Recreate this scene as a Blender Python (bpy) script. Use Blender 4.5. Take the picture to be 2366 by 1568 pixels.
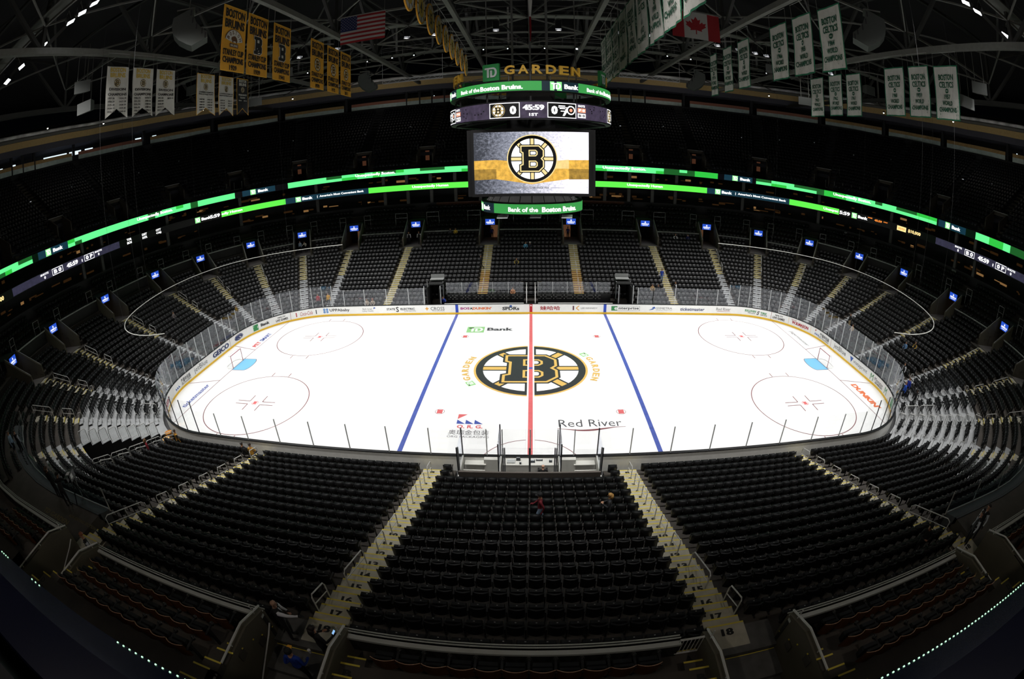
import bpy, math, random
import numpy as np
from mathutils import Matrix, Vector
random.seed(7); np.random.seed(7)
for o in list(bpy.data.objects): bpy.data.objects.remove(o, do_unlink=True)
SC = bpy.context.scene; COL = SC.collection
PI = math.pi

# ---------------------------------------------------------------- camera
cd = bpy.data.cameras.new('camera'); CAM = bpy.data.objects.new('camera', cd); COL.objects.link(CAM); SC.camera = CAM
cd.type = 'PANO'; cd.sensor_fit = 'HORIZONTAL'; cd.sensor_width = 36.0; cd.clip_start = 0.05; cd.clip_end = 500
_c = cd if hasattr(cd, 'panorama_type') else cd.cycles
_c.panorama_type = 'FISHEYE_EQUISOLID'; _c.fisheye_lens = 16.565; _c.fisheye_fov = math.radians(200)
_r = Vector((0.99911361, 0.03839897, -0.01724841)); _u = Vector((0.00124778, 0.38255427, 0.92393218)); _f = Vector((-0.0420765, 0.92313474, -0.38216726))
CAM.matrix_world = Matrix(((_r.x, _u.x, -_f.x, 0.0836), (_r.y, _u.y, -_f.y, -33.465), (_r.z, _u.z, -_f.z, 16.326), (0, 0, 0, 1)))

# ---------------------------------------------------------------- world, exposure, light transport
W = bpy.data.worlds.new('hall_air'); SC.world = W; W.use_nodes = True
W.node_tree.nodes['Background'].inputs[0].default_value = (0.55, 0.7, 1.0, 1); W.node_tree.nodes['Background'].inputs[1].default_value = 0.0006
SC.view_settings.view_transform = 'Standard'; SC.view_settings.look = 'None'; SC.view_settings.exposure = 0.0; SC.view_settings.gamma = 1.0
SC.view_settings.use_curve_mapping = False
try:
    cy = SC.cycles
    cy.max_bounces = 5; cy.diffuse_bounces = 3; cy.glossy_bounces = 3; cy.transmission_bounces = 2; cy.transparent_max_bounces = 24
    cy.use_denoising = True; cy.caustics_reflective = False; cy.caustics_refractive = False; cy.sample_clamp_indirect = 4.0
    cy.use_adaptive_sampling = True; cy.adaptive_threshold = 0.02
except Exception as e: print(e)

# ---------------------------------------------------------------- colours and materials
def hexc(h):
    if not isinstance(h, str): return tuple(h) + (1,) if len(h) == 3 else tuple(h)
    h = h.lstrip('#'); c = [int(h[i:i+2], 16) / 255 for i in (0, 2, 4)]
    return tuple(x / 12.92 if x <= 0.04045 else ((x + 0.055) / 1.055) ** 2.4 for x in c) + (1,)
MATS = {}
def mat(name, col, rough=0.6, metal=0.0, emit=0.0, var=0.0, vscale=3.0, spec=0.5, sample=False):
    if name in MATS: return MATS[name]
    m = bpy.data.materials.new(name); m.use_nodes = True; nt = m.node_tree; b = nt.nodes['Principled BSDF']; c = hexc(col)
    b.inputs['Base Color'].default_value = c; b.inputs['Roughness'].default_value = rough; b.inputs['Metallic'].default_value = metal
    b.inputs['Specular IOR Level'].default_value = spec
    if emit:
        b.inputs['Emission Color'].default_value = c; b.inputs['Emission Strength'].default_value = emit
        b.inputs['Base Color'].default_value = (0.01, 0.01, 0.01, 1)
        if not sample:
            try: m.cycles.emission_sampling = 'NONE'
            except Exception: pass
    if var:
        tc = nt.nodes.new('ShaderNodeTexCoord'); no = nt.nodes.new('ShaderNodeTexNoise'); no.inputs['Scale'].default_value = vscale; no.inputs['Detail'].default_value = 4
        mr = nt.nodes.new('ShaderNodeMapRange'); mr.inputs['From Min'].default_value = 0.3; mr.inputs['From Max'].default_value = 0.7
        mr.inputs['To Min'].default_value = 1 - var; mr.inputs['To Max'].default_value = 1 + var
        mx = nt.nodes.new('ShaderNodeVectorMath'); mx.operation = 'SCALE'; mx.inputs[0].default_value = c[:3]
        nt.links.new(tc.outputs['Object'], no.inputs['Vector']); nt.links.new(no.outputs['Fac'], mr.inputs['Value'])
        nt.links.new(mr.outputs[0], mx.inputs['Scale']); nt.links.new(mx.outputs[0], b.inputs['Emission Color' if emit else 'Base Color'])
    MATS[name] = m; return m
def glassmat(name, fac, tint=(1, 1, 1), gl=0.02):
    if name in MATS: return MATS[name]
    m = bpy.data.materials.new(name); m.use_nodes = True; nt = m.node_tree; nt.nodes.clear()
    o = nt.nodes.new('ShaderNodeOutputMaterial'); t = nt.nodes.new('ShaderNodeBsdfTransparent'); g = nt.nodes.new('ShaderNodeBsdfGlossy'); x = nt.nodes.new('ShaderNodeMixShader')
    t.inputs[0].default_value = tuple(tint) + (1,); g.inputs['Roughness'].default_value = gl; g.inputs[0].default_value = (.9, .93, 1, 1)
    ge = nt.nodes.new('ShaderNodeNewGeometry'); dt = nt.nodes.new('ShaderNodeVectorMath'); dt.operation = 'DOT_PRODUCT'
    def mth(op, a, b=None):
        n = nt.nodes.new('ShaderNodeMath'); n.operation = op
        nt.links.new(a, n.inputs[0])
        if b is not None: n.inputs[1].default_value = b
        return n.outputs[0]
    nt.links.new(ge.outputs['Normal'], dt.inputs[0]); nt.links.new(ge.outputs['Incoming'], dt.inputs[1])
    ab = mth('ABSOLUTE', dt.outputs['Value']); om = mth('MULTIPLY_ADD', ab, -1.0); om.node.inputs[2].default_value = 1.0
    pw = mth('POWER', om, 5.0); sc = mth('MULTIPLY_ADD', pw, 0.96); sc.node.inputs[2].default_value = 0.04; fn_ = mth('MULTIPLY', sc, fac); fn_.node.use_clamp = True
    nt.links.new(fn_, x.inputs[0])
    nt.links.new(t.outputs[0], x.inputs[1]); nt.links.new(g.outputs[0], x.inputs[2]); nt.links.new(x.outputs[0], o.inputs[0])
    MATS[name] = m; return m
def netmat(name, col, cover):
    if name in MATS: return MATS[name]
    m = bpy.data.materials.new(name); m.use_nodes = True; nt = m.node_tree; nt.nodes.clear()
    o = nt.nodes.new('ShaderNodeOutputMaterial'); t = nt.nodes.new('ShaderNodeBsdfTransparent'); g = nt.nodes.new('ShaderNodeBsdfDiffuse'); x = nt.nodes.new('ShaderNodeMixShader')
    g.inputs[0].default_value = hexc(col); x.inputs[0].default_value = cover
    nt.links.new(t.outputs[0], x.inputs[1]); nt.links.new(g.outputs[0], x.inputs[2]); nt.links.new(x.outputs[0], o.inputs[0])
    MATS[name] = m; return m

# ---------------------------------------------------------------- mesh builder
class MB:
    def __init__(s): s.v = []; s.f = []; s.m = []
    def add(s, vs, fs, m=0):
        b = len(s.v); s.v.extend(tuple(map(float, p)) for p in vs)
        for f in fs: s.f.append(tuple(i + b for i in f)); s.m.append(m)
    def box(s, c, d, m=0, rz=0.0, M=None):
        x, y, z = d[0] / 2, d[1] / 2, d[2] / 2; ca, sa = math.cos(rz), math.sin(rz); P = []
        for i in (-1, 1):
            for j in (-1, 1):
                for k in (-1, 1):
                    a, b_, e = i * x, j * y, k * z; q = (c[0] + a * ca - b_ * sa, c[1] + a * sa + b_ * ca, c[2] + e)
                    P.append(tuple(M @ Vector(q)) if M else q)
        s.add(P, [(0, 1, 3, 2), (4, 6, 7, 5), (0, 4, 5, 1), (2, 3, 7, 6), (0, 2, 6, 4), (1, 5, 7, 3)], m)
    def quad(s, a, b, c, d, m=0): s.add([a, b, c, d], [(0, 1, 2, 3)], m)
    def tube(s, pts, r, n=6, m=0, closed=False, cap=True):
        pts = [Vector(p) for p in pts]; N = len(pts); rings = []
        up = Vector((0, 0, 1))
        for i, p in enumerate(pts):
            a = pts[(i - 1) % N] if (closed or i) else p; b = pts[(i + 1) % N] if (closed or i < N - 1) else p
            d = (b - a); d = d.normalized() if d.length > 1e-9 else Vector((0, 0, 1))
            q = up if abs(d.dot(up)) < 0.95 else Vector((1, 0, 0)); x = d.cross(q).normalized(); y = d.cross(x)
            rr = r[i] if isinstance(r, (list, tuple)) else r
            rings.append([p + (x * math.cos(2 * PI * k / n) + y * math.sin(2 * PI * k / n)) * rr for k in range(n)])
        V = [q for g in rings for q in g]; F = []
        for i in range(N if closed else N - 1):
            j = (i + 1) % N
            for k in range(n): F.append((i * n + k, i * n + (k + 1) % n, j * n + (k + 1) % n, j * n + k))
        if cap and not closed: F.append(tuple(range(n - 1, -1, -1))); F.append(tuple((N - 1) * n + k for k in range(n)))
        s.add(V, F, m)
    def beam(s, a, b, w, h, m=0):
        a = Vector(a); b = Vector(b); d = (b - a).normalized(); q = Vector((0, 0, 1)) if abs(d.z) < 0.95 else Vector((1, 0, 0))
        x = d.cross(q).normalized() * w / 2; y = x.cross(d).normalized() * h / 2
        P = [a - x - y, a + x - y, a + x + y, a - x + y, b - x - y, b + x - y, b + x + y, b - x + y]
        s.add(P, [(0, 3, 2, 1), (4, 5, 6, 7), (0, 1, 5, 4), (1, 2, 6, 5), (2, 3, 7, 6), (3, 0, 4, 7)], m)
    def flat(s, poly, fn, h=0.0, m=0): s.add([fn(x, y, h) for x, y in poly], [tuple(range(len(poly)))], m)
    def prism(s, poly, fn, h0, h1, m=0):
        n = len(poly); V = [fn(x, y, h0) for x, y in poly] + [fn(x, y, h1) for x, y in poly]
        s.add(V, [tuple(range(n))[::-1], tuple(range(n, 2 * n))] + [(i, (i + 1) % n, n + (i + 1) % n, n + i) for i in range(n)], m)
    def lathe(s, prof, c=(0, 0, 0), n=12, m=0, sx=1, sy=1):
        V = []; F = []; K = len(prof)
        for r, z in prof:
            for k in range(n): V.append((c[0] + r * sx * math.cos(2 * PI * k / n), c[1] + r * sy * math.sin(2 * PI * k / n), c[2] + z))
        for i in range(K - 1):
            for k in range(n): F.append((i * n + k, i * n + (k + 1) % n, (i + 1) * n + (k + 1) % n, (i + 1) * n + k))
        F.append(tuple(range(n - 1, -1, -1))); F.append(tuple((K - 1) * n + k for k in range(n))); s.add(V, F, m)
    def mesh(s, name, mats, smooth=False):
        me = bpy.data.meshes.new(name); me.from_pydata(s.v, [], s.f)
        for x in mats: me.materials.append(x)
        me.polygons.foreach_set('material_index', s.m); me.polygons.foreach_set('use_smooth', [smooth] * len(s.f)); me.update(); return me
    def obj(s, name, mats, parent=None, smooth=False, loc=None):
        if not isinstance(mats, (list, tuple)): mats = [mats]
        o = bpy.data.objects.new(name, s.mesh(name, mats, smooth)); COL.objects.link(o)
        if parent: o.parent = parent
        if loc: o.location = loc
        return o
def clusters(mb, name, mats, parent=None, tol=.04, smooth=False):
    """one object for every group of pieces that touch"""
    n = len(mb.v); par = list(range(n))
    def find(a):
        while par[a] != a: par[a] = par[par[a]]; a = par[a]
        return a
    for f in mb.f:
        r = find(f[0])
        for i in f[1:]: par[find(i)] = r
    isl = {}
    for f in mb.f: isl.setdefault(find(f[0]), []).append(f)
    V = np.array(mb.v); keys = list(isl); bb = {k: (V[sorted({i for f in isl[k] for i in f})].min(0) - tol, V[sorted({i for f in isl[k] for i in f})].max(0) + tol) for k in keys}
    g = {k: k for k in keys}
    def gf(a):
        while g[a] != a: a = g[a]
        return a
    for i, a in enumerate(keys):
        for b in keys[i + 1:]:
            if (bb[a][0] <= bb[b][1]).all() and (bb[b][0] <= bb[a][1]).all(): g[gf(a)] = gf(b)
    fm = {}
    for f, m in zip(mb.f, mb.m): fm.setdefault(gf(find(f[0])), []).append((f, m))
    out = []
    for k, L in fm.items():
        ids = sorted({i for f, _ in L for i in f}); mp = {i: j for j, i in enumerate(ids)}; q = MB(); q.v = [mb.v[i] for i in ids]; q.f = [tuple(mp[i] for i in f) for f, _ in L]; q.m = [m for _, m in L]
        out.append(q.obj(name, mats, parent, smooth))
    return out
def npmesh(name, V, F, mi, mats, parent=None):
    me = bpy.data.meshes.new(name); n = len(V); f = len(F)
    me.vertices.add(n); me.vertices.foreach_set('co', np.asarray(V, np.float32).ravel())
    me.loops.add(f * 4); me.loops.foreach_set('vertex_index', np.asarray(F, np.int32).ravel())
    me.polygons.add(f); me.polygons.foreach_set('loop_start', np.arange(0, f * 4, 4, dtype=np.int32))
    for x in mats: me.materials.append(x)
    me.polygons.foreach_set('material_index', np.asarray(mi, np.int32)); me.update(calc_edges=True); me.validate()
    o = bpy.data.objects.new(name, me); COL.objects.link(o)
    if parent: o.parent = parent
    return o
def tag(o, label=None, cat=None, group=None, kind=None):
    if label: o['label'] = label
    if cat: o['category'] = cat
    if group: o['group'] = group
    if kind: o['kind'] = kind
    return o
def thing(name, loc=(0, 0, 0), rz=0.0, label=None, cat=None, group=None, kind=None):
    o = bpy.data.objects.new(name, None); COL.objects.link(o); o.location = loc; o.rotation_euler = (0, 0, rz); o.empty_display_size = 0.2
    return tag(o, label, cat, group, kind)
def dup(root, loc, rz, label=None, group=None):
    r = root.copy(); COL.objects.link(r); r.location = loc; r.rotation_euler = (0, 0, rz)
    if label: r['label'] = label
    if group: r['group'] = group
    for ch in list(root.children):
        c = ch.copy(); COL.objects.link(c); c.parent = r
        for g in ch.children:
            d = g.copy(); COL.objects.link(d); d.parent = c
    return r

# ---------------------------------------------------------------- lettering
TMP = bpy.data.scenes.new('workbench'); TVL = TMP.view_layers[0]      # scratch scene for turning curves and skins into meshes
def baked(o):
    TMP.collection.objects.link(o); TVL.update(); dg = TVL.depsgraph; me = bpy.data.meshes.new_from_object(o.evaluated_get(dg)); return me
_TX = {}
def tx(body, bold=0.0, shear=0.0, res=2):
    k = (body, bold, shear, res)
    if k in _TX: return _TX[k]
    c = bpy.data.curves.new('t', 'FONT'); c.body = body; c.offset = bold; c.shear = shear; c.resolution_u = res; c.fill_mode = 'FRONT' if hasattr(c, 'fill_mode') else c.fill_mode
    o = bpy.data.objects.new('t', c); me = baked(o); V = [(v.co.x, v.co.y) for v in me.vertices]; F = [tuple(p.vertices) for p in me.polygons]
    bpy.data.objects.remove(o); bpy.data.curves.remove(c); bpy.data.meshes.remove(me)
    V = np.array(V) if V else np.zeros((1, 2)); lo = V.min(0); hi = V.max(0); V = (V - (lo + hi) / 2); _TX[k] = (V, F, hi - lo); return _TX[k]
def text(mb, body, fn, cx, cy, w, h, m=0, hh=0.0, bold=0.02, shear=0.0, res=2, rot=0.0):
    extra = max(0, bold - .028); V, F, s = tx(body, min(bold, .028), shear, res)
    sx = w / s[0] if w else h / s[1]; sy = h / s[1] if h else sx; ca, sa = math.cos(rot), math.sin(rot)
    for q, dx in enumerate((0,) if extra < .008 else (-extra * .6, 0, extra * .6)): mb.add([fn(cx + (x + dx) * sx * ca - y * sy * sa, cy + (x + dx) * sx * sa + y * sy * ca, hh + q * .0012) for x, y in V], F, m)
def solid_text(mb, body, fn, cx, cy, w, h, m, h0, h1, bold=0.02):
    V, F, s = tx(body, min(bold, .03), 0, 3); sx = w / s[0]; sy = h / s[1]; n = len(V)
    P = [fn(cx + x * sx, cy + y * sy, h1) for x, y in V] + [fn(cx + x * sx, cy + y * sy, h0) for x, y in V]
    E = {}
    for f in F:
        for i in range(len(f)): E[(f[i], f[(i + 1) % len(f)])] = 1
    S = [(a, a + n, b + n, b) for a, b in E if (b, a) not in E]
    mb.add(P, list(F) + [tuple(i + n for i in f[::-1]) for f in F] + S, m)

# ---------------------------------------------------------------- plan geometry: every curve of the bowl is an offset of the boards
HX, HY, RC = 30.48, 12.954, 8.534
CX, CY = HX - RC, HY - RC; Q = PI / 2 * RC; PER = 4 * CX + 4 * CY + 4 * Q
def pos(s, o=0.0):
    s = s % PER; sg = 1
    if s > PER / 2: s = PER - s; sg = -1
    if s <= CX: x, y, nx, ny = s, HY, 0, 1
    elif s <= CX + Q: a = (s - CX) / RC; nx, ny = math.sin(a), math.cos(a); x, y = CX + RC * nx, CY + RC * ny
    elif s <= CX + Q + 2 * CY: x, y, nx, ny = HX, CY - (s - CX - Q), 1, 0
    elif s <= CX + 2 * Q + 2 * CY: a = (s - CX - Q - 2 * CY) / RC; nx, ny = math.cos(a), -math.sin(a); x, y = CX + RC * nx, -CY + RC * ny
    else: x, y, nx, ny = CX - (s - CX - 2 * Q - 2 * CY), -HY, 0, -1
    return sg * (x + nx * o), y + ny * o, sg * nx, ny
def s_of(x, y):
    sg = 1 if x >= 0 else -1; x = abs(x)
    if y >= CY and x <= CX: s = x
    elif x > CX and y > CY: s = CX + RC * math.atan2(x - CX, y - CY)
    elif abs(y) <= CY: s = CX + Q + CY - y
    elif x > CX: s = CX + Q + 2 * CY + RC * math.atan2(-y - CY, x - CX)
    else: s = CX + 2 * Q + 2 * CY + CX - x
    return sg * s
def s_from_L(L, o):
    sg = 1 if L >= 0 else -1; L = abs(L); k = (RC + o) / RC; q = Q * k
    if L <= CX: s = L
    elif L <= CX + q: s = CX + (L - CX) / k
    elif L <= CX + q + 2 * CY: s = CX + Q + L - CX - q
    elif L <= CX + 2 * q + 2 * CY: s = CX + Q + 2 * CY + (L - CX - q - 2 * CY) / k
    else: s = L - 2 * q + 2 * Q
    return sg * s
def dsdl(s, o):
    s = abs(((s + PER / 2) % PER) - PER / 2)
    return RC / (RC + o) if (CX < s < CX + Q or CX + Q + 2 * CY < s < CX + 2 * Q + 2 * CY) else 1.0
def P3(s, o, z): x, y, _, _ = pos(s, o); return (x, y, z)
def ringfn(o):           # u = arc length at offset o, v = height, h = towards the ice
    def fn(u, v, h): x, y, _, _ = pos(s_from_L(u, o), o - h); return (x, y, v)
    return fn
BR = [0, CX, CX + Q, CX + Q + 2 * CY, CX + 2 * Q + 2 * CY, PER / 2]
BR = sorted(set([round(b, 5) for b in BR] + [round(PER - b, 5) for b in BR]))
def slist(a, b, step=0.9):
    pts = [a, b]; k = math.floor(a / PER)
    for kk in (k, k + 1, k + 2):
        for i, c in enumerate(BR):
            c2 = c + kk * PER
            if a < c2 < b: pts.append(c2)
    for kk in (k, k + 1, k + 2):
        for (c0, c1) in ((BR[1], BR[2]), (BR[3], BR[4]), (PER - BR[4], PER - BR[3]), (PER - BR[2], PER - BR[1])):
            n = int((c1 - c0) / step) + 1
            for i in range(1, n): 
                c = c0 + (c1 - c0) * i / n + kk * PER
                if a < c < b: pts.append(c)
    pts = sorted(pts); return [p for i, p in enumerate(pts) if i == 0 or p - pts[i - 1] > 1e-4]
def strip(mb, a, b, o1, z1, o2, z2, m=0, step=0.9):
    S = slist(a, b, step); V = []
    for s in S: V.append(P3(s, o1, z1)); V.append(P3(s, o2, z2))
    mb.add(V, [(2 * i, 2 * i + 1, 2 * i + 3, 2 * i + 2) for i in range(len(S) - 1)], m)
def ringprofile(mb, a, b, prof, m=0, closed=True, step=0.9):
    S = slist(a, b, step); K = len(prof); V = [P3(s, o, z) for s in S for o, z in prof]; F = []
    for i in range(len(S) - 1):
        for k in range(K if closed else K - 1): j = (k + 1) % K; F.append((i * K + k, i * K + j, (i + 1) * K + j, (i + 1) * K + k))
    if closed and (b - a) < PER - 0.01: F.append(tuple(range(K))); F.append(tuple((len(S) - 1) * K + k for k in range(K))[::-1])
    mb.add(V, F, m)
def complement(cuts):
    c = []
    for a, b in cuts:
        a2 = a % PER; b2 = a2 + (b - a)
        if b2 > PER: c += [(a2, PER), (0, b2 - PER)]
        else: c.append((a2, b2))
    c.sort(); out = []; cur = 0.0
    for a, b in c:
        if a > cur + 1e-6: out.append((cur, a))
        cur = max(cur, b)
    if cur < PER: out.append((cur, PER))
    if len(out) > 1 and out[0][0] == 0.0 and abs(out[-1][1] - PER) < 1e-6: f = out.pop(0); l = out.pop(); out.append((l[0], f[1] + PER))
    return out
def walk(a, b, o, step, margin=0.0):          # evenly spaced places along an offset curve
    n = max(8, int((b - a) / 0.1)); S = np.linspace(a, b, n); XY = np.array([pos(s, o)[:2] for s in S]); d = np.r_[0, np.cumsum(np.hypot(*np.diff(XY, axis=0).T))]
    Lt = d[-1] - 2 * margin; k = int(round(Lt / step - .12))
    if k <= 0: return []
    step = Lt / k
    off = margin + (Lt - k * step) / 2 + step / 2
    return [float(np.interp(off + i * step, d, S)) for i in range(k)]
def RY(n): return 0.35 + 0.813 * n                     # offset of the seat backs of loge row n
def RZ(n): return 0.05 + 0.243 * n + 0.0036 * n * n    # floor of loge row n
# ---------------------------------------------------------------- floodlights over the ice (fixtures and their lamps)
M_steel = mat('painted_steel', '#5a5a55', 0.55, 0.0, var=0.12, vscale=0.8)
M_darksteel = mat('dark_painted_steel', '#2c2c2c', 0.6)
M_black = mat('black_metal', '#101012', 0.5)
M_lens = mat('lamp_lens', '#f4f8ff', 0.3, emit=14.0)
FLX = [3.2, 9.6, 12.6, 20.6, 23.2, 25.4, 26.9, 28.4, 32.4, 36.6, 39.8]
_proto = None
for side in (-1, 1):
    for sx in (-1, 1):
        for i, fx in enumerate(FLX):
            x, y, z = sx * fx, side * 15.5, 30.7
            tgt = Vector((max(-27, min(27, x * 0.80)), side * 9.5 if side > 0 else (-3.0 if i % 2 else -6.5), 0)); d = (tgt - Vector((x, y, z))).normalized()
            q = d.to_track_quat('-Z', 'Y')
            if _proto is None:
                _proto = thing('floodlight'); tag(_proto, None, 'floodlight', 'arena floodlights along the catwalks')
                mb = MB(); mb.box((0, 0, 0.3), (0.62, 0.62, 0.5)); mb.box((0, 0, 0.62), (0.3, 0.3, 0.2)); mb.obj('housing', M_black, _proto)
                mb = MB(); mb.box((0, 0, 0.03), (0.56, 0.56, 0.03)); mb.obj('lens', M_lens, _proto)
                mb = MB(); mb.tube([(-0.35, 0, 0.2), (-0.35, 0, 0.9), (0.35, 0, 0.9), (0.35, 0, 0.2)], 0.025, 5); mb.obj('yoke', M_steel, _proto)
                o = _proto
            else: o = dup(_proto, (0, 0, 0), 0)
            o.location = (x, y, z); o.rotation_euler = q.to_euler()
            if side > 0:
                mb = MB()
                for e in (-1, 1): mb.box((e * .31, 0, -.2), (.02, .62, .5)); mb.box((0, e * .31, -.2), (.62, .02, .5))
                mb.obj('hood', M_black, o)
            o['label'] = 'square floodlight over the %s side of the rink, %.0f m %s of centre' % ('near' if side < 0 else 'far', fx, 'left' if sx < 0 else 'right')
            ld = bpy.data.lights.new('flood_beam', 'SPOT'); ld.energy = 5400; ld.spot_size = math.radians(85); ld.spot_blend = 1.0; ld.shadow_soft_size = 0.28; ld.color = (1.0, 0.985, 0.96)
            l = bpy.data.objects.new('flood_beam', ld); COL.objects.link(l); l.location = Vector((x, y, z)) + d * 0.12; l.rotation_euler = q.to_euler()
# bare fill lamps, no fixtures, added to lift dim stands, parapet and roof
for (x, y, z, e, c) in ((-9, -37, 26, 900, (1, .9, .78)), (9, -37, 26, 900, (1, .9, .78)), (-46, -24, 29.5, 260, (1, .9, .75)), (46, -24, 29.5, 260, (1, .9, .75)), (-58, 8, 27.8, 120, (1, .92, .8)), (58, 8, 27.8, 120, (1, .92, .8)), (-25, 42, 28.5, 120, (1, .92, .8)), (25, 42, 28.5, 120, (1, .92, .8)), (0, -31.9, 13.6, 34, (1, .86, .68)), (-12, -31.9, 13.6, 34, (1, .86, .68)), (12, -31.9, 13.6, 34, (1, .86, .68)), (-24, -30.9, 13.6, 34, (1, .86, .68)), (24, -30.9, 13.6, 34, (1, .86, .68))):
    ld = bpy.data.lights.new('fill_lamp', 'POINT'); ld.energy = e; ld.color = c; ld.shadow_soft_size = 0.25
    l = bpy.data.objects.new('fill_lamp', ld); COL.objects.link(l); l.location = (x, y, z)

for i in range(6):  # unseen fill spots with housings, added to brighten the backs of the near boards
    x = -20 + 8 * i; a = Vector((x, -30.0, 31.2)); d = (Vector((x * .9, -14.0, 1.0)) - a).normalized()
    g = thing('fill_light', a, 0, 'square house light above the near stands, %s from the left' % ('first', 'second', 'third', 'fourth', 'fifth', 'sixth')[i], 'light', 'house lights over the near stands'); g.rotation_euler = d.to_track_quat('-Z', 'Y').to_euler()
    mb = MB(); mb.box((0, 0, .25), (.4, .4, .4)); mb.obj('housing', M_black, g); mb = MB(); mb.box((0, 0, .03), (.36, .36, .03)); mb.obj('lens', M_lens, g)
    ld = bpy.data.lights.new('fill_beam', 'SPOT'); ld.energy = 4200; ld.spot_size = math.radians(30); ld.spot_blend = 1.0; ld.shadow_soft_size = .2; ld.color = (1, .97, .92)
    l = bpy.data.objects.new('fill_beam', ld); COL.objects.link(l); l.location = a + d * .1; l.rotation_euler = g.rotation_euler
# ---------------------------------------------------------------- ice sheet with its painted lines and marks
def oval(o, step=0.5):
    return [pos(s, o)[:2] for s in slist(0, PER, step)[:-1]]
M_ice = mat('ice', (0.86, 0.87, 0.88), 0.16, var=0.015, vscale=0.25, spec=0.35)
ov = oval(0.05); ICE = MB(); ICE.add([(x, y, 0) for x, y in ov] + [(0, 0, 0)], [(len(ov), (i + 1) % len(ov), i) for i in range(len(ov))]); ICE = ICE.obj('floor_ice', M_ice); tag(ICE, kind='structure')
flatfn = lambda x, y, h: (x, y, h)
FT = 0.3048
M_blue = mat('ice_blue', (0.065, 0.10, 0.38), 0.3, var=0.12, vscale=3); M_red = mat('ice_red', (0.66, 0.14, 0.15), 0.3, var=0.06, vscale=3)
M_thinred = mat('ice_thin_red', (0.20, 0.06, 0.07), 0.3); M_crease = mat('ice_crease', (0.20, 0.52, 0.80), 0.3)
M_iblack = mat('ice_black', (0.034, 0.036, 0.04), 0.3, var=0.08); M_igold = mat('ice_gold', (0.66, 0.43, 0.12), 0.3); M_iwhite = mat('ice_white', (0.86, 0.87, 0.88), 0.3)
M_igreen = mat('ice_green', (0.28, 0.58, 0.24), 0.3); M_igrey = mat('ice_grey', (0.07, 0.07, 0.08), 0.3); M_iorange = mat('ice_orange', (0.75, 0.17, 0.06), 0.3); M_ired2 = mat('ice_signred', (0.62, 0.05, 0.06), 0.3)
H1 = 0.004
def rect(mb, x0, y0, x1, y1, h=H1, m=0): mb.quad((x0, y0, h), (x1, y0, h), (x1, y1, h), (x0, y1, h), m)
def arc(mb, cx, cy, r, w, a0=0, a1=2 * PI, h=H1, m=0, n=72):
    V = [(cx + rr * math.cos(a0 + (a1 - a0) * i / n), cy + rr * math.sin(a0 + (a1 - a0) * i / n), h) for i in range(n + 1) for rr in (r - w / 2, r + w / 2)]
    mb.add(V, [(2 * i, 2 * i + 1, 2 * i + 3, 2 * i + 2) for i in range(n)], m)
def disc(mb, cx, cy, r, h=H1, m=0, n=48, fn=flatfn): mb.add([fn(cx + r * math.cos(2 * PI * i / n), cy + r * math.sin(2 * PI * i / n), h) for i in range(n)], [tuple(range(n))], m)
for sx in (-1, 1):
    mb = MB(); rect(mb, sx * 25.5 * FT - .15, -HY + .04, sx * 25.5 * FT + .15, HY - .04); mb.obj('blue_line', M_blue, ICE)
    mb = MB(); yy = 36.6 * FT; rect(mb, sx * 89 * FT - .03, -yy, sx * 89 * FT + .03, yy)
    mb.obj('goal_line', M_thinred, ICE)
    mb = MB()
    for sy in (-1, 1):
        a = Vector((sx * 89 * FT, sy * 11 * FT, H1)); b = Vector((sx * 100 * FT - sx * .05, sy * 14 * FT, H1)); mb.beam(a, b, 0.075, 0.002)
    mb.obj('trapezoid_line', M_thinred, ICE)
    mb = MB()
    g = sx * 89 * FT; s_ = -sx
    pts = [(g, -4 * FT), (g + s_ * 4.5 * FT, -4 * FT)] + [(g + s_ * (4.5 * FT + (1.5 * FT) * math.cos(t)), 4 * FT * math.sin(t)) for t in np.linspace(-PI / 2, PI / 2, 13)[1:-1]] + [(g + s_ * 4.5 * FT, 4 * FT), (g, 4 * FT)]
    mb.flat(pts, flatfn, H1, 0)
    for i in range(len(pts) - 1): mb.beam((pts[i][0], pts[i][1], H1 + .002), (pts[i + 1][0], pts[i + 1][1], H1 + .002), 0.05, 0.002, 1)
    mb.obj('goal_crease', [M_crease, M_thinred], ICE)
    for sy in (-1, 1):
        cx, cy_ = sx * 69 * FT, sy * 22 * FT; mb = MB(); arc(mb, cx, cy_, 15 * FT, 0.07)
        for e in (-1, 1):
            for q in (-1, 1):
                xx = cx + e * 0.86; mb.beam((xx, cy_ + q * 15 * FT, H1), (xx, cy_ + q * (15 * FT + 0.62), H1), 0.075, 0.002)
                x0 = cx + e * 0.61; y0 = cy_ + q * 0.23
                mb.beam((x0, y0, H1), (x0 + e * 1.22, y0, H1), 0.075, 0.002); mb.beam((x0, y0, H1), (x0, y0 + q * 0.91, H1), 0.075, 0.002)
        mb.obj('faceoff_circle', M_thinred, ICE)
        mb = MB(); disc(mb, cx, cy_, 0.3, H1, 0); disc(mb, cx, cy_, 0.26, H1 + .002, 1); rect(mb, cx - .16, cy_ - .2, cx + .16, cy_ + .2, H1 + .004, 0); mb.obj('faceoff_spot', [M_red, M_iwhite], ICE)
        cx = sx * 20 * FT; mb = MB(); disc(mb, cx, cy_, 0.33, H1, 1); disc(mb, cx, cy_, 0.30, H1 + .002, 2); rect(mb, cx - .19, cy_ - .25, cx + .19, cy_ + .25, H1 + .004, 0); mb.obj('faceoff_spot', [M_red, M_thinred, M_iwhite], ICE)
mb = MB(); arc(mb, 0, -HY, 10 * FT, 0.05, 0.02, PI - 0.02); mb.obj('referee_crease', M_thinred, ICE)

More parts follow.
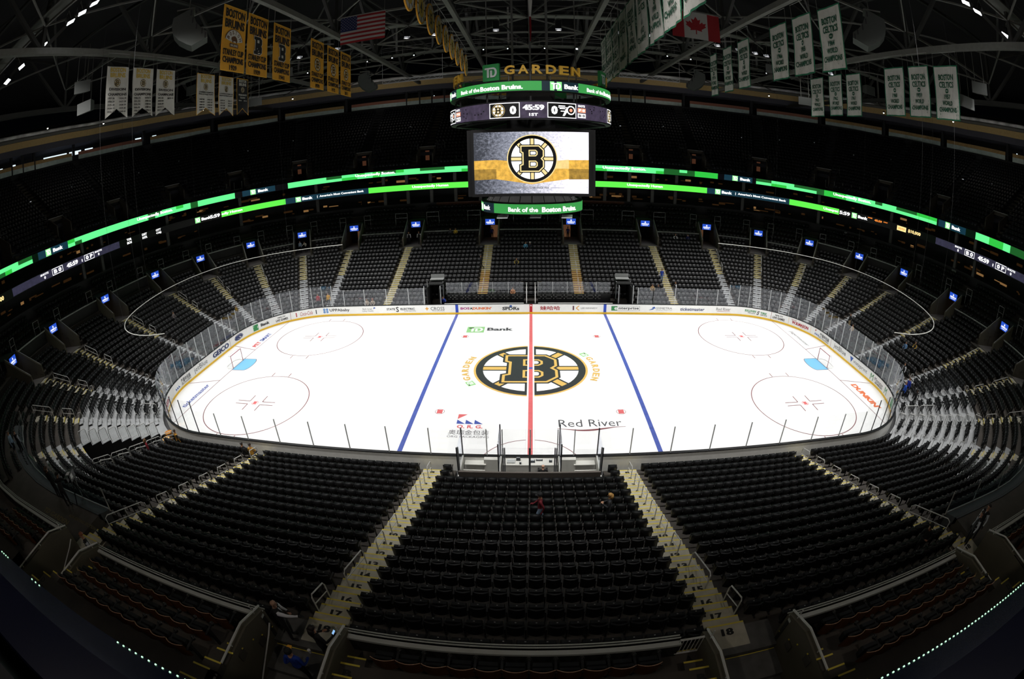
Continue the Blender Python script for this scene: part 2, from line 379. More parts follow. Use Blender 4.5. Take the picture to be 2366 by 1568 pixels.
def grow(poly, d):
    n = len(poly); A = sum(poly[i][0] * poly[(i + 1) % n][1] - poly[(i + 1) % n][0] * poly[i][1] for i in range(n)); sg = 1 if A > 0 else -1; out = []
    for i in range(n):
        p0 = Vector(poly[i - 1]); p1 = Vector(poly[i]); p2 = Vector(poly[(i + 1) % n]); e1 = (p1 - p0).normalized(); e2 = (p2 - p1).normalized()
        n1 = Vector((e1.y, -e1.x)) * sg; n2 = Vector((e2.y, -e2.x)) * sg; b = n1 + n2; k = b.dot(n1); q = p1 + b * (d / max(k, 0.35)); out.append((q.x, q.y))
    return out
BPOLY = [(-.40, .49), (.25, .49), (.40, .34), (.40, .13), (.30, .01), (.40, -.11), (.40, -.32), (.25, -.47), (-.42, -.47), (-.42, -.32), (-.32, -.28), (-.32, .30), (-.40, .34)]
BC1 = [(-.10, .34), (.13, .34), (.18, .29), (.18, .20), (.13, .15), (-.10, .15)]
BC2 = [(-.10, -.12), (.13, -.12), (.18, -.17), (.18, -.28), (.13, -.33), (-.10, -.33)]
def emblem(mb, fn, r, k, w, g, st=0.002, h0=0.004, b=None, gap=False, simple=False):
    """spoked wheel around a block letter; k, w, g: material slots for black, white, gold"""
    F = lambda x, y, h: fn(x * r, y * r, h); hh = [h0 + st * i for i in range(8)]
    disc(mb, 0, 0, 1.04, hh[0], g, 56, F); disc(mb, 0, 0, 1.0, hh[1], k, 56, F); disc(mb, 0, 0, 0.87, hh[2], w, 48, F)
    for i in range(8):
        a = i * PI / 4 + (0.06 if i % 2 and i in (1, 5) else -0.06 if i % 2 else 0); c, s = math.cos(a), math.sin(a)
        def bar(wd, m, h, r0=.2, r1=.868): mb.add([F(x * c - y * s, x * s + y * c, h) for x, y in ((r0, -wd), (r1, -wd), (r1, wd), (r0, wd))], [(0, 1, 2, 3)], m)
        bar(.10, k, hh[3]); bar(.062, g, hh[4])
    mb.add([F(x, y, hh[5]) for x, y in grow(BPOLY, .125)], [tuple(range(len(BPOLY)))], k)
    mb.add([F(x, y, hh[6]) for x, y in grow(BPOLY, .085)], [tuple(range(len(BPOLY)))], g)
    mb.add([F(x, y, hh[7]) for x, y in grow(BPOLY, .035)], [tuple(range(len(BPOLY)))], k)
    for C in (BC1, BC2):
        mb.add([F(x, y, hh[7] + st) for x, y in grow(C, .045)], [tuple(range(len(C)))], g)
        mb.add([F(x, y, hh[7] + 2 * st) for x, y in grow(C, .0)], [tuple(range(len(C)))], k)
        mb.add([F(x, y, hh[7] + 3 * st) for x, y in grow(C, -.035)], [tuple(range(len(C)))], w)
mb = MB(); emblem(mb, flatfn, 4.34, 0, 1, 2, st=0.0015); mb.obj('center_ice_emblem', [M_iblack, M_iwhite, M_igold], ICE)
mb = MB(); rect(mb, -.27, -HY + .04, .27, HY - .04, .024, 1); rect(mb, -.15, -HY + .04, .15, HY - .04, .026, 0); rect(mb, -.15, -.15, .15, .15, .028, 2); mb.obj('center_line', [M_red, M_iwhite, M_blue], ICE)
# TD square: white letters in a green box
def td_logo(mb, fn, cx, cy, w, h, g, wh, h0, st=0.004):
    F = lambda x, y, k: fn(cx + x * w, cy + y * h, k)
    mb.flat([(-.5, -.5), (.5, -.5), (.5, .5), (-.5, .5)], F, h0, g)
    for P in ([(-.40, .22), (-.12, .22), (-.12, .34), (-.40, .34)], [(-.40, .22), (.0, .22), (.0, .34), (-.40, .34)], [(-.24, -.34), (-.10, -.34), (-.10, .22), (-.24, .22)],
              [(-.02, -.34), (.11, -.34), (.11, .14), (-.02, .14)], [(.0, .22), (.18, .22), (.18, .34), (.0, .34)], [(.11, -.34), (.18, -.34), (.18, -.22), (.11, -.22)]): mb.flat(P, F, h0 + st, wh)
    n = 10; V = []
    for i in range(n + 1):
        a = -PI / 2 + PI * i / n
        for rr, ry in ((.24, .34), (.11, .22)): V.append(F(.18 + rr * math.cos(a) , ry * math.sin(a), h0 + st))
    mb.add(V, [(2 * i, 2 * i + 2, 2 * i + 3, 2 * i + 1) for i in range(n)], wh)
mb = MB(); td_logo(mb, flatfn, -5.3, 8.45, 1.68, 1.5, 0, 1, .005); text(mb, 'Bank', flatfn, -2.95, 8.55, 2.45, .78, 2, .006, .05); mb.obj('ice_advertisement', [M_igreen, M_iwhite, M_igrey], ICE)
mb = MB(); mb.flat([(-4.75, -7.0), (-4.15, -7.0), (-4.75, -7.6)], flatfn, .005, 0)
for x0 in (-4.75, -4.18, -3.6): mb.flat([(x0, -7.68), (x0 + .56, -8.18), (x0, -8.18)], flatfn, .005, 1)
text(mb, 'O. R. G.', flatfn, -3.85, -8.5, 1.65, .38, 3, .005, .05); text(mb, '奥瑞金包装', flatfn, -3.85, -9.17, 2.55, .55, 2, .005, .0); text(mb, 'ORG PACKAGING', flatfn, -3.85, -9.65, 2.6, .22, 2, .005, .0)
mb.obj('ice_advertisement', [M_red, M_blue, M_igrey, M_red], ICE)
mb = MB(); text(mb, 'Red River', flatfn, 3.85, -8.05, 4.1, .85, 0, .005, -.004)
V = []; 
for i in range(25): t = i / 24; x = 1.7 + 4.4 * t; y = -8.72 - .22 * math.sin(t * 2 * PI * .85 - .5) * .8; w_ = .02 + .07 * math.sin(PI * t) ** 2; V += [(x, y - w_, .005), (x, y + w_, .005)]
mb.add(V, [(2 * i, 2 * i + 2, 2 * i + 3, 2 * i + 1) for i in range(24)], 1); mb.obj('ice_advertisement', [M_igrey, M_thinred], ICE)
def rotfn(cx, cy, a, h=0): c, s = math.cos(a), math.sin(a); return lambda x, y, k: (cx + x * c - y * s, cy + x * s + y * c, k)
mb = MB(); text(mb, 'ticketmaster', rotfn(-27.95, -6.3, PI / 2), 0, 0, 4.1, .62, 0, .005, .02, .2); mb.obj('ice_advertisement', M_blue, ICE)
mb = MB(); text(mb, 'PET', rotfn(-27.75, 4.75, PI / 2), 0, 0, 1.4, .6, 0, .005, .05, .2); text(mb, 'SMART', rotfn(-27.75, 6.7, PI / 2), 0, 0, 2.2, .6, 1, .005, .05, .2); mb.obj('ice_advertisement', [M_ired2, M_blue], ICE)
mb = MB(); text(mb, 'Jägermeister', rotfn(28.0, 6.2, -PI / 2), 0, 0, 4.0, .6, 0, .005, .0); mb.obj('ice_advertisement', M_igrey, ICE)
mb = MB(); text(mb, "DUNKIN'", rotfn(28.15, -6.35, -PI / 2), 0, 0, 4.2, .72, 0, .005, .08); mb.obj('ice_advertisement', M_iorange, ICE)
for sg in (-1, 1):
    mb = MB(); word = 'GARDEN'
    for i, ch in enumerate(word):
        a = (PI + .36 - i * .145) if sg < 0 else (.36 - i * .145); r = 5.18
        fn = rotfn(r * math.cos(a), r * math.sin(a), a - PI / 2); text(mb, ch, fn, 0, 0, .52, .52, 0, .006, .09); text(mb, ch, fn, 0, 0, .55, .55, 2, .0045, .09)
    a = PI + .36 + .165 if sg < 0 else .36 + .165
    td_logo(mb, rotfn(5.18 * math.cos(a), 5.18 * math.sin(a), a - PI / 2), 0, 0, .72, .62, 1, 3, .005, .002); mb.obj('ice_advertisement', [M_igold, M_igreen, mat('ice_gold_edge', (.35, .2, .08), .4), M_iwhite], ICE)

# ---------------------------------------------------------------- goals
M_redpost = mat('goal_red', (0.28, 0.03, 0.05), 0.4); M_net = netmat('goal_net', '#f2f2f2', 0.22); M_whiteplastic = mat('white_plastic', '#e8e8e6', 0.4)
for sx in (-1, 1):
    g = thing('goal_net', (sx * 89 * FT, 0, 0.005), 0 if sx > 0 else PI, 'hockey goal with red posts standing in the blue crease at the %s end' % ('left' if sx < 0 else 'right'), 'hockey goal', 'hockey goals')
    mb = MB(); mb.tube([(0, -.915, 0), (0, -.915, 1.2), (0, .915, 1.2), (0, .915, 0)], .035, 8); mb.obj('goal_frame', M_redpost, g)
    base = [(0, -.93), (.55, -1.05), (.95, -.75), (1.05, 0), (.95, .75), (.55, 1.05), (0, .93)]
    mb = MB(); mb.tube([(x, y, .03) for x, y in base], .03, 6); mb.tube([(0, -.9, 1.2), (.4, -.8, 1.16), (.5, 0, 1.14), (.4, .8, 1.16), (0, .9, 1.2)], .02, 6); mb.obj('base_frame', M_whiteplastic, g)
    top = [(0, -.9), (.3, -.85), (.46, -.5), (.5, 0), (.46, .5), (.3, .85), (0, .9)]
    mb = MB(); V = [(x, y, .03) for x, y in base] + [(x, y, 1.17) for x, y in top]; mb.add(V, [(i, i + 1, i + 8, i + 7) for i in range(6)] + [tuple(range(7, 14))]); mb.obj('netting', M_net, g)

# ---------------------------------------------------------------- dasher boards, their advertisements and cap rail
M_board = mat('board_white', '#f2f2f0', 0.45, var=0.02); M_kick = mat('kick_yellow', '#f0c020', 0.45); M_cap = mat('board_cap', '#17181b', 0.4); M_boardback = mat('board_back', '#f0f0ec', 0.6, var=0.05)
BH = 1.07
DB = thing('dasher_boards', label='white dasher boards with yellow kick plate ringing the ice', cat='rink boards')
gate = [(s_of(-3.6, -HY - .01), 0), ]
mb = MB(); ringprofile(mb, 0, PER, [(0.0, 0.0), (0.0, BH), (0.10, BH), (0.10, 0.0)], 0, True, .25); mb.obj('board_panels', M_board, DB)
mb = MB(); ringprofile(mb, 0, PER, [(-.012, 0.0), (-.012, .2), (0.0, .2), (0.0, 0.0)], 0, True, .25); mb.obj('kick_plate', M_kick, DB)
mb = MB(); ringprofile(mb, 0, PER, [(-.03, BH), (-.03, BH + .045), (0.16, BH + .045), (0.16, BH)], 0, True, .25); mb.obj('cap_rail', M_cap, DB)
mb = MB(); ringprofile(mb, 0, PER, [(.101, .0), (.101, BH - .06), (.14, BH - .06), (.14, 0)], 0, True, .25)
mb.obj('back_skirt', M_boardback, DB)
bf = ringfn(0.0)
def ad(parts, mats):
    mb = MB()
    for p in parts: p(mb)
    mb.obj('advertisement', mats, DB)
def rr(L0, z0, L1, z1, m, h=.008):
    def f(mb):
        n = max(1, int((L1 - L0) / .4)); 
        for i in range(n): a = L0 + (L1 - L0) * i / n; b = L0 + (L1 - L0) * (i + 1) / n; mb.add([bf(a, z0, h), bf(b, z0, h), bf(b, z1, h), bf(a, z1, h)], [(0, 1, 2, 3)], m)
    return f
def tt(s, L, z, w, h, m, bold=.02, shear=0., hh=.012): return lambda mb: text(mb, s, bf, L, z, w, h, m, hh, bold, shear)
K_ = lambda n, c: mat('print_' + n, c, 0.5)
a_grey, a_dark, a_blue, a_navy, a_red, a_green, a_orange, a_gold, a_purple, a_lblue, a_white = K_('grey', '#5d5f63'), K_('dark', '#26282b'), K_('blue', '#2a58a8'), K_('navy', '#1d2e63'), K_('red', '#a81c2c'), K_('green', '#2f8a4a'), K_('orange', '#e8743a'), K_('gold', '#e8a63c'), K_('purple', '#b03080'), K_('light_blue', '#6f98cc'), K_('white', '#f2f2f0')
ad([lambda mb: [mb.flat([(x, .62), (x + .28, .38), (x, .38)], lambda u, v, k: bf(u - 46.3, v, k), .012, 0) for x in (0, .3, .6)], tt('奥瑞金包装', -44.3, .68, 1.6, .42, 1), tt('ORG PACKAGING', -44.3, .38, 1.6, .12, 1)], [a_blue, a_grey])
ad([tt('jetBlue', -41.7, .62, 2.3, .6, 0, -.0)], [a_grey]); ad([tt('GEICO', -38.0, .62, 3.0, .5, 0, .09)], [a_navy])
def ell(L, z, a, b, m, h=.01): return lambda mb: mb.add([bf(L + a * math.cos(2 * PI * i / 28), z + b * math.sin(2 * PI * i / 28), h) for i in range(28)], [tuple(range(28))], m)
ad([ell(-34.5, .62, .78, .3, 0), ell(-34.5, .62, .72, .26, 1, .012), ell(-34.5, .62, .68, .23, 0, .014), tt('Ford', -34.5, .62, .95, .3, 1, .01, .3, .018)], [a_navy, a_white])
ad([lambda mb: td_logo(mb, bf, -31.75, .62, .72, .66, 0, 1, .01), tt('Bank', -30.45, .66, 1.15, .34, 2, .06)], [a_green, a_white, a_dark])
ad([tt('NHL.TV', -28.3, .8, .95, .16, 0, .04), tt('LIVE GAMES', -28.3, .5, 1.5, .26, 0, .04)], [a_dark])
ad([tt('Coca-Cola', -25.3, .62, 1.5, .45, 0, -.0, .35), lambda mb: [text(mb, 'I', bf, x, .62, .1, .5, 1 + i, .012, .04) for i, x in enumerate((-26.5, -24.1))]], [a_red, a_red, a_dark])
ad([lambda mb: [disc(mb, x, z, .15, .012, 0, 12, bf) for x in (-23.1, -22.75) for z in (.5, .78)], tt('UPPAbaby', -21.2, .64, 2.5, .42, 1)], [a_lblue, a_dark])
ad([tt('Beth Israel', -17.8, .74, 1.1, .2, 0, 0), tt('Lahey Health', -17.75, .48, 1.3, .2, 0, 0), lambda mb: mb.flat([(0, 0), (.3, .12), (.12, .26)], lambda u, v, k: bf(u - 17.1, v + .7, k), .012, 1)], [a_grey, a_blue])
ad([tt('STATE', -15.05, .66, .95, .24, 0, .03), tt('S', -14.3, .62, .32, .6, 0, .02), tt('ELECTRIC', -13.15, .66, 1.6, .24, 0, .03), tt('CORPORATION', -12.9, .42, 1.3, .1, 0, 0)], [a_dark])
ad([lambda mb: mb.flat([(-.25, 0), (-.05, .08), (0, .25), (.07, .06), (.25, .02), (.06, -.07), (.0, -.25), (-.07, -.06)], lambda u, v, k: bf(u - 11.0, v + .65, k), .012, 1), tt('CROSS', -9.85, .66, 1.5, .36, 0, .0), tt('INSURANCE', -9.75, .4, 1.3, .08, 0, 0)], [a_dark, a_gold])
ad([tt('BOS', -6.9, .64, .95, .26, 0, .05), tt("DUNKIN'", -5.1, .64, 1.95, .28, 1, .06), lambda mb: mb.flat([(-.14, -.14), (.02, -.02), (.1, -.16), (.14, -.1), (.05, .05), (.14, .15), (.02, .08), (-.08, .14)], lambda u, v, k: bf(u - 6.22, v + .62, k), .012, 2)], [a_purple, a_orange, a_dark])
ad([tt('SPDRs', -2.1, .6, 1.75, .34, 0, .05), ell(-2.1, .86, .14, .12, 1), tt('SPDR S&P 500 ETFs', -2.1, .8, 1.3, .06, 2, 0)], [a_dark, a_blue, a_grey])
ad([tt('娃哈哈', 2.0, .64, 2.1, .44, 0, .02)], [a_red])
ad([rr(4.35, .42, 4.5, .88, 0), lambda mb: mb.flat([(.28, .26), (0, 0), (.28, -.26), (.16, -.26), (-.13, 0), (.16, .26)], lambda u, v, k: bf(u + 4.8, v + .64, k), .012, 1), tt('LEE KENNEDY', 6.1, .64, 1.75, .16, 2, .0)], [K_('maroon', '#5a1f38'), a_gold, a_grey])
ad([rr(8.45, .38, 11.55, .88, 1, .006), rr(8.48, .4, 11.52, .86, 3, .008), rr(8.48, .4, 9.1, .86, 0, .01), tt('e', 8.95, .62, .34, .3, 3, .04, 0, .014), tt('nterprise', 10.35, .62, 2.2, .36, 2, .02)], [a_green, a_grey, a_dark, a_white])
ad([lambda mb: mb.flat([(-.35, -.2), (.1, .02), (.02, .12), (.3, .2), (.42, -.02), (.22, .0), (.18, -.12)], lambda u, v, k: bf(u + 12.9, v + .66, k), .012, 0), tt('SYMETRA', 14.3, .68, 1.8, .22, 1, .0), tt('RETIREMENT BENEFITS LIFE', 14.3, .46, 1.8, .06, 1, 0)], [a_blue, a_grey])
ad([tt('ticketmaster', 17.6, .62, 2.9, .36, 0, .02, .15)], [a_navy]); ad([tt('Red River', 21.4, .7, 1.8, .32, 0, -.005), lambda mb: [mb.beam(bf(20.6 + .27 * i, .46 - .03 * math.sin(i), .012), bf(20.87 + .27 * i, .46 - .03 * math.sin(i + 1), .012), .01, .03, 1) for i in range(6)]], [a_dark, a_red])
ad([tt('SULLIVAN', 24.75, .72, 1.35, .26, 0, .05), tt('TIRE', 26.35, .66, .75, .24, 0, .05), tt('S', 25.7, .6, .35, .45, 1, .03, .3), tt('AND AUTO', 24.9, .48, .9, .12, 1, .03), tt('SERVICE', 26.4, .44, .8, .11, 1, .03)], [a_green, a_dark])
ad([tt('NHL.TV', 28.25, .8, .95, .16, 0, .04), tt('LIVE GAMES', 28.25, .5, 1.5, .26, 0, .04)], [a_dark])
ad([tt('WHO BUT', 30.2, .86, .7, .1, 0, .03), tt('W.B.MASON', 31.1, .6, 2.3, .34, 0, .07), tt('SINCE 1898', 31.5, .36, .7, .07, 0, 0)], [a_red])
ad([lambda mb: [mb.flat([(x, .62), (x + .24, .4), (x, .4)], lambda u, v, k: bf(u + 33.3, v, k), .012, 0) for x in (0, .27, .54)], lambda mb: mb.flat([(33.3, .7), (33.3, .92), (33.52, .92)], bf, .012, 2), tt('奥瑞金包装', 35.0, .66, 1.8, .4, 1), tt('ORG PACKAGING', 34.9, .36, 1.9, .11, 1)], [a_blue, a_grey, a_red])
ad([tt('jetBlue', 38.1, .62, 2.3, .6, 0, -.0)], [a_grey])
ad([lambda mb: mb.flat([(-.3, .25), (.3, .25), (0, -.25)], lambda u, v, k: bf(u + 40.3, v + .62, k), .012, 1), tt('vistaprint', 41.9, .6, 2.4, .42, 0, -.0)], [a_grey, a_blue])
ad([tt('M', 43.95, .6, .5, .6, 1, .0), tt('Monster', 45.2, .66, 1.6, .34, 0, .0), tt('ENERGY', 45.3, .38, 1.4, .14, 0, .03), tt('M', 46.7, .6, .5, .6, 1, .0)], [a_dark, a_green])
ad([lambda mb: td_logo(mb, bf, 48.9, .62, .9, .7, 0, 1, .01), tt('Bank', 50.9, .64, 1.6, .36, 2, .06)], [a_green, a_white, a_dark])
ad([tt("DUNKIN'", -49.3, .62, 2.6, .4, 0, .06)], [a_red])
ad([rr(-7.92, .2, -7.62, BH, 0), rr(7.62, .2, 7.92, BH, 0)], [K_('line_blue', '#1f45b8')]); ad([rr(-.15, .2, .15, BH, 0), lambda mb: mb.flat([(-.12, .86), (.12, .86), (0, 1.03)], bf, .012, 1)], [K_('line_red', '#c01828'), a_white])
ad([rr(x - .02, .0, x + .02, BH, 0, .006) for x in (-27.2, 27.3, -35.3 - .9, 35.0 + 1.3)], [K_('seam_red', '#8a3030')]); ad([rr(x - .015, .25, x + .015, BH - .1, 0, .006) for x in (29.5, 32.6)], [a_gold])
# matching lines where the blue and red lines climb the near boards
# ---------------------------------------------------------------- rink glass
M_glass = glassmat('rink_glass', 1.0); M_stan = mat('stanchion_aluminium', '#c9cbcc', 0.35, 0.0); M_darkstan = mat('dark_stanchion', '#30343a', 0.4)
M_gloss = mat('gloss_black', '#0b0b0d', 0.25)
ADN = [(-49.3, "red DUNKIN' board"), (-45, 'ORG PACKAGING board at the left end'), (-41.7, 'jetBlue board at the left end'), (-38, 'GEICO board'), (-34.5, 'Ford board'), (-31.2, 'TD Bank board'), (-28.3, 'LIVE GAMES board on the left'), (-25.3, 'Coca-Cola board'), (-21.2, 'UPPAbaby board'), (-17.8, 'Beth Israel Lahey Health board'), (-14, 'State Electric board'), (-11.2, 'Cross Insurance board'),
       (12.5, 'Enterprise board'), (14.3, 'Symetra board'), (17.6, 'ticketmaster board'), (21.4, 'Red River board'), (25.5, 'Sullivan Tire board'), (28.2, 'LIVE GAMES board on the right'), (31.1, 'W.B.Mason board'), (35, 'ORG PACKAGING board at the right end'), (38.1, 'jetBlue board at the right end'), (41.5, 'vistaprint board'), (45.3, 'Monster Energy board'), (49.5, 'TD Bank board at the right end')]
_cnt = {}; ORD = ['first', 'second', 'third', 'fourth', 'fifth', 'sixth', 'seventh', 'eighth', 'ninth', 'tenth', 'eleventh', 'twelfth', 'thirteenth', 'fourteenth', 'fifteenth', 'sixteenth', 'seventeenth', 'eighteenth', 'nineteenth', 'twentieth'] + ['%dth' % i for i in range(21, 60)]
def pane(s0, s1, z1, label, z1b=None, sm=None, o=.05, end=False, z0=BH + .045):
    g = thing('glass_pane', label=label, cat='glass pane', group='rink glass panes')
    S = [s0 + .012, (s0 + s1) / 2, s1 - .012]; zz = [z1, (z1 + (z1b or z1)) / 2, z1b or z1]; mb = MB(); V = []
    for s, z in zip(S, zz): V += [P3(s, o, z0), P3(s, o + .012, z0), P3(s, o + .012, z), P3(s, o, z)]
    F = []
    for i in range(2):
        for k in range(4): F.append((i * 4 + k, i * 4 + (k + 1) % 4, i * 4 + 4 + (k + 1) % 4, i * 4 + 4 + k))
    F += [(0, 3, 2, 1), (8, 9, 10, 11)]; mb.add(V, F); mb.obj('glass', M_glass, g)
    mb = MB()
    for s, z in ([(s0, z1), (s1, z1b or z1)] if end else [(s0, z1)]):
        x, y, nx, ny = pos(s, o + .006); mb.box((x, y, (z0 + z - .03) / 2), (.055, .055, z - z0 + .03), 0, math.atan2(ny, nx))
    mb.obj('stanchion', sm or M_stan, g)
    return g
def padlabel(s):
    s = ((s + PER / 2) % PER) - PER / 2
    n, name = min((abs(a - s), b) for a, b in ADN); _cnt[name] = _cnt.get(name, 0) + 1
    return 'clear rink glass pane standing above the %s, %s of that board' % (name, ORD[_cnt[name] - 1])
SE = PER / 2 - CX
for sg in (-1, 1):
    a = CX; n = 29; d = (SE - CX) / n
    for i in range(n):
        s0, s1 = a + i * d, a + (i + 1) * d
        if sg < 0: s0, s1 = -s1, -s0
        near = max(abs(s0), abs(s1)) > 50.5
        m = (s0 + s1) / 2
        lab = padlabel(m) if not near else 'tall clear glass pane on the near %s corner boards, %s pane before the straight glass' % ('left' if sg < 0 else 'right', ORD[n - 1 - i])
        pane(s0, s1, 3.5, lab, sm=M_darkstan if near and abs(m) > 52 else None)
    X = [CX, 20.48, 17.99, 15.45, 12.95, 11.26]
    for i in range(5):
        s0, s1 = X[i], X[i + 1]
        if sg > 0: pane(s1, s0, 2.92, padlabel((s0 + s1) / 2), z1b=3.5 if i == 0 else None, end=(i == 4))
        else: pane(-s0, -s1, 3.5 if i == 0 else 2.92, padlabel(-(s0 + s1) / 2), z1b=2.92, end=(i == 4))
NX = [-21.95, -19.9, -17.5, -15.0, -12.6, -10.2, -7.8, -5.4, -2.3, None, -1.46, 0.02, 1.46, None, 2.35, 5.45, 7.8, 10.2, 12.6, 15.0, 17.5, 19.9, 21.95]
k = 0
for a, b in zip(NX[:-1], NX[1:]):
    if a is None or b is None: continue
    k += 1; s0, s1 = PER / 2 - b, PER / 2 - a
    where = 'in front of the penalty box' if abs(a + b) < 8 else 'on the near side boards'
    pane(s0, s1, 2.82, 'clear glass pane %s, %s from the left corner' % (where, ORD[k - 1]), sm=M_stan if abs(a + b) > 8 else None, end=(k in (9, 11, 20)))
# ---------------------------------------------------------------- spectator netting behind the goals, on its curved pipe
M_safenet = netmat('safety_net', '#3c3c3c', 0.05)
NP = [(20.0, 13.2, .04), (24.5, 12.2, .07), (28.6, 10.4, .12), (31.8, 7.6, .2), (33.6, 3.4, 0), (33.9, -1, 0), (33.0, -5.4, 0), (31.4, -8.9, 0), (29.4, -11.0, 0), (27.2, -12.2, 0), (25, -12.6, 0), (23.2, -12.3, 0)]
def smooth(pts, k=6):
    out = []; P = [Vector(p) for p in pts]
    for i in range(len(P) - 1):
        p0 = P[max(i - 1, 0)]; p1 = P[i]; p2 = P[i + 1]; p3 = P[min(i + 2, len(P) - 1)]
        for j in range(k):
            t = j / k; out.append(0.5 * ((2 * p1) + (p2 - p0) * t + (2 * p0 - 5 * p1 + 4 * p2 - p3) * t * t + (3 * p1 - p0 - 3 * p2 + p3) * t ** 3))
    out.append(P[-1]); return out
for sx in (-1, 1):
    g = thing('safety_net', label='curved pipe carrying thin dark safety netting behind the %s goal' % ('left' if sx < 0 else 'right'), cat='safety net', group='safety nets behind the goals')
    pp = smooth([(sx * x, y, 8.0) for x, y, _ in NP]); mb = MB(); mb.tube(pp, .035, 6); mb.obj('net_pipe', mat('pipe_grey', '#b9b9b4', .4), g)
    mb = MB(); V = []
    for p in pp:
        s = s_of(p.x, p.y); V += [P3(s, .12, 3.52), (p.x, p.y, 8.0)]
    mb.add(V, [(2 * i, 2 * i + 2, 2 * i + 3, 2 * i + 1) for i in range(len(pp) - 1)]); mb.obj('netting', M_safenet, g)
    mb = MB()
    for i in (8, 22, 36, 50, 64): mb.tube([pp[i], pp[i] + Vector((0, 0, 22.5))], .008, 4)
    clusters(mb, 'hanging_cable', M_darksteel, g)

# ---------------------------------------------------------------- team benches on the far side
M_bench = mat('bench_black', '#151517', .5); M_pad = mat('bench_pad', '#0c0c0e', .5); M_padprint = mat('pad_print', '#9a9a98', .5); M_shelf = mat('bench_shelf', '#e4e4e0', .4)
for k, (x0, x1) in enumerate(((-9.1, -.75), (.75, 8.6))):
    side = 'left' if k == 0 else 'right'
    t = thing('team_bench', (0, 0, 0), label='black team bench with printed back pads on the far side, %s of the centre line' % side, cat='team bench', group='team benches')
    mb = MB(); mb.box(((x0 + x1) / 2, 14.25, .55), (x1 - x0, .42, .1)); mb.box(((x0 + x1) / 2, 14.62, .85), (x1 - x0, .06, 1.7)); mb.box(((x0 + x1) / 2, 13.9, .05), (x1 - x0, 1.5, .1)); mb.obj('bench', M_bench, t)
    mb = MB(); mb.box(((x0 + x1) / 2, 13.16, 1.1), (x1 - x0, .18, .05)); mb.obj('shelf', M_shelf, t)
    n = 6 if k == 0 else 6; w = (x1 - x0 - (0 if k == 0 else 1.1)) / n
    for i in range(n):
        cx = x0 + w * (i + .5); mb = MB(); mb.box((cx, 14.56, 1.38), (w - .1, .05, .6)); fn = lambda u, v, h, cx=cx: (cx + u, 14.533 - h, 1.38 + v)
        for r_ in range(3):
            for c_ in range(3 if r_ != 1 else 2):
                ux = (-.42 + .42 * c_) if r_ != 1 else (-.24 + .48 * c_)
                if (r_ + c_) % 2: disc(mb, ux, .19 - .19 * r_, .055, .002, 1, 10, fn)
                else: text(mb, 'BOSE', fn, ux, .19 - .19 * r_, .24, .07, 1, .002, .05)
        mb.obj('back_pad', [M_pad, M_padprint], t)
    nb = 5; w = (x1 - x0) / nb
    for i in range(nb):
        g = thing('glass_pane', label='clear glass pane behind the %s team bench, %s from the centre line' % (side, ORD[nb - 1 - i if k == 0 else i]), cat='glass pane', group='rink glass panes')
        a, b = x0 + i * w, x0 + (i + 1) * w
        mb = MB(); mb.box(((a + b) / 2, 14.9, 2.2), (w - .06, .012, 1.5)); mb.obj('glass', M_glass, g)
        mb = MB(); mb.box((a, 14.9, 2.15), (.05, .05, 1.6)); mb.obj('stanchion', M_stan, g)
for k, x0 in enumerate((-.45, .45)):
    mb = MB(); 
    for y in (13.1, 13.7, 14.3, 14.9): mb.box((x0, y, 1.9), (.07, .07, 1.9))
    g = thing('bench_divider', label='glass partition on the %s of the gap between the team benches' % ('left' if k == 0 else 'right'), cat='glass partition'); clusters(mb, 'post', mat('bright_post', '#e8e8e6', .4), g)
    mb = MB(); mb.box((x0, 14.0, 2.0), (.012, 1.8, 1.7)); mb.obj('glass', M_glass, g)
for k, x0 in enumerate((-10.2, 9.95)):
    mb = MB(); w = 1.25
    mb.box((x0 - w / 2 - .05, 14.6, 1.45), (.1, 3.2, 2.9)); mb.box((x0 + w / 2 + .05, 14.6, 1.45), (.1, 3.2, 2.9)); mb.box((x0, 16.15, 1.45), (w, .1, 2.9)); mb.box((x0, 15.2, 2.95), (w + .4, 2.1, .1))
    t = tag(mb.obj('tunnel_mouth', mat('tunnel_dark', '#060607', .8)), 'black tunnel opening beside the %s end of the team benches' % ('left' if k == 0 else 'right'), 'tunnel')
    mb = MB(); mb.box((x0, 15.5, 3.22), (1.5, .8, .08)); mb.box((x0, 15.85, 3.45), (1.5, .05, .45)); tag(mb.obj('camera_desk', mat('desk_grey', '#8d8f8e', .5)), 'small grey camera desk on top of the %s bench tunnel' % ('left' if k == 0 else 'right'), 'desk')
    sg = -1 if k == 0 else 1
    for j, xx in enumerate((sg * 11.2, sg * 9.45) if k == 0 else (sg * 10.75, sg * 9.2)):
        g = thing('glass_pane', label='clear glass side pane on the %s edge of the %s bench tunnel' % ('outer' if j == 0 else 'inner', 'left' if k == 0 else 'right'), cat='glass pane', group='rink glass panes')
        mb = MB(); mb.box((xx, 13.95, 2.15), (.012, 1.7, 1.9)); mb.obj('glass', M_glass, g); mb = MB(); mb.box((xx, 13.1, 2.1), (.06, .06, 2.0)); mb.box((xx, 14.8, 2.1), (.06, .06, 2.0)); clusters(mb, 'stanchion', M_stan, g)
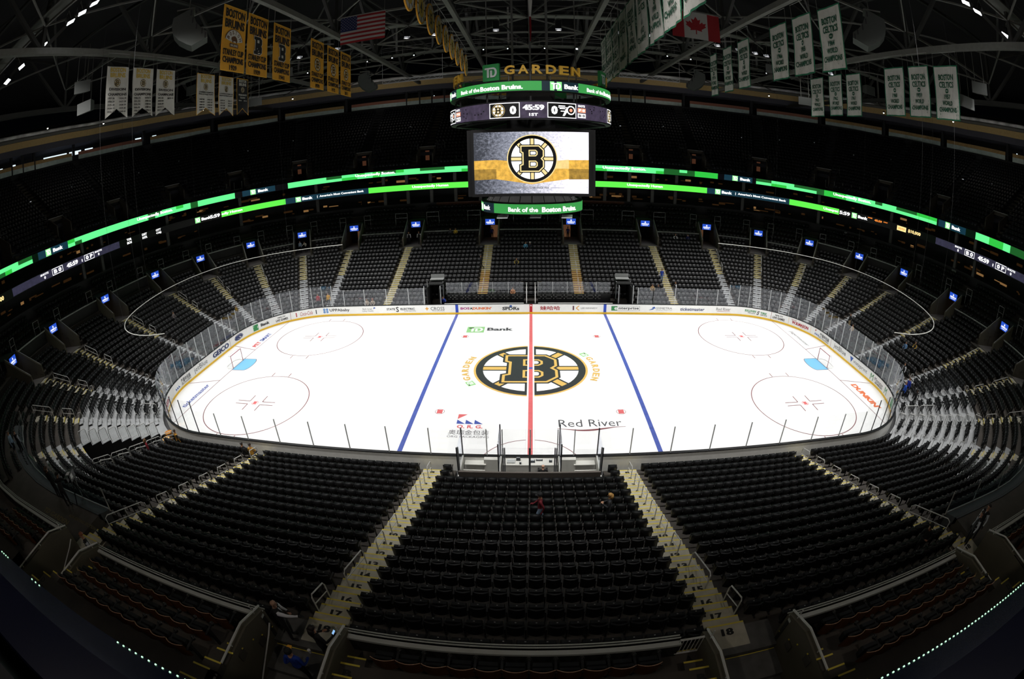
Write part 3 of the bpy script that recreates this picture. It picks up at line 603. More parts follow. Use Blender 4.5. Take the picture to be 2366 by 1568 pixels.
# ---------------------------------------------------------------- penalty and scorer's box on the near side
M_boxwall = mat('box_wall_brown', '#5d5752', .7, var=.06); M_counter = mat('counter_white', '#d8d8d2', .5); M_boxin = mat('box_grey', '#6d6c6a', .7)
t = thing('penalty_box', label='white walled penalty boxes and scorer desk behind the near boards', cat='penalty box')
mb = MB(); mb.box((0, -15.12, .82), (7.1, .1, 1.62)); mb.obj('rear_wall', M_boxwall, t)
mb = MB()
for x in (-3.6, -1.55, 1.55, 3.6): mb.box((x, -14.1, .6), (.08, 1.95, 1.2))
for x0, x1 in ((-2.45, -1.6), (1.6, 2.45)): mb.box(((x0 + x1) / 2, -13.3, .62), (x1 - x0, .25, 1.0))
clusters(mb, 'side_wall', M_counter, t)
mb = MB(); mb.box((0, -14.1, .05), (7.1, 1.95, .1)); mb.obj('box_floor', M_boxin, t)
mb = MB(); mb.box((0, -13.42, .98), (2.9, .62, .06)); mb.box((0, -13.7, .5), (2.9, .05, .9)); mb.obj('counter', M_counter, t)
for x0, x1 in ((-3.5, -2.35), (2.35, 3.5)):
    mb = MB(); mb.box(((x0 + x1) / 2, -13.3, .8), (x1 - x0, .4, .05)); mb.box(((x0 + x1) / 2, -14.65, .5), (x1 - x0 + .5, .4, .08)); mb.box(((x0 + x1) / 2, -14.0, .45), (x1 - x0, .06, .8)); mb.obj('bench', M_counter, t)
for k, (x, y, w, z1) in enumerate(((-2.4, -15.0, 2.2, 2.95), (-.62, -15.0, 1.2, 3.05), (.62, -15.0, 1.2, 3.05), (2.4, -15.0, 2.2, 2.95))):
    g = thing('glass_pane', label='clear glass pane on the rear wall of the penalty box, %s from its left end' % ORD[k], cat='glass pane', group='rink glass panes')
    mb = MB(); mb.box((x, y, (1.65 + z1) / 2), (w, .012, z1 - 1.65)); mb.obj('glass', M_glass, g)
    mb = MB(); mb.box((x - w / 2, y, 2.1), (.06, .06, 1.9)); mb.box((x + w / 2, y, 2.1), (.06, .06, 1.9)); clusters(mb, 'stanchion', mat('stanchion_grey', '#7c8084', .4), g)
for k, x in enumerate((-3.6, -1.55, 1.55, 3.6)):
    g = thing('glass_pane', label='clear glass side pane between the penalty box bays, %s from the left' % ORD[k], cat='glass pane', group='rink glass panes')
    z1 = 3.3 if abs(x) < 2 else 2.8
    mb = MB(); mb.box((x, -14.0, (1.2 + z1) / 2), (.012, 1.8, z1 - 1.2)); mb.obj('glass', M_glass, g)
    mb = MB(); mb.box((x, -13.15, 2.0), (.06, .09, z1 - .9)); mb.box((x, -14.85, 2.0), (.06, .06, z1 - 1.0)); clusters(mb, 'stanchion', M_darkstan, g)
for k, (nm, x, y, dx, dy, dz, c, lab, cat) in enumerate((('control_console', -1.0, -13.45, .42, .3, .07, '#b9bcbc', 'grey control console at the left end of the scorer desk', 'console'), ('monitor', -.62, -13.3, .22, .12, .16, '#22262c', 'small dark monitor beside the control console', 'monitor'), ('laptop', .12, -13.4, .3, .26, .04, '#2b2f35', 'open dark laptop in the middle of the scorer desk', 'laptop'), ('radio_unit', -.5, -13.6, .1, .12, .08, '#303236', 'black radio unit near the front of the scorer desk', 'radio'), ('phone', 1.1, -13.4, .16, .2, .06, '#303438', 'dark desk phone at the right end of the scorer desk', 'phone'), ('keyboard', .5, -13.3, .36, .14, .03, '#3a3c40', 'dark keyboard next to the laptop on the scorer desk', 'keyboard'))):
    mb = MB(); mb.box((0, 0, dz / 2), (dx, dy, dz)); mb.box((0, dy * .2, dz + .01), (dx * .8, dy * .3, .02), 1); o = mb.obj(nm, [mat('dev_' + nm, c, .5), mat('dev_light', '#cfd4d6', .5)], loc=(x, y, 1.011)); tag(o, lab, cat)
mb = MB(); mb.box((0, 0, .42), (.42, .4, .06)); mb.box((0, -.2, .66), (.42, .05, .45)); mb.tube([(0, 0, 0), (0, 0, .4)], .03, 6); mb.box((0, 0, .02), (.4, .4, .04)); tag(mb.obj('desk_chair', mat('chair_red', '#4a1f1f', .6), loc=(-.95, -14.35, .11)), 'dark red desk chair standing empty behind the scorer desk', 'chair')
# ---------------------------------------------------------------- seating bowl: concrete treads and risers
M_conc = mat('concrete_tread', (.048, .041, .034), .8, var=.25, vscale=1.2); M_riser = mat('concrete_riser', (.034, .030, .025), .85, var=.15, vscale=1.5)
M_silver = mat('aluminium_deck', (.36, .37, .38), .45, 0.0, var=.10, vscale=1.5); M_navyc = mat('dark_concrete', (.008, .010, .016), .9)
M_aisle = mat('aisle_concrete', (.40, .375, .30), .8, var=.15, vscale=2.5); M_yellow = mat('yellow_nosing', (.62, .50, .06), .6); M_wood = mat('timber_step', (.34, .20, .11), .6, var=.15, vscale=4)
M_num = mat('stencil_black', '#101010', .7); M_wallc = mat('vomitory_wall', (.085, .074, .052), .8, var=.12, vscale=1.0); M_wallin = mat('vomitory_wall_inner', (.055, .052, .058), .8, var=.1)
M_rail = mat('rail_metal', (.30, .30, .30), .38, 0.0); M_railbright = mat('rail_bright', (.55, .55, .54), .35)
VOM = [5.4, 15.6, 22.9, 25.6, 28.3, 31.05, 33.7, 39.8, 45.8, 48.6]
VOMS = [sg * v for sg in (-1, 1) for v in VOM]
NEARV = [(-1, PER / 2 - 15.35), (1, PER / 2 - 15.35), (-1, PER / 2 - 5.5), (1, PER / 2 - 5.5)]
AISLE = [sg * v for sg in (-1, 1) for v in (5.35, 15.9, 22.9, 25.6, 28.3, 31.05, 33.7, 39.8, 45.8, 48.5, 51.25, 54.2, PER / 2 - 16.45, PER / 2 - 5.3)]
def s_at_x(x, o):      # near side: place on the offset curve with this x
    lo, hi = PER / 2 - 40, PER / 2
    for _ in range(50):
        m = (lo + hi) / 2
        if pos(m, o)[0] > abs(x): lo = m
        else: hi = m
    return m if x > 0 else -m
def hw(s, o, w): d = w * dsdl(s, o); return (s - d, s + d)
def cuts(n):
    """places where loge row n (1..18) is interrupted"""
    o = RY(n) - .3; c = []
    if n <= 2: c += [(-11.3, 11.3), (PER / 2 - 4.0, PER / 2 + 4.0)]
    if n <= 9: c.append((-53.4, s_at_x(-24.45, o)))
    if n >= 15: c += [(s_at_x(27.0, o), PER / 2 - 17.3), (-(PER / 2 - 17.3), s_at_x(-27.0, o))]
    if n >= 17: c += [hw(v, o, 1.12) for v in VOMS]
    if n >= 18: c += [hw(sg * v, o, 1.12) for sg, v in NEARV]
    return [(min(a, b), max(a, b)) for a, b in c]
def silver(n, a, b):
    m = ((a + b) / 2 + PER / 2) % PER - PER / 2; m = abs(m)
    return (n <= 9 and 46.5 < m < PER / 2 - 24.3) or (10 <= n <= 13 and 53.5 < m < 56.3)
TB = MB()
for n in range(1, 19):
    o0, o1 = RY(n) - .70, RY(n) + .113; z0 = 0.0 if n == 1 else RZ(n - 1); z = RZ(n)
    if n == 3: z0 = RZ(0)
    for a, b in complement(cuts(n)):
        bs = [a] + sorted(x + k * PER for x in (46.5, PER - 46.5, PER / 2 - 24.3, PER / 2 + 24.3, 53.5, 56.3, PER - 53.5, PER - 56.3) for k in (0, 1) if a < x + k * PER < b) + [b]
        for p, q in zip(bs[:-1], bs[1:]):
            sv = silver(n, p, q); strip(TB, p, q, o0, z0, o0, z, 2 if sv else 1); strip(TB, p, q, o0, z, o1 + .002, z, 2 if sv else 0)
BOWL = TB.obj('floor_seating_terrace', [M_conc, M_riser, M_silver]); tag(BOWL, kind='structure')
mb = MB()
for a, b in complement([(-11.3, 11.3), (PER / 2 - 4.0, PER / 2 + 4.0), (-53.4, s_at_x(-24.45, 1))] if False else [(0, .001)]): strip(mb, a, b, .14, -.02, 22, -.02, 0)
tag(mb.obj('floor_arena', mat('arena_floor', (.05, .05, .052), .8, var=.1)), kind='structure')
# club rows A..F above the loge
CO = [15.85 + .85 * k for k in range(6)]; CZ = [5.95 + .55 * k for k in range(6)]
mb = MB()
def ccuts(k):
    o = CO[k]; c = [hw(sg * v, o, 1.12) for sg, v in NEARV]
    if k < 3: c += [hw(v, o, 1.12) for v in VOMS]
    if k < 2: c += [(27.5 * 0 + 33.9, 56)] if False else []
    return c
for k in range(6):
    o0, o1 = CO[k] - .74, CO[k] + .11; z0 = 5.0 if k == 0 else CZ[k - 1]
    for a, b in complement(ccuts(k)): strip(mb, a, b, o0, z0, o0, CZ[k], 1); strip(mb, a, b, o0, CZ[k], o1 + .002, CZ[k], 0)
tag(mb.obj('floor_club_terrace', [M_conc, M_riser]), kind='structure')
# parapet between loge and club rows: pale double rail
M_parapet = mat('parapet_dark', (.012, .012, .011), .7); M_palerail = mat('pale_rail', (.42, .44, .42), .45)
def fascia(name, a, b, o, z0, z1, label, rails=True, wall=M_parapet, w=.12):
    t = thing(name, label=label, cat='parapet', group='parapets in front of the club rows')
    mb = MB(); ringprofile(mb, a, b, [(o, z0), (o, z1 - .1), (o + w, z1 - .1), (o + w, z0)]); mb.obj('parapet_wall', wall, t)
    mb = MB()
    ringprofile(mb, a, b, [(o + .02, z1 - .1), (o + .02, z1 - .02), (o + .15, z1 - .02), (o + .15, z1 - .1)], 0)
    ringprofile(mb, a, b, [(o - .04, z1 + .02), (o - .04, z1 + .05), (o - .01, z1 + .05), (o - .01, z1 + .02)], 0); ringprofile(mb, a, b, [(o - .13, z1 - .01), (o - .13, z1 + .02), (o - .10, z1 + .02), (o - .10, z1 - .01)], 0)
    mb.obj('pale_rail', M_palerail, t); return t
for a, b, w in ((PER / 2 - 14.2, PER / 2 - 6.6, 'near right section'), (PER / 2 - 3.6, PER / 2 + 4.3, 'middle near section'), (PER / 2 + 6.6, PER / 2 + 14.2, 'near left section'),
                (PER / 2 - 24.5, PER / 2 - 16.6, 'right accessible deck'), (PER / 2 + 16.6, PER / 2 + 24.5, 'left accessible deck')):
    fascia('section_parapet', a, b, 15.1, 5.0, 6.62, 'dark parapet with pale double rail behind row 18 of the %s' % w)
fv = [-48.6, -45.8, -39.8, -33.7, -31.05, -28.3, -25.6, -22.9, -15.6, -5.4, 5.4, 15.6, 22.9, 25.6, 28.3, 31.05, 33.7, 39.8, 45.8, 48.6]
names = ['leftmost', 'second from the left', 'third from the left', 'fourth from the left', 'fifth from the left', 'sixth from the left', 'seventh from the left', 'eighth from the left', 'ninth from the left', 'tenth from the left']
for i in range(len(fv) - 1):
    a, b = fv[i], fv[i + 1]; mid = (a + b) / 2; d = 1.25 * dsdl(a, 15.1); d2 = 1.25 * dsdl(b, 15.1)
    high = mid < -29 ; fr = high or 29 < mid < 34
    if fr: t = fascia('section_parapet', a + d, b - d2, 16.3, 5.6, 7.75, 'pale railed parapet between the vomitory walls at %.0f and %.0f m round the %s end' % (abs(a), abs(b), 'left' if mid < 0 else 'right'))
    else: t = fascia('section_parapet', a + d, b - d2, 15.1, 5.0, 6.55, 'low parapet with pale rail along the far stands, bay %.0f m %s of the middle' % (abs(mid), 'left' if mid < 0 else 'right') if abs(mid) > .1 else 'low parapet with pale rail along the far stands, middle bay behind the scoreboard')
# ---------------------------------------------------------------- aisle stairs
def numeral(mb, s, lab, o, z, m, w=.34, inward=True):
    x, y, nx, ny = pos(s, o); T = (-ny, nx); fn = lambda u, v, h: (x + T[0] * u - nx * v * 1.0, y + T[1] * u - ny * v * 1.0, z + h)
    # read from above by someone walking down towards the ice
    text(mb, lab, fn, 0, 0, w if len(lab) > 1 else w * .5, .24, m, .006, .07)
for s in AISLE:
    sg = 'left' if s < 0 else 'right'; m = abs(s); near = m > PER / 2 - 20; mid = m < 6
    rmax = 16 if not near else 18
    if m in (51.25, 54.2): rmax = 14
    w = .55 if near or m < 20 else .5
    t = thing('aisle_stairs', kind='structure'); st = MB(); ye = MB(); nu = MB()
    for n in range(1, rmax + 1):
        if n <= 2 and (m < 11.3): continue
        if s < 0 and n <= 9 and 53.3 < m < 56: continue
        if n > 14 and 54 < m < 60: continue
        o0, o1 = RY(n) - .70, RY(n) + .113; z = RZ(n); zn = RZ(n + 1); a, b = hw(s, o0, w); mt = 1 if (mid and not near and n <= 9) else (2 if (n <= 9 and 20.5 < m < PER / 2 - 24) else 0)
        strip(st, a, b, o0 - .004, z - .28, o0 - .004, z + .004, mt); strip(st, a, b, o0 - .004, z + .004, o1, z + .004, mt)
        if n < rmax:
            zm = (z + zn) / 2; oo = o1 - .36; strip(st, a, b, oo, z, oo, zm, mt); strip(st, a, b, oo, zm, o1, zm, mt)
            if mt != 2: strip(ye, a, b, oo - .006, zm + .006, oo + .045, zm + .006); strip(ye, a, b, oo - .006, zm - .05, oo - .006, zm + .006)
        if mt != 2: strip(ye, a, b, o0 - .01, z + .008, o0 + .045, z + .008); strip(ye, a, b, o0 - .01, z - .05, o0 - .01, z + .008)
        if near and n <= 18: numeral(nu, s + (0 if m < PER / 2 - 10 else 0), str(n), RY(n) - .42, z + .006, 0)
    st.obj('step', [M_aisle, M_wood, M_silver], t)
    if ye.v: ye.obj('yellow_nosing', M_yellow, t)
    if nu.v: clusters(nu, 'row_number', M_num, t, .05)
# ---------------------------------------------------------------- folding seats
M_seat = mat('seat_black_plastic', (.0060, .0062, .0070), .45, spec=.35); M_pan = mat('seat_pad', (.0070, .0074, .0088), .5, spec=.3); M_arm = mat('seat_arm', (.007, .007, .008), .5); M_plate = mat('seat_number_plate', (.35, .35, .34), .35)
def seat_parts(hi=True):
    P = {}
    mb = MB(); K = 6 if hi else 3; xs = np.linspace(-.225, .225, K + 1); V = []
    for x in xs:
        u = x / .225; yb = -.075 * u * u
        top = .87 - .025 * abs(u) ** 3; V += [(x, yb - .045 - .06, .40), (x, yb - .045, top), (x, yb, top - .005), (x, yb - .055, .36)]
    F = []
    for i in range(K):
        for k in range(4): F.append((i * 4 + k, i * 4 + (k + 1) % 4, i * 4 + 4 + (k + 1) % 4, i * 4 + 4 + k))
    F += [(3, 2, 1, 0), (K * 4, K * 4 + 1, K * 4 + 2, K * 4 + 3)]; mb.add(V, F); P['backrest'] = mb
    mb = MB()
    if hi: mb.add([(-.2, -.30, .42), (.2, -.30, .42), (.2, -.17, .40), (-.2, -.17, .40), (-.21, -.33, .70), (.21, -.33, .70), (.21, -.185, .70), (-.21, -.185, .70), (-.19, -.31, .755), (.19, -.31, .755), (.19, -.205, .755), (-.19, -.205, .755)],
                  [(0, 3, 2, 1), (0, 1, 5, 4), (1, 2, 6, 5), (2, 3, 7, 6), (3, 0, 4, 7), (4, 5, 9, 8), (5, 6, 10, 9), (6, 7, 11, 10), (7, 4, 8, 11), (8, 9, 10, 11)])
    else: mb.box((0, -.25, .57), (.40, .13, .32))
    P['seat_pan'] = mb
    mb = MB(); mb.box((-.2525, -.2, .33), (.035, .06, .66)); mb.box((-.2525, -.24, .655), (.045, .32, .03))
    if hi: mb.box((-.2525, -.2, .02), (.05, .22, .04))
    P['armrest'] = mb
    mb = MB(); h_ = .7 if not hi else .757; mb.add([(-.02, -.27, h_ + .008), (.02, -.27, h_ + .008), (.02, -.245, h_ + .008), (-.02, -.245, h_ + .008)] if hi else [(-.02, -.32, .68), (.02, -.32, .68), (.02, -.32, .715), (-.02, -.32, .715)], [(0, 1, 2, 3)])
    P['number_plate'] = mb
    return P
SEATS = []      # (s, offset, z, row, interval number)
for n in range(1, 19):
    o = RY(n); c = cuts(n)
    for s in AISLE:
        m = abs(s)
        if m > PER / 2 - 20 or n <= 16: c.append(hw(s, o - .3, .60))
    for v in VOMS:
        if n in (15, 16): c.append(hw(v, o - .3, 1.5))
        if n >= 17: c.append(hw(v, o - .3, 1.9))
    if n <= 9: c += [(50.2, 51.9), (-53.4, -50.7), (53.2, 54.2)]
    for a, b in complement([(min(p, q), max(p, q)) for p, q in c]):
        for i, s in enumerate(walk(a, b, o - .15, .505, .02)): SEATS.append((s, o, RZ(n), n, i))
CAMP = Vector((0.0836, -33.465, 16.326))
def fr(e): x, y, nx, ny = pos(e[0], e[1]); return x, y, nx, ny
def near_candidate(e):
    x, y, nx, ny = fr(e); return y < -14 and abs(x) < 16.2 and e[3] >= 6 and ny < -.99
cand = sorted([e for e in SEATS if near_candidate(e)], key=lambda e: (Vector((fr(e)[0], fr(e)[1], e[2] + .6)) - CAMP).length)[:300]
cset = set(id(e) for e in cand)
HP = seat_parts(True); pm = {'backrest': M_seat, 'seat_pan': M_pan, 'armrest': M_arm, 'number_plate': M_plate}
meshes = {k: v.mesh(k, [pm[k]]) for k, v in HP.items()}
proto = None
def section_name(x): return 'middle near block' if abs(x) < 4.9 else ('left near block' if x < 0 else 'right near block')
groups = {}
for e in cand: x = fr(e)[0]; groups.setdefault((e[3], section_name(x)), []).append(e)
for (n, sec), L in groups.items():
    L.sort(key=lambda e: fr(e)[0])
    for i, e in enumerate(L):
        x, y, nx, ny = fr(e); lab = 'black folding seat, row %d of the %s, %s from its left end' % (n, sec, ORD[i])
        if proto is None:
            proto = thing('folding_seat', (x, y, e[2]), math.atan2(ny, nx) - PI / 2, lab, 'seat', 'black folding seats of the near stands'); 
            for k, me in meshes.items(): o = bpy.data.objects.new(k, me); COL.objects.link(o); o.parent = proto
        else: dup(proto, (x, y, e[2]), math.atan2(ny, nx) - PI / 2, lab)
def mass(name, entries, P, keys, mats, label, cat, flat=False):
    V = []; F = []; mi = []; b = 0
    for j, k in enumerate(keys):
        V += P[k].v; F += [[i + b for i in f] for f in P[k].f]; mi += [j] * len(P[k].f); b += len(P[k].v)
    V = np.array(V); F = np.array(F); mi = np.array(mi); n = len(entries); G = np.array([list(pos(e[0], e[1])) + [e[2]] for e in entries])
    nx, ny = G[:, 2:3], G[:, 3:4]; X = G[:, 0:1] + V[None, :, 0] * ny + V[None, :, 1] * nx; Y = G[:, 1:2] - V[None, :, 0] * nx + V[None, :, 1] * ny; Z = G[:, 4:5] + V[None, :, 2]
    VV = np.stack([X, Y, Z], 2).reshape(-1, 3); FF = (F[None] + (np.arange(n) * len(V))[:, None, None]).reshape(-1, 4); MI = np.tile(mi, n)
    return tag(npmesh(name, VV, FF, MI, mats), label, cat, kind='stuff')
LP = seat_parts(False); rest = [e for e in SEATS if id(e) not in cset]
nearr = [e for e in rest if fr(e)[1] < -10]; farr = [e for e in rest if fr(e)[1] >= -10]
P2 = {k: HP[k] for k in HP}
mass('folding_seats', rest, LP, ['backrest', 'seat_pan', 'armrest', 'number_plate'], [M_seat, M_pan, M_arm, M_plate], 'thousands of empty black folding seats filling the lower bowl', 'seats')
# ---------------------------------------------------------------- club seats with bent wooden backs
M_cwood = mat('club_seat_wood', (.105, .040, .016), .28, var=.2, vscale=6, spec=.6); M_cedge = mat('club_wood_edge', (.40, .24, .16), .25)
CP = {}
mb = MB(); K = 8; V = []
for i in range(K + 1):
    u = -1 + 2 * i / K; x = .285 * u; yb = -.10 * u * u + .03; top = .90 - .05 * u * u; V += [(x, yb - .08, .34), (x, yb - .02, top), (x, yb, top), (x, yb - .055, .34)]
F = []
for i in range(K):
    for k in range(4): F.append((i * 4 + k, i * 4 + (k + 1) % 4, i * 4 + 4 + (k + 1) % 4, i * 4 + 4 + k))
mb.add(V, F); mb.m = [1 if (i % 4) == 1 else 0 for i in range(len(F))]; CP['wooden_back'] = (mb, [M_cwood, M_cedge])
mb = MB(); mb.box((0, -.11, .62), (.44, .07, .42)); CP['back_cushion'] = (mb, [M_pan])
mb = MB(); q = HP['seat_pan']; mb.add([(x * 1.1, y - .03, z - .02) for x, y, z in q.v], q.f); CP['seat_pan'] = (mb, [M_pan])
mb = MB(); mb.box((-.2925, -.26, .33), (.05, .08, .66)); mb.box((-.2925, -.25, .665), (.06, .36, .035)); CP['armrest'] = (mb, [M_arm])
mb = MB(); mb.lathe([(.02, .60), (.05, .61), (.058, .70), (.046, .70), (.04, .64), (.0, .63)], (-.2925, -.47, 0), 12); CP['cup_holder'] = (mb, [M_arm])
cm = {k: v[0].mesh(k, v[1], k == 'cup_holder') for k, v in CP.items()}
cproto = None
def club_seats(x0, x1, k, sec, skip=0):
    global cproto
    n = int((x1 - x0) / .585); row = 'ABCDEF'[k]
    for i in range(n):
        x = x0 + (x1 - x0 - n * .585) / 2 + (i + .5) * .585; y = -HY - CO[k]; lab = 'wooden backed club seat, row %s of %s, %s from its left' % (row, sec, ORD[i])
        if cproto is None:
            cproto = thing('club_seat', (x, y, CZ[k]), PI, lab, 'seat', 'wooden backed club seats')
            for nm, me in cm.items():
                o = bpy.data.objects.new(nm, me); COL.objects.link(o); o.parent = cproto
                if nm == 'cup_holder': o.parent = arm_o
                if nm == 'armrest': arm_o = o
        else: dup(cproto, (x, y, CZ[k]), PI, lab)
for k, (xl, xr) in enumerate(((-13.85, -7.4), (-13.5, -7.3), (-13.3, -7.2))):
    club_seats(xl, xr, k, 'left club block'); club_seats(-xr + .0, -xl + .0, k, 'right club block')
club_seats(-3.6, 3.2, 0, 'middle club block')
for k in range(3):
    club_seats(-21.4, -16.9 - .2 * k, k, 'far left club block'); club_seats(16.9 + .2 * k, 21.4, k, 'far right club block')
cs = []
for k in range(6):
    o = CO[k]; c = ccuts(k) + [(PER / 2 - 21.6, PER / 2 + 21.6)]
    for v in VOMS: c.append(hw(v, o, 1.6 if k < 3 else .8))
    for a, b in complement([(min(p, q), max(p, q)) for p, q in c]):
        m = abs(((a + b) / 2 + PER / 2) % PER - PER / 2); left = ((a + b) / 2 + PER / 2) % PER - PER / 2 < 0
        if k < 1 and (m > 29) and left: continue
        for s in walk(a, b, o - .15, .54, .1): cs.append((s, o, CZ[k]))
mass('upper_loge_seats', cs, LP, ['backrest', 'seat_pan', 'armrest', 'number_plate'], [M_seat, M_pan, M_arm, M_plate], 'dark rows of seats between the vomitories and the suites', 'seats')
# club steps beside the near vomitory walls
mb = MB(); ye = MB()
for sx in (-1, 1):
    for x in (14.15, 6.95, 4.05):
        for k in range(4):
            y0 = -HY - CO[k] + .74; z = CZ[k]
            w = .55 if x > 14 else .5
            mb.box((sx * (x - .12), y0 - .62, z + .14), (w, .28, .27)); ye.box((sx * (x - .12), y0 - .50, z + .28), (w, .05, .012)); ye.box((sx * (x - .12), y0 - .01, z + .01), (w, .05, .012))
            if x > 14 or x < 5: text(mb, 'ABCD'[k], lambda u, v, h, X=sx * (x - .12), Y=y0 - .28, Z=z: (X + u, Y + v, Z + h), 0, 0, .2, .22, 1, .006, .07)
t = thing('club_steps', kind='structure'); mb.obj('step', [M_conc, M_num], t); ye.obj('yellow_nosing', M_yellow, t)
# loose row letters on the club floor
# ---------------------------------------------------------------- vomitories
M_dark = mat('void_black', (.003, .003, .004), .9); M_warm = mat('warm_corridor', (.55, .25, .12), .8, emit=.14); M_tvb = mat('tv_blue', (.02, .09, .62), .5, emit=1.0); M_tvw = mat('tv_white', (1, 1, 1), .5, emit=1.3)
M_vfloor = mat('vom_floor', (.12, .11, .10), .8)
def local(s, o):
    x, y, nx, ny = pos(s, o); return lambda t, d, z: (x + ny * t + nx * d, y - nx * t + ny * d, z)      # t along the curve, d outward
def lbox(mb, L, t0, t1, d0, d1, z0, z1, m=0, z1b=None):
    z1b = z1 if z1b is None else z1b
    V = [L(t0, d0, z0), L(t1, d0, z0), L(t1, d1, z0), L(t0, d1, z0), L(t0, d0, z1), L(t1, d0, z1), L(t1, d1, z1b), L(t0, d1, z1b)]
    mb.add(V, [(0, 3, 2, 1), (4, 5, 6, 7), (0, 1, 5, 4), (1, 2, 6, 5), (2, 3, 7, 6), (3, 0, 4, 7)], m)
for v in VOMS:
    side = 'left' if v < 0 else 'right'; idx = VOM.index(abs(v)); L = local(v, 0); far = abs(v) < 16
    nm = '%s entrance from the middle on the %s' % (ORD[idx], side)
    t = thing('vomitory', label='concrete walled stand entrance, %s' % nm, cat='entrance', group='vomitories of the lower bowl')
    mb = MB()
    for sg in (-1, 1):
        a, b = (sg * 1.12, sg * 1.32) if sg > 0 else (-1.32, -1.12)
        lbox(mb, L, a, b, 13.35, 16.35, 4.0, 6.0, 0, 7.95); lbox(mb, L, a, b, 16.35, 18.6, 4.0, 7.95)
    clusters(mb, 'side_wall', M_wallc, t)
    mb = MB(); lbox(mb, L, -1.32, 1.32, 16.3, 18.6, 6.95, 7.95); lbox(mb, L, -1.32, 1.32, 18.5, 18.7, 4.0, 7.95); mb.obj('portal', M_navyc, t)
    mb = MB(); lbox(mb, L, -1.15, 1.15, 13.2, 18.6, 4.8, 4.93); mb.obj('landing', M_vfloor, t)
    mb = MB()
    for sg in (-1, 1): mb.tube([L(sg * 1.22, 13.4, 6.1), L(sg * 1.22, 16.3, 8.05)], .03, 5)
    for e0, e1 in ((-3.1, -1.4), (1.4, 3.1)) if far else ((-2.3, -1.4), (1.4, 2.3)):
        for zz in (8.3, 8.95): mb.tube([L(e0, 17.0, zz), L(e1, 17.0, zz)], .025, 5)
        mb.tube([L(e0, 17.0, 7.2), L(e0, 17.0, 8.95)], .025, 5); mb.tube([L(e1, 17.0, 7.2), L(e1, 17.0, 8.95)], .025, 5)
    clusters(mb, 'handrail', M_rail, t)
    if idx in (0, 2, 7): mb = MB(); lbox(mb, L, -.1 if v < 0 else -.9, .9 if v < 0 else .1, 18.3, 18.45, 4.95, 6.9); mb.obj('lit_corridor', M_warm, t)
    g = thing('tv_screen', label='blue screen glowing above the %s' % nm, cat='screen', group='blue screens over the entrances')
    mb = MB(); lbox(mb, L, -.68, .68, 16.12, 16.28, 7.0, 7.86); mb.obj('screen_case', M_black, g)
    mb = MB(); lbox(mb, L, -.63, .63, 16.10, 16.12, 7.04, 7.82); mb.obj('screen', M_tvb, g)
    fn = lambda u, w, h, L=L: L(u, 16.098 - h, w); mb = MB(); text(mb, 'ARBELLA', fn, 0, 7.38, 1.08, .17, 0, .004, .08); text(mb, 'INSURANCE', fn, 0, 7.19, .8, .09, 0, .004, .05)
    mb.flat([(-.07, 7.52), (.07, 7.52), (.10, 7.62), (0, 7.74), (-.10, 7.62)], fn, .004, 0); mb.obj('screen_lettering', M_tvw, g)
for sg, v in NEARV:
    inner = v > PER / 2 - 6; x0 = sg * (5.5 if inner else 15.35); L = lambda t, d, z, x0=x0: (x0 + t, -HY - d, z)
    t = thing('vomitory', label='concrete walled stairwell cutting the near stands %s of the middle, %s one' % ('left' if sg < 0 else 'right', 'inner' if inner else 'outer'), cat='entrance', group='vomitories of the lower bowl')
    mb = MB()
    for e in (-1, 1):
        a, b = (1.12, 1.34) if e > 0 else (-1.34, -1.12); lbox(mb, L, a, b, 15.0, 15.9, 3.2, 6.65, 0, 7.0); lbox(mb, L, a, b, 15.9, 18.7, 3.2, 7.0, 0, 7.0); lbox(mb, L, a, b, 18.7, 19.9, 3.2, 7.0, 0, 6.2)
    clusters(mb, 'side_wall', M_wallc, t)
    mb = MB()
    for i in range(11): lbox(mb, L, -1.12, 1.12, 15.3 + .3 * i, 15.6 + .3 * i + .6, 3.2, 5.58 - .19 * (i + 1))
    lbox(mb, L, -1.12, 1.12, 14.4, 15.32, 5.0, RZ(18) + .0); mb.obj('step', mat('vom_step', (.085, .083, .08), .8, var=.2), t)
    mb = MB()
    for i in range(11): lbox(mb, L, -.9, 1.12, 15.3 + .3 * i, 15.34 + .3 * i, 5.5, 5.59 - .19 * i) if False else lbox(mb, L, -1.1, 1.1, 15.3 + .3 * i, 15.345 + .3 * i, 5.58 - .19 * (i + 1), 5.588 - .19 * (i + 1))
    mb.obj('yellow_nosing', M_yellow, t)
    mb = MB()
    for e in (-1, 1):
        xx = e * 1.23; mb.tube([L(xx, 15.0, 6.75), L(xx, 15.9, 7.12), L(xx, 18.7, 7.12), L(xx, 19.3, 6.8), L(xx, 19.35, 6.4)], .035, 6)
        for d in (15.3, 16.6, 17.9, 18.9): mb.tube([L(xx, d, 6.7), L(xx, d, 7.12)], .02, 5)
    mb.tube([L(-1.0, 15.2, 6.3), L(-1.0, 15.5, 6.1), L(-1.0, 19.0, 4.5)], .025, 6)
    clusters(mb, 'handrail', M_railbright, t)
# short baluster fence beside the inner right stairwell
mb = MB()
for z in (6.05, 6.72): mb.tube([(3.55, -HY - 15.2, z), (4.15, -HY - 15.2, z)], .03, 5)
for i in range(7): mb.tube([(3.55 + .1 * i, -HY - 15.2, 6.05), (3.55 + .1 * i, -HY - 15.2, 6.72)], .012, 4)
tag(mb.obj('baluster_fence', M_railbright), 'short grey baluster fence between the middle parapet and the right stairwell', 'fence')
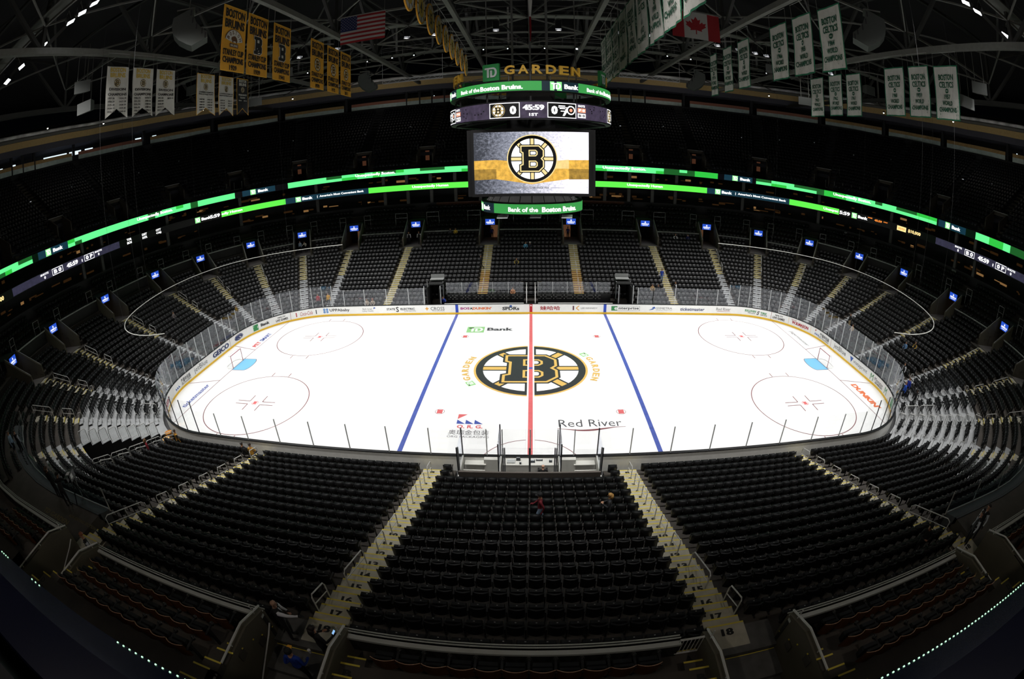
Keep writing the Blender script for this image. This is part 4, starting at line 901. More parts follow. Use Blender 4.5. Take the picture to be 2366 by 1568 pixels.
# accessible decks with glass guards, left and right of the near stands
M_deck = mat('deck_grey', (.040, .044, .052), .6, var=.1); M_guard = glassmat('guard_glass', .5, (.80, .86, .86))
for sx in (-1, 1):
    side = 'left' if sx < 0 else 'right'; t = thing('accessible_deck', label='grey accessible seating deck behind a glass guard on the near %s' % side, cat='seating deck')
    mb = MB(); S0, S1 = PER / 2 - 17.3, PER / 2 - 27.0
    a, b = sorted((sx * S0, sx * S1)) if sx > 0 else (-S0, -S1)
    ringprofile(mb, a, b, [(12.75, 4.5), (12.75, 5.42), (15.1, 5.42), (15.1, 4.5)]); mb.obj('deck_floor', M_conc, t)
    mb = MB(); ringprofile(mb, a, b, [(12.2, 4.4), (12.2, 5.2), (12.9, 5.47), (12.9, 5.2)]); mb.obj('sloped_ledge', M_deck, t)
    mb = MB(); ringprofile(mb, a, b, [(12.14, 5.2), (12.14, 6.0), (12.16, 6.0), (12.16, 5.2)]); mb.obj('glass_guard', M_guard, t)
    mb = MB(); ringprofile(mb, a, b, [(12.12, 5.18), (12.12, 5.24), (12.18, 5.24), (12.18, 5.18)])
    for i in range(5): x, y, nx, ny = pos(a + (b - a) * i / 4, 12.15); mb.tube([(x, y, 5.1), (x - nx * .12, y - ny * .12, 6.25)], .035, 6)
    mb.obj('guard_rail', M_rail, t)
    if sx < 0:
        fn = lambda u, v, h: (-19.2 + u * 1 - v * .0, -26.9 + v - u * .02, 5.425 + h); mb = MB(); text(mb, 'TD GARDEN', fn, -.9, -.1, 2.6, .3, 0, .004, .05); text(mb, 'ADA SEATING SECTION', fn, 1.2, .35, 2.4, .18, 0, .004, .02); mb.obj('floor_lettering', mat('faded_gold_paint', (.11, .085, .03), .7), t)
# ---------------------------------------------------------------- handrail hoops on the stairs
def hoop(P, label, r=.024, mid=True, mt=None):
    """P: two feet with their floor heights, front to back"""
    (x0, y0, z0), (x1, y1, z1) = P; mb = MB(); A = Vector((x0, y0, z0 + .86)); B = Vector((x1, y1, z1 + .86)); d = (B - A) * .12
    mb.tube([(x0, y0, z0), A - Vector((0, 0, .12)), A + d * .6, B - d * .6, B - Vector((0, 0, .12)), (x1, y1, z1)], r, 6)
    if mid: mb.tube([A - Vector((0, 0, .42)), B - Vector((0, 0, .42))], r * .8, 5)
    L = (B - A).length
    if L > 2.0: m_ = (A + B) / 2; mb.tube([m_ - Vector((0, 0, .9)), m_], r * .8, 5)
    return tag(mb.obj('handrail_hoop', mt or M_railbright), label, 'handrail', 'handrail hoops on the stairs')
for s in AISLE:
    m = abs(s); side = 'left' if s < 0 else 'right'
    if m > PER / 2 - 20:
        inner = m > PER / 2 - 6; pairs = [(1, 2), (3, 4), (5, 6), (7, 8), (9, 10), (11, 12), (13, 15), (16, 17)] if inner else [(1, 2), (3, 4), (5, 6), (7, 8), (9, 10), (11, 12), (13, 16)]
        for a, b in pairs:
            q = []
            for n in (a, b): x, y, _, _ = pos(s, RY(n) - .35); q.append((x + (0.0 if inner else 0), y, RZ(n)))
            if inner and a >= 13: q = [(x + (-.1 if s < 0 else .1) * (a - 11), y, z) for x, y, z in q]
            hoop(q, 'grey handrail hoop at rows %d to %d of the near stairs, %s %s of the middle' % (a, b, 'inner aisle' if inner else 'outer aisle', side))
    elif m < 20:
        for k, n in enumerate(range(3 if m < 11 else 1, 15, 2)):
            q = [pos(s, RY(j) - .35)[:2] + (RZ(j),) for j in (n, n + 1.4)]; hoop(q, 'slim handrail at row %d of the far stairs %.0f m %s of the middle' % (n, m, side), .02, False)
    else:
        rows = [1, 2, 3, 4, 5, 6, 7, 8, 9] if m in (48.5, 51.25, 54.2) else ([2, 4, 6] if m > 39 else [3])
        if m == 54.2 and s < 0: rows = []
        for n in rows:
            x, y, nx, ny = pos(s, RY(n) - .3); hoop([(x - nx * .02, y - ny * .02, RZ(n)), (x + nx * .3, y + ny * .3, RZ(n))], 'narrow hoop rail in row %d of the %s end stairs, %.0f m round the boards' % (n, side, m), .02, False)
        for n0, n1 in ((10, 11.2), (12.4, 14.6)):
            if m > 54: continue
            q = [pos(s, RY(j) - .35)[:2] + (RZ(j),) for j in (n0, n1)]; q = [(x + .45 * pos(s)[3], y - .45 * pos(s)[2], z) for x, y, z in q]
            hoop(q, 'steel handrail at row %.0f of the %s end stairs, %.0f m round the boards' % (n0, side, m), .024, True)
# barriers: row of barred gates on the silver decks and the long fence over the ice resurfacer opening
def bars(P0, P1, h, n, label, name='barred_gate', rows=False, mt=None):
    a, b = Vector(P0), Vector(P1); mb = MB(); up = Vector((0, 0, h)); mb.tube([a, a + up * .9, a + up + (b - a) * .08, b + up - (b - a) * .08, b + up * .9, b], .028, 6); mb.tube([a + up * .12, b + up * .12], .018, 5)
    if rows:
        for k in range(1, 4): mb.tube([a + up * (.12 + .22 * k), b + up * (.12 + .22 * k)], .016, 4)
        for k in (1, 2): mb.tube([a + (b - a) * k / 3 + up * .1, a + (b - a) * k / 3 + up], .016, 4)
    else:
        for k in range(1, n): mb.tube([a + (b - a) * k / n + up * .12, a + (b - a) * k / n + up * .98], .011, 4)
    return tag(mb.obj(name, mt or M_railbright), label, 'barrier', 'metal barriers')
for n in range(1, 10):
    q = [pos(s, RY(n) + d)[:2] + (RZ(n),) for s, d in ((51.75, -.62), (51.75, .05))]; bars(q[0], q[1], 1.05, 7, 'barred side gate at the end of silver row %d on the right' % n)
    if n >= 2:
        q = [pos(s, RY(n) + d)[:2] + (RZ(n),) for s, d in ((-53.3, -.62), (-53.3, .05))]; bars(q[0], q[1], 1.0, 7, 'barred side gate at the end of silver row %d on the left' % n)
fx = -24.32
for k, (y0, y1) in enumerate(((-21.2, -19.7), (-19.6, -18.1), (-18.0, -16.4), (-16.3, -14.9), (-14.8, -13.6))):
    z = lambda y: RZ(max(.2, (-y - HY - .35) / .813)); bars((fx, y0, z(y0)), (fx, y1, z(y1)), 1.2, 6, 'white barred fence panel beside the dark vehicle opening, %s from its top' % ORD[k], 'fence_panel', True)
    bars((fx + .25, y0 + .4, z(y0)), (fx + .25, y1 - .1, z(y1 - .1)), .95, 5, 'low inner rail beside the white fence panel, %s from its top' % ORD[k], 'inner_rail', True)
for k, (s, d0, d1) in enumerate(((50.3, .9, 2.2), (50.3, 2.3, 3.6), (-50.0, .8, 2.2))):
    q = [pos(s, d)[:2] + (RZ(max(0, (d - .35) / .813)),) for d in (d0, d1)]; bars(q[0], q[1], 1.1, 10, 'tall barred gate beside the %s corner glass, %s' % ('right' if s > 0 else 'left', 'nearest the boards' if k != 1 else 'second from the boards'))
# silver platform skirt and dark hole on the left
mb = MB()
for n in range(1, 10):
    a = -53.4; x, y, nx, ny = pos(a, RY(n) - .3); L = local(a, 0); lbox(mb, L, -.02, .02, RY(n) - .7, RY(n) + .11, -.0, RZ(n) - .03)
mb.box((-26.6, -21.9, 1.5), (5.0, .1, 3.0)); t = tag(mb.obj('opening_wall', M_dark), 'black walls of the vehicle opening in the near left corner', 'opening')
# two buckets in the opening
for k, (x, y, c, nm) in enumerate(((-25.6, -12.95, '#c88a3c', 'upper'), (-25.2, -13.7, '#d9b070', 'lower'))):
    mb = MB(); mb.lathe([(.0, 0), (.24, 0), (.30, .62), (.31, .7), (.26, .7), (.25, .66), (0, .65)], (0, 0, 0), 16); tag(mb.obj('orange_barrel', mat('barrel_' + nm, c, .6), loc=(x, y, 0)), '%s of the two small orange tan barrels by the left corner boards' % nm, 'barrel')
# ---------------------------------------------------------------- LED ribbons, suites and structure between the tiers
M_mint = mat('led_mint', (.14, 1.0, .30), .5, emit=1.05); M_mid = mat('led_green', (.03, .62, .06), .5, emit=.95); M_dkg = mat('led_dark_green', (.01, .13, .02), .5, emit=.8); M_lime = mat('led_lime', (.13, .95, .08), .5, emit=1.0)
M_teal = mat('led_teal', (.004, .035, .06), .5, emit=.9); M_ledw = mat('led_white', (1, 1, 1), .5, emit=1.5); M_ledp = mat('led_purple', (.030, .028, .055), .5, emit=1.0, var=.25, vscale=2.5); M_ledo = mat('led_orange', (1.0, .28, .04), .5, emit=1.2); M_ledy = mat('led_cream', (1.0, .72, .30), .5, emit=1.3)
M_tdg = mat('led_td_green', (.30, .9, .30), .5, emit=1.1); M_off = mat('led_off', (.002, .002, .003), .4)
RM = [M_off, M_mint, M_mid, M_dkg, M_lime, M_teal, M_ledw, M_ledp, M_ledo, M_ledy, M_tdg]
OU, ZU0, ZU1 = 20.19, 14.28, 15.1; OL, ZL0, ZL1 = 19.9, 11.98, 12.80
def band(mb, o, L0, L1, z0, z1, m, h=.0): 
    a, b = (s_from_L(L0, 18.5), s_from_L(L1, 18.5)) if o == OL else (s_from_L(L0, o), s_from_L(L1, o)); strip(mb, a, b, o - h, z0, o - h, z1, m, .15)
t = thing('upper_led_ribbon', label='upper green LED ribbon board running round the front of the top balcony', cat='LED board')
mb = MB(); ringprofile(mb, 0, PER, [(OU, ZU0 - .06), (OU, ZU1 + .02), (OU + .12, ZU1 + .07), (OU + .36, ZU1 + .05), (OU + .44, ZU1 - .25), (OU + .3, ZU0 - .06)], step=.15); mb.obj('ribbon_housing', mat('ribbon_housing', (.0035, .0055, .022), .22, spec=.6), t)
mb = MB(); random.seed(5)
navy = [(-78.2, -73.2), (-43.2, -38.0), (28.6, 33.0), (63.9, 69.0)]
Lp = -96.0
while Lp < 96:
    w = random.choice((1.2, 1.2, 2.4, 2.4, 3.6)); a, b = Lp, min(Lp + w, 96); Lp += w
    if any(a < q and b > p for p, q in navy): continue
    k = random.random(); zm = (ZU0 + ZU1) / 2
    up, lo = (1, 1) if k < .45 else (2, 1) if k < .58 else (1, 2) if k < .72 else (1, 3) if k < .80 else (3, 1) if k < .88 else (2, 2) if k < .95 else (3, 3)
    band(mb, OU, a, b, zm, ZU1, up, .006); band(mb, OU, a, b, ZU0, zm, lo, .006)
fnU = ringfn(OU)
for p, q in navy: band(mb, OU, p, q, ZU0, ZU1, 5, .008); td_logo(mb, fnU, p + 1.7, (ZU0 + ZU1) / 2, .85, .78, 10, 6, .012); text(mb, 'Bank', fnU, p + 3.3, (ZU0 + ZU1) / 2, 1.6, .42, 6, .014, .06)
for L0, L1 in ((-60.7, -54.6), (-25.5, -19.3), (10.2, 16.5), (45.9, 52.1)): text(mb, 'Unexpectedly Boston.', fnU, (L0 + L1) / 2, (ZU0 + ZU1) / 2 + .05, L1 - L0, .52, 6, .016, .045)
mb.obj('led_face', RM, t)
mb = MB()
for x in [.90 + .026 * i for i in range(64)] + [-.80 - .034 * i for i in range(14)] + [-1.86, -1.90, -1.94, -2.25, -2.28, -2.31, -2.34]: mb.box((x, -HY - OU - .006, ZU1 + .024), (.0055, .0055, .005))
o = mb.obj('indicator_led', mat('indicator_green', (.5, 1.0, .6), .5, emit=1.6), t); tag(o, 'row of tiny green lights along the ribbon edge', kind='stuff')
t = thing('lower_led_ribbon', label='lower green LED ribbon board running below the suites', cat='LED board')
mb = MB(); ringprofile(mb, 0, PER, [(OL, ZL0 - .08), (OL, ZL1 + .06), (OL + .3, ZL1 + .06), (OL + .3, ZL0 - .08)], step=.15); mb.obj('ribbon_housing', M_off, t)
mb = MB(); fnL = lambda u, v, h: P3(s_from_L(u, 18.5), OL - h, v); zc = (ZL0 + ZL1) / 2
for L0, L1, m in ((-80.5, -62.0, 7), (-61.8, -55, 0), (-45.4, -35.7, 4), (-35.7, -23.4, 5), (-23.4, 25.7, 4), (25.7, 38.0, 5), (38.0, 45.6, 4), (61.5, 80, 7)): band(mb, OL, L0, L1, ZL0, ZL1, m, .006)
for L0 in (-49.5, -34.2, 26.9, 47.6): td_logo(mb, fnL, L0 + .4, zc, .8, .78, 10, 6, .012); text(mb, 'Bank', fnL, L0 + 1.75, zc, 1.5, .42, 6, .014, .06)
for L0, L1, s_ in ((-31.0, -24.1, "|  America's Most Convenient Bank"), (29.9, 37.5, "|  America's Most Convenient Bank")): text(mb, s_, fnL, (L0 + L1) / 2, zc, L1 - L0, .42, 6, .014, .035)
for L0, L1, s_ in ((-16.8, -11.5, 'Unexpectedly Human'), (13.7, 19.0, 'Unexpectedly Human'), (-45.4, -42.2, 'edly Human'), (43.2, 45.5, 'Unexpec')): text(mb, s_, fnL, (L0 + L1) / 2, zc, L1 - L0, .46, 6, .014, .04)
text(mb, '5:59', fnL, -46.4, zc, 1.5, .5, 6, .014, .06); text(mb, '5:59', fnL, 46.5, zc, 1.6, .5, 6, .014, .06)
for L0, a, b in ((-60.3, 'TOR', 'BOS'), (-57.7, 'DET', 'NYR'), (-55.4, 'OTT', 'CBJ')): text(mb, a, fnL, L0, zc + .22, .8, .3, 6, .014, .06); text(mb, b, fnL, L0, zc - .2, .8, .3, 6, .014, .06)
text(mb, '$10,000', fnL, -83.2, zc, 2.3, .5, 9, .014, .05); text(mb, '$10,000', fnL, 57.8, zc, 2.1, .5, 9, .014, .05); band(mb, OL, 54.9, 56.4, ZL0 + .1, ZL1 - .1, 9, .008); text(mb, '50/50', fnL, 55.65, zc, 1.1, .3, 8, .014, .04)
text(mb, '45:59', fnL, 51.8, zc + .12, 1.2, .3, 8, .014, .05); text(mb, 'HOME', fnL, 50.5, zc + .25, .7, .16, 8, .014, .04); text(mb, 'AWAY', fnL, 53.0, zc + .2, .7, .16, 8, .014, .04)
for c in (-70.5, 70.2):
    for d, wd, s_ in ((-4.6, 1.3, 'SHOTS'), (4.7, 1.3, 'SHOTS')): text(mb, s_, fnL, c + d, zc + .22, wd, .22, 6, .014, .05); text(mb, '0', fnL, c + d, zc - .15, .25, .3, 6, .014, .05)
    text(mb, '45:59', fnL, c, zc, 1.9, .5, 6, .014, .07); text(mb, '1', fnL, c + 1.7, zc - .1, .12, .3, 6, .014, .05)
    for d, s_ in ((-2.5, 'B 0'), (3.0, '0 P')):
        for z_, in ((zc + .34,), (zc - .34,)): band(mb, OL, c + d - .85, c + d + .85, z_ - .03, z_ + .03, 6, .012)
        for e in (-.85, .85): band(mb, OL, c + d + e - .03, c + d + e + .03, zc - .34, zc + .34, 6, .012)
        text(mb, s_, fnL, c + d, zc, 1.2, .45, 6, .014, .06)
mb.obj('led_face', RM, t)
M_sfloor = mat('suite_slab', (.010, .011, .014), .8); M_glow = mat('suite_glow', (.75, .33, .10), .8, emit=.028); M_glow2 = mat('suite_glow_bright', (.95, .50, .18), .8, emit=.22); M_cold = mat('cool_window_light', (.75, .9, 1.0), .8, emit=1.2)
mb = MB(); ringprofile(mb, 0, PER, [(OL + .3, ZL0 - .05), (OL + .3, ZL0 + .2), (24, ZL0 + .2), (24, ZL0 - .05)], step=2); ringprofile(mb, 0, PER, [(OU + .3, ZU0 - .05), (OU + .3, ZU0 + .45), (24, ZU0 + .45), (24, ZU0 - .05)], step=2)
tag(mb.obj('floor_suite_slab', M_sfloor), kind='structure')
mb = MB(); strip(mb, 0, PER, 24, 5, 24, 15, 0, 2); strip(mb, 0, PER, 20.75, 8.6, 20.75, 9.9, 1, 2); strip(mb, -13.5, 13.5, 20.72, 9.05, 20.72, 9.85, 2)
tag(mb.obj('wall_suites', [M_sfloor, mat('suite_front', (.018, .018, .02), .8), mat('suite_front_rust', (.12, .045, .022), .7)]), kind='structure')
mb = MB(); random.seed(11); gl = MB()
for i in range(200):
    L0 = random.uniform(-92, 92); w = random.uniform(.3, 1.6); low = random.random() < .55; z = random.uniform(9.95, 10.6) if low else random.uniform(13.0, 13.5); h = random.uniform(.08, .34)
    band(mb, 23.8, L0, L0 + w, z, z + h, 0 if random.random() < .85 else 1)
tag(mb.obj('suite_glow', [M_glow, M_glow2]), 'warm lamplight glowing inside the suites between the ribbons', 'suite lights', kind='stuff')
k = 0
for i in range(-11, 12):
    if i == 0: continue
    for zz, (z0, z1) in enumerate(((8.5, ZL0), (ZL1, ZU0))):
        s = i * 3.55 if abs(i) > 0 else 0
        k += 1; x, y, nx, ny = pos(s, 21.1 if zz == 0 else 20.6); mb = MB(); mb.box((x, y, (z0 + z1) / 2), (.35, .45, z1 - z0), 0, math.atan2(ny, nx))
        tag(mb.obj('column', mat('column_grey', (.085, .085, .08), .7)), kind='structure')
for s, lab in ((-30.03, '18'), (-27.19, '19'), (-24.45, '20'), (24.33, '3'), (27.11, '4'), (29.84, '5'), (32.63, '6'), (35.77, '8'), (44.59, '7')):
    L = local(s, 20.7); mb = MB(); lbox(mb, L, -.42, .42, -.03, .0, 9.0, 9.7); fn = lambda u, v, h, L=L: L(u, -.032 - h, v); text(mb, lab, fn, 0, 9.35, .5 if len(lab) > 1 else .26, .42, 1, .004, .03)
    tag(mb.obj('section_sign', [mat('sign_grey', (.32, .32, .32), .6), M_num]), 'small pale section plate numbered %s on the %s suite front, %.0f m round' % (lab, 'left' if s < 0 else 'right', abs(s)), 'sign', 'section number plates')
# ---------------------------------------------------------------- top balcony
M_bseat = mat('balcony_seat', (.0045, .0055, .010), .5); M_btread = mat('balcony_tread', (.0075, .0085, .013), .85); M_baisle = mat('balcony_stair', (.042, .036, .026), .85)
BV = []
for L in (8.6, 15.2, 25.1, 35.2, 43.6, 50.0, 53.6, 54.9): pass
BVXY = [(15.2, 36), (25.2, 36), (35.0, 33.2), (43.5, 27.3), (49.8, 19.2), (53, 9.6), (53.4, -.9), (52.6, -11.5), (49.4, -20.6), (5.0, 36)]
BVS = [sg * s_of(x, y) for sg in (-1, 1) for x, y in BVXY]
BO = lambda j: 21.36 + .82 * j
BZ = lambda j: 15.35 + .535 * j
mb = MB()
for j in range(20):
    c = [] if j > 3 else [hw(v, BO(j), 1.1) for v in BVS]
    for a, b in complement([(min(p, q), max(p, q)) for p, q in c]): strip(mb, a, b, BO(j) - .72, BZ(j - 1) if j else 14.6, BO(j) - .72, BZ(j), 0, 1.5); strip(mb, a, b, BO(j) - .72, BZ(j), BO(j) + .122, BZ(j), 0, 1.5)
tag(mb.obj('floor_balcony_terrace', M_btread), kind='structure')
bs = []
for j in range(20):
    c = [hw(v, BO(j), .75 if j > 3 else 2.2) for v in BVS] + [(PER / 2 - 24, PER / 2 + 24)]
    for a, b in complement([(min(p, q), max(p, q)) for p, q in c]):
        for s in walk(a, b, BO(j) - .1, .52, .05): bs.append((s, BO(j), BZ(j)))
BP = {}; mb = MB(); mb.box((0, -.05, .62), (.47, .06, .46)); BP['b'] = mb; mb = MB(); mb.box((0, -.25, .55), (.42, .12, .3)); BP['p'] = mb
mb = MB(); mb.add([(-.018, -.32, .66), (.018, -.32, .66), (.018, -.32, .69), (-.018, -.32, .69)], [(0, 1, 2, 3)]); BP['n'] = mb
mass('balcony_seats', bs, BP, ['b', 'p'], [M_bseat, M_bseat], 'dark empty seats filling the whole top balcony', 'seats')
for i, v in enumerate(BVS):
    side = 'left' if v < 0 else 'right'; t = thing('balcony_entrance', label='small dark stair entrance in the top balcony, %.0f m round the %s side' % (abs(v), side), cat='entrance', group='balcony entrances'); L = local(v, 0)
    mb = MB(); 
    for e in (-1, 1): a, b = (1.1, 1.25) if e > 0 else (-1.25, -1.1); lbox(mb, L, a, b, BO(1) - .4, BO(4) - .7, 14.9, 17.2, 0, 18.3)
    lbox(mb, L, -1.25, 1.25, BO(4) - .75, BO(4) - .6, 17.9, 18.3); clusters(mb, 'side_wall', M_baisle, t)
    mb = MB(); lbox(mb, L, -1.1, 1.1, BO(4) - .4, BO(4) - .3, 14.9, 18.2); mb.obj('back_wall', M_dark, t)
    mb = MB(); lbox(mb, L, -1.25, 1.25, BO(4) - .78, BO(4) - .55, 18.3, 18.36); mb.obj('lintel_cap', M_rail, t)
    mb = MB()
    for e0, e1 in ((-2.6, -1.5), (1.5, 2.6)):
        mb.tube([L(e0, BO(4) - .6, 17.8), L(e0, BO(4) - .6, 19.0), L(e1, BO(4) - .6, 19.0), L(e1, BO(4) - .6, 17.8)], .022, 4); mb.tube([L(e0, BO(4) - .6, 18.5), L(e1, BO(4) - .6, 18.5)], .018, 4)
    clusters(mb, 'handrail', mat('balcony_rail', (.12, .12, .12), .5), t)
    if abs(v) < 26: mb = MB(); lbox(mb, L, -.4, .2, BO(4) - .46, BO(4) - .42, 16.2, 17.7); mb.obj('lit_corridor', mat('warm_dim', (.75, .28, .14), .8, emit=.07), t)
    mb = MB()
    for j in range(5, 19):
        a, b = hw(v, BO(j), .5); strip(mb, a, b, BO(j) - .723, BZ(j) - .25, BO(j) - .723, BZ(j) + .01, 0, 2); strip(mb, a, b, BO(j) - .723, BZ(j) + .01, BO(j) + .12, BZ(j) + .01, 0, 2)
        a2 = hw(v, BO(j), .5); strip(mb, a, b, BO(j) - .2, BZ(j) + .27, BO(j) + .12, BZ(j) + .27, 0, 2)
    for e in (-1.65, 1.65):
        for j in range(0, 5):
            for hh in (0, .27): lbox(mb, L, e - .35, e + .35, BO(j) - .72 + (.5 if hh else 0), BO(j) + .12, BZ(j) - .1, BZ(j) + .012 + hh)
    o = mb.obj('balcony_stairs', M_baisle); tag(o, kind='structure'); o.parent = None
for k, (v, lab) in enumerate(((-44.6, '322'), (-35.37, '323'), (-32.58, '324'), (-30.1, '325'), (-27.03, '326'), (-24.24, '327'), (24.33, '304'), (27.14, '305'), (30.02, '306'), (32.84, '307'), (36.17, '308'))):
    L = local(v, BO(10)); mb = MB(); fn = lambda u, z, h, L=L: L(u, -.8 - h, z); text(mb, lab, fn, 0, BZ(10) - .2, .9, .3, 0, .01, .04); tag(mb.obj('section_number', mat('dim_gold_paint', (.10, .07, .02), .7)), 'faint gold number %s on the dark balcony riser' % lab, 'sign', 'balcony section numbers')
random.seed(3); mb = MB()
mb = None
for k in range(26):
    L0 = -90 + 7.0 * k + random.uniform(-.5, .5); j = 12 + (k % 3); s = s_from_L(L0, BO(j)); x, y, nx, ny = pos(s, BO(j) - .8); mb = MB(); mb.box((x, y, BZ(j) - .1), (.22, .22, .07)); tag(mb.obj('step_light', mat('step_light', (.8, .85, .9), .5, emit=.45)), 'tiny step light in the dark balcony seating, %.0f m round the bowl' % L0, 'light', 'balcony step lights')
# glass drinks rails at the front of the balcony
for k, (s0, s1) in enumerate(((-29.6, -28.2), (-10.5, -7.0), (28.6, 30.2), (17.6, 19.4))):
    mb = MB(); o_ = BO(0) + .2 if k != 3 else BO(12); z_ = 15.5 if k != 3 else BZ(12)
    ringprofile(mb, s0, s1, [(o_, z_), (o_, z_ + .06), (o_ + .06, z_ + .06), (o_ + .06, z_)])
    for i in range(5): x, y, _, _ = pos(s0 + (s1 - s0) * i / 4, o_); mb.tube([(x, y, z_), (x, y, z_ + 1.15)], .03, 4)
    tag(mb.obj('camera_platform', mat('platform_pale', (.17, .19, .18), .5)), 'low railed platform with upright posts in the balcony, %s from the left' % ORD[(0, 1, 3, 2)[k]], 'platform')
# ---------------------------------------------------------------- back of the balcony: wall, windows, tan band, pale duct
M_bglass = mat('pale_panel', (.36, .44, .42), .4, var=.15, vscale=1.5); M_tan = mat('tan_band', (.52, .37, .16), .75, var=.06); M_tan2 = mat('tan_dark', (.34, .22, .09), .8, var=.15); M_duct = mat('pale_duct', (.6, .6, .6), .35, 0.0, var=.5, vscale=.5)
OB = 37.5
mb = MB(); strip(mb, 0, PER, OB, 25.0, OB, 26.75, 0, 2); tag(mb.obj('wall_balcony_back', mat('back_wall_dark', (.006, .007, .010), .8)), kind='structure')
mb = MB(); strip(mb, 0, PER, OB + 4.5, 26, OB + 4.5, 34, 0, 3); strip(mb, 0, PER, OB, 26.75, OB + 4.5, 26.75, 0, 3); tag(mb.obj('wall_outer', mat('outer_dark', (.010, .010, .012), .8)), kind='structure')
random.seed(21); i = 0; sgs = -48.0
while sgs < 48:
    w = random.uniform(3.4, 4.4) * 1.0; a, b = sgs, sgs + w * .55; sgs += w * .62
    if abs(a) < .5: continue
    t = thing('concourse_opening', label='pale lower panel with tan strip closing the top concourse, %.0f m round the %s side' % (abs(a), 'left' if a < 0 else 'right'), cat='panel', group='panels along the top concourse')
    mb = MB(); ringprofile(mb, a, b, [(OB - .05, 26.8), (OB - .05, 27.5), (OB, 27.5), (OB, 26.8)], step=2); mb.obj('pale_panel', M_bglass, t)
    mb = MB(); ringprofile(mb, a, b, [(OB, 27.5), (OB, 28.05), (OB + .1, 28.05), (OB + .1, 27.5)], step=2); mb.obj('tan_strip', M_tan2 if random.random() < .7 else mat('brick_strip', (.3, .12, .08), .8), t)
    if random.random() < .35 or a < -40:
        mb = MB(); band_o = OB + .5; ringprofile(mb, a + .1, a + (.8 if a < -40 else .25), [(band_o, 27.9), (band_o, 28.25), (band_o + .05, 28.25), (band_o + .05, 27.9)], step=2); mb.obj('lit_window', M_cold, t)
    x, y, nx, ny = pos(b + .08, OB + .2); mb = MB(); mb.box((x, y, 28.3), (.35, .45, 3.2), 0, math.atan2(ny, nx)); tag(mb.obj('column', M_sfloor), kind='structure')
mb = MB(); ringprofile(mb, 0, PER, [(OB - .2, 30.35), (OB - .2, 31.35), (OB + .2, 31.35), (OB + .2, 30.35)], step=2); tag(mb.obj('trim_tan_band', M_tan), kind='structure')
mb = MB(); ringprofile(mb, 0, PER, [(OB - .1, 29.4), (OB - .1, 30.35), (OB + 4.4, 30.35), (OB + 4.4, 29.4)], step=2); tag(mb.obj('trim_soffit', mat('soffit_grey', (.07, .07, .09), .8)), kind='structure')
mb = MB(); ringprofile(mb, 0, PER, [(OB - .6, 31.35), (OB - .6, 31.75), (OB + .2, 31.75), (OB + .2, 31.35)], step=2); tag(mb.obj('trim_grey', mat('beam_grey', (.13, .13, .12), .8)), kind='structure')
for k, (s0, w) in enumerate(((-40.9, 1.0), (-35.1, .5), (-34.6, .4), (-34.1, .45), (-33.5, .3), (-31.6, .22))):
    mb = MB(); ringprofile(mb, s0, s0 + w, [(OB + .6, 27.75), (OB + .6, 28.35), (OB + .65, 28.35), (OB + .65, 27.75)], step=2); tag(mb.obj('lit_window', M_cold), 'bright bluish window in the left end top concourse, %s from the near side' % ('first', 'second', 'third', 'fourth', 'fifth', 'sixth')[k], 'window', 'bright concourse windows')
mb = MB(); N = 8; prof = [(OB - .9 + .28 * math.cos(2 * PI * k / N), 32.05 + .28 * math.sin(2 * PI * k / N)) for k in range(N)]; ringprofile(mb, 0, PER, prof, step=2); tag(mb.obj('trim_duct', M_duct, smooth=True), kind='structure')
# ---------------------------------------------------------------- roof deck
mb = MB(); mb.box((0, 0, 40.2), (170, 150, .3)); tag(mb.obj('ceiling', mat('roof_deck', (.009, .0095, .0105), .9, var=.35, vscale=.15)), kind='structure')
# ---------------------------------------------------------------- roof trusses, catwalks
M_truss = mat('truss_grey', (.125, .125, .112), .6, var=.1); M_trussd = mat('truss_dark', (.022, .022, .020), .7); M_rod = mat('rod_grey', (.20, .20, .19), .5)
YN = [-41.66 + 6.27 * k for k in range(14)]
for xt, zb in ((-30.8, 29.5), (-17.8, 29.75), (-6.6, 30.6), (6.6, 30.6), (18.4, 29.75), (31.6, 29.5), (-46, 29.3), (46.5, 29.3)):
    t = thing('roof_truss', label='long grey roof truss %s, %.0f m %s of the centre line' % ('above the stands' if abs(xt) > 40 else 'crossing above the rink', abs(xt), 'left' if xt < 0 else 'right'), cat='truss', group='main roof trusses')
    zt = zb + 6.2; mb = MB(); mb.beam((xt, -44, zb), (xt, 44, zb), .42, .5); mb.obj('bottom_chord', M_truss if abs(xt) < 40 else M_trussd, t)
    mb = MB(); mb.beam((xt, -44, zt), (xt, 44, zt), .4, .4)
    for i, y in enumerate(YN):
        if i % 2 == 0: mb.beam((xt, y, zb), (xt, y, zt), .3, .3)
        if i + 1 < len(YN): mb.beam((xt, y, zb if i % 2 == 0 else zt), (xt, YN[i + 1], zt if i % 2 == 0 else zb), .3, .3)
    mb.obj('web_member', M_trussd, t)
XT = [-46, -30.8, -17.8, -6.6, 6.6, 18.4, 31.6, 46.5]
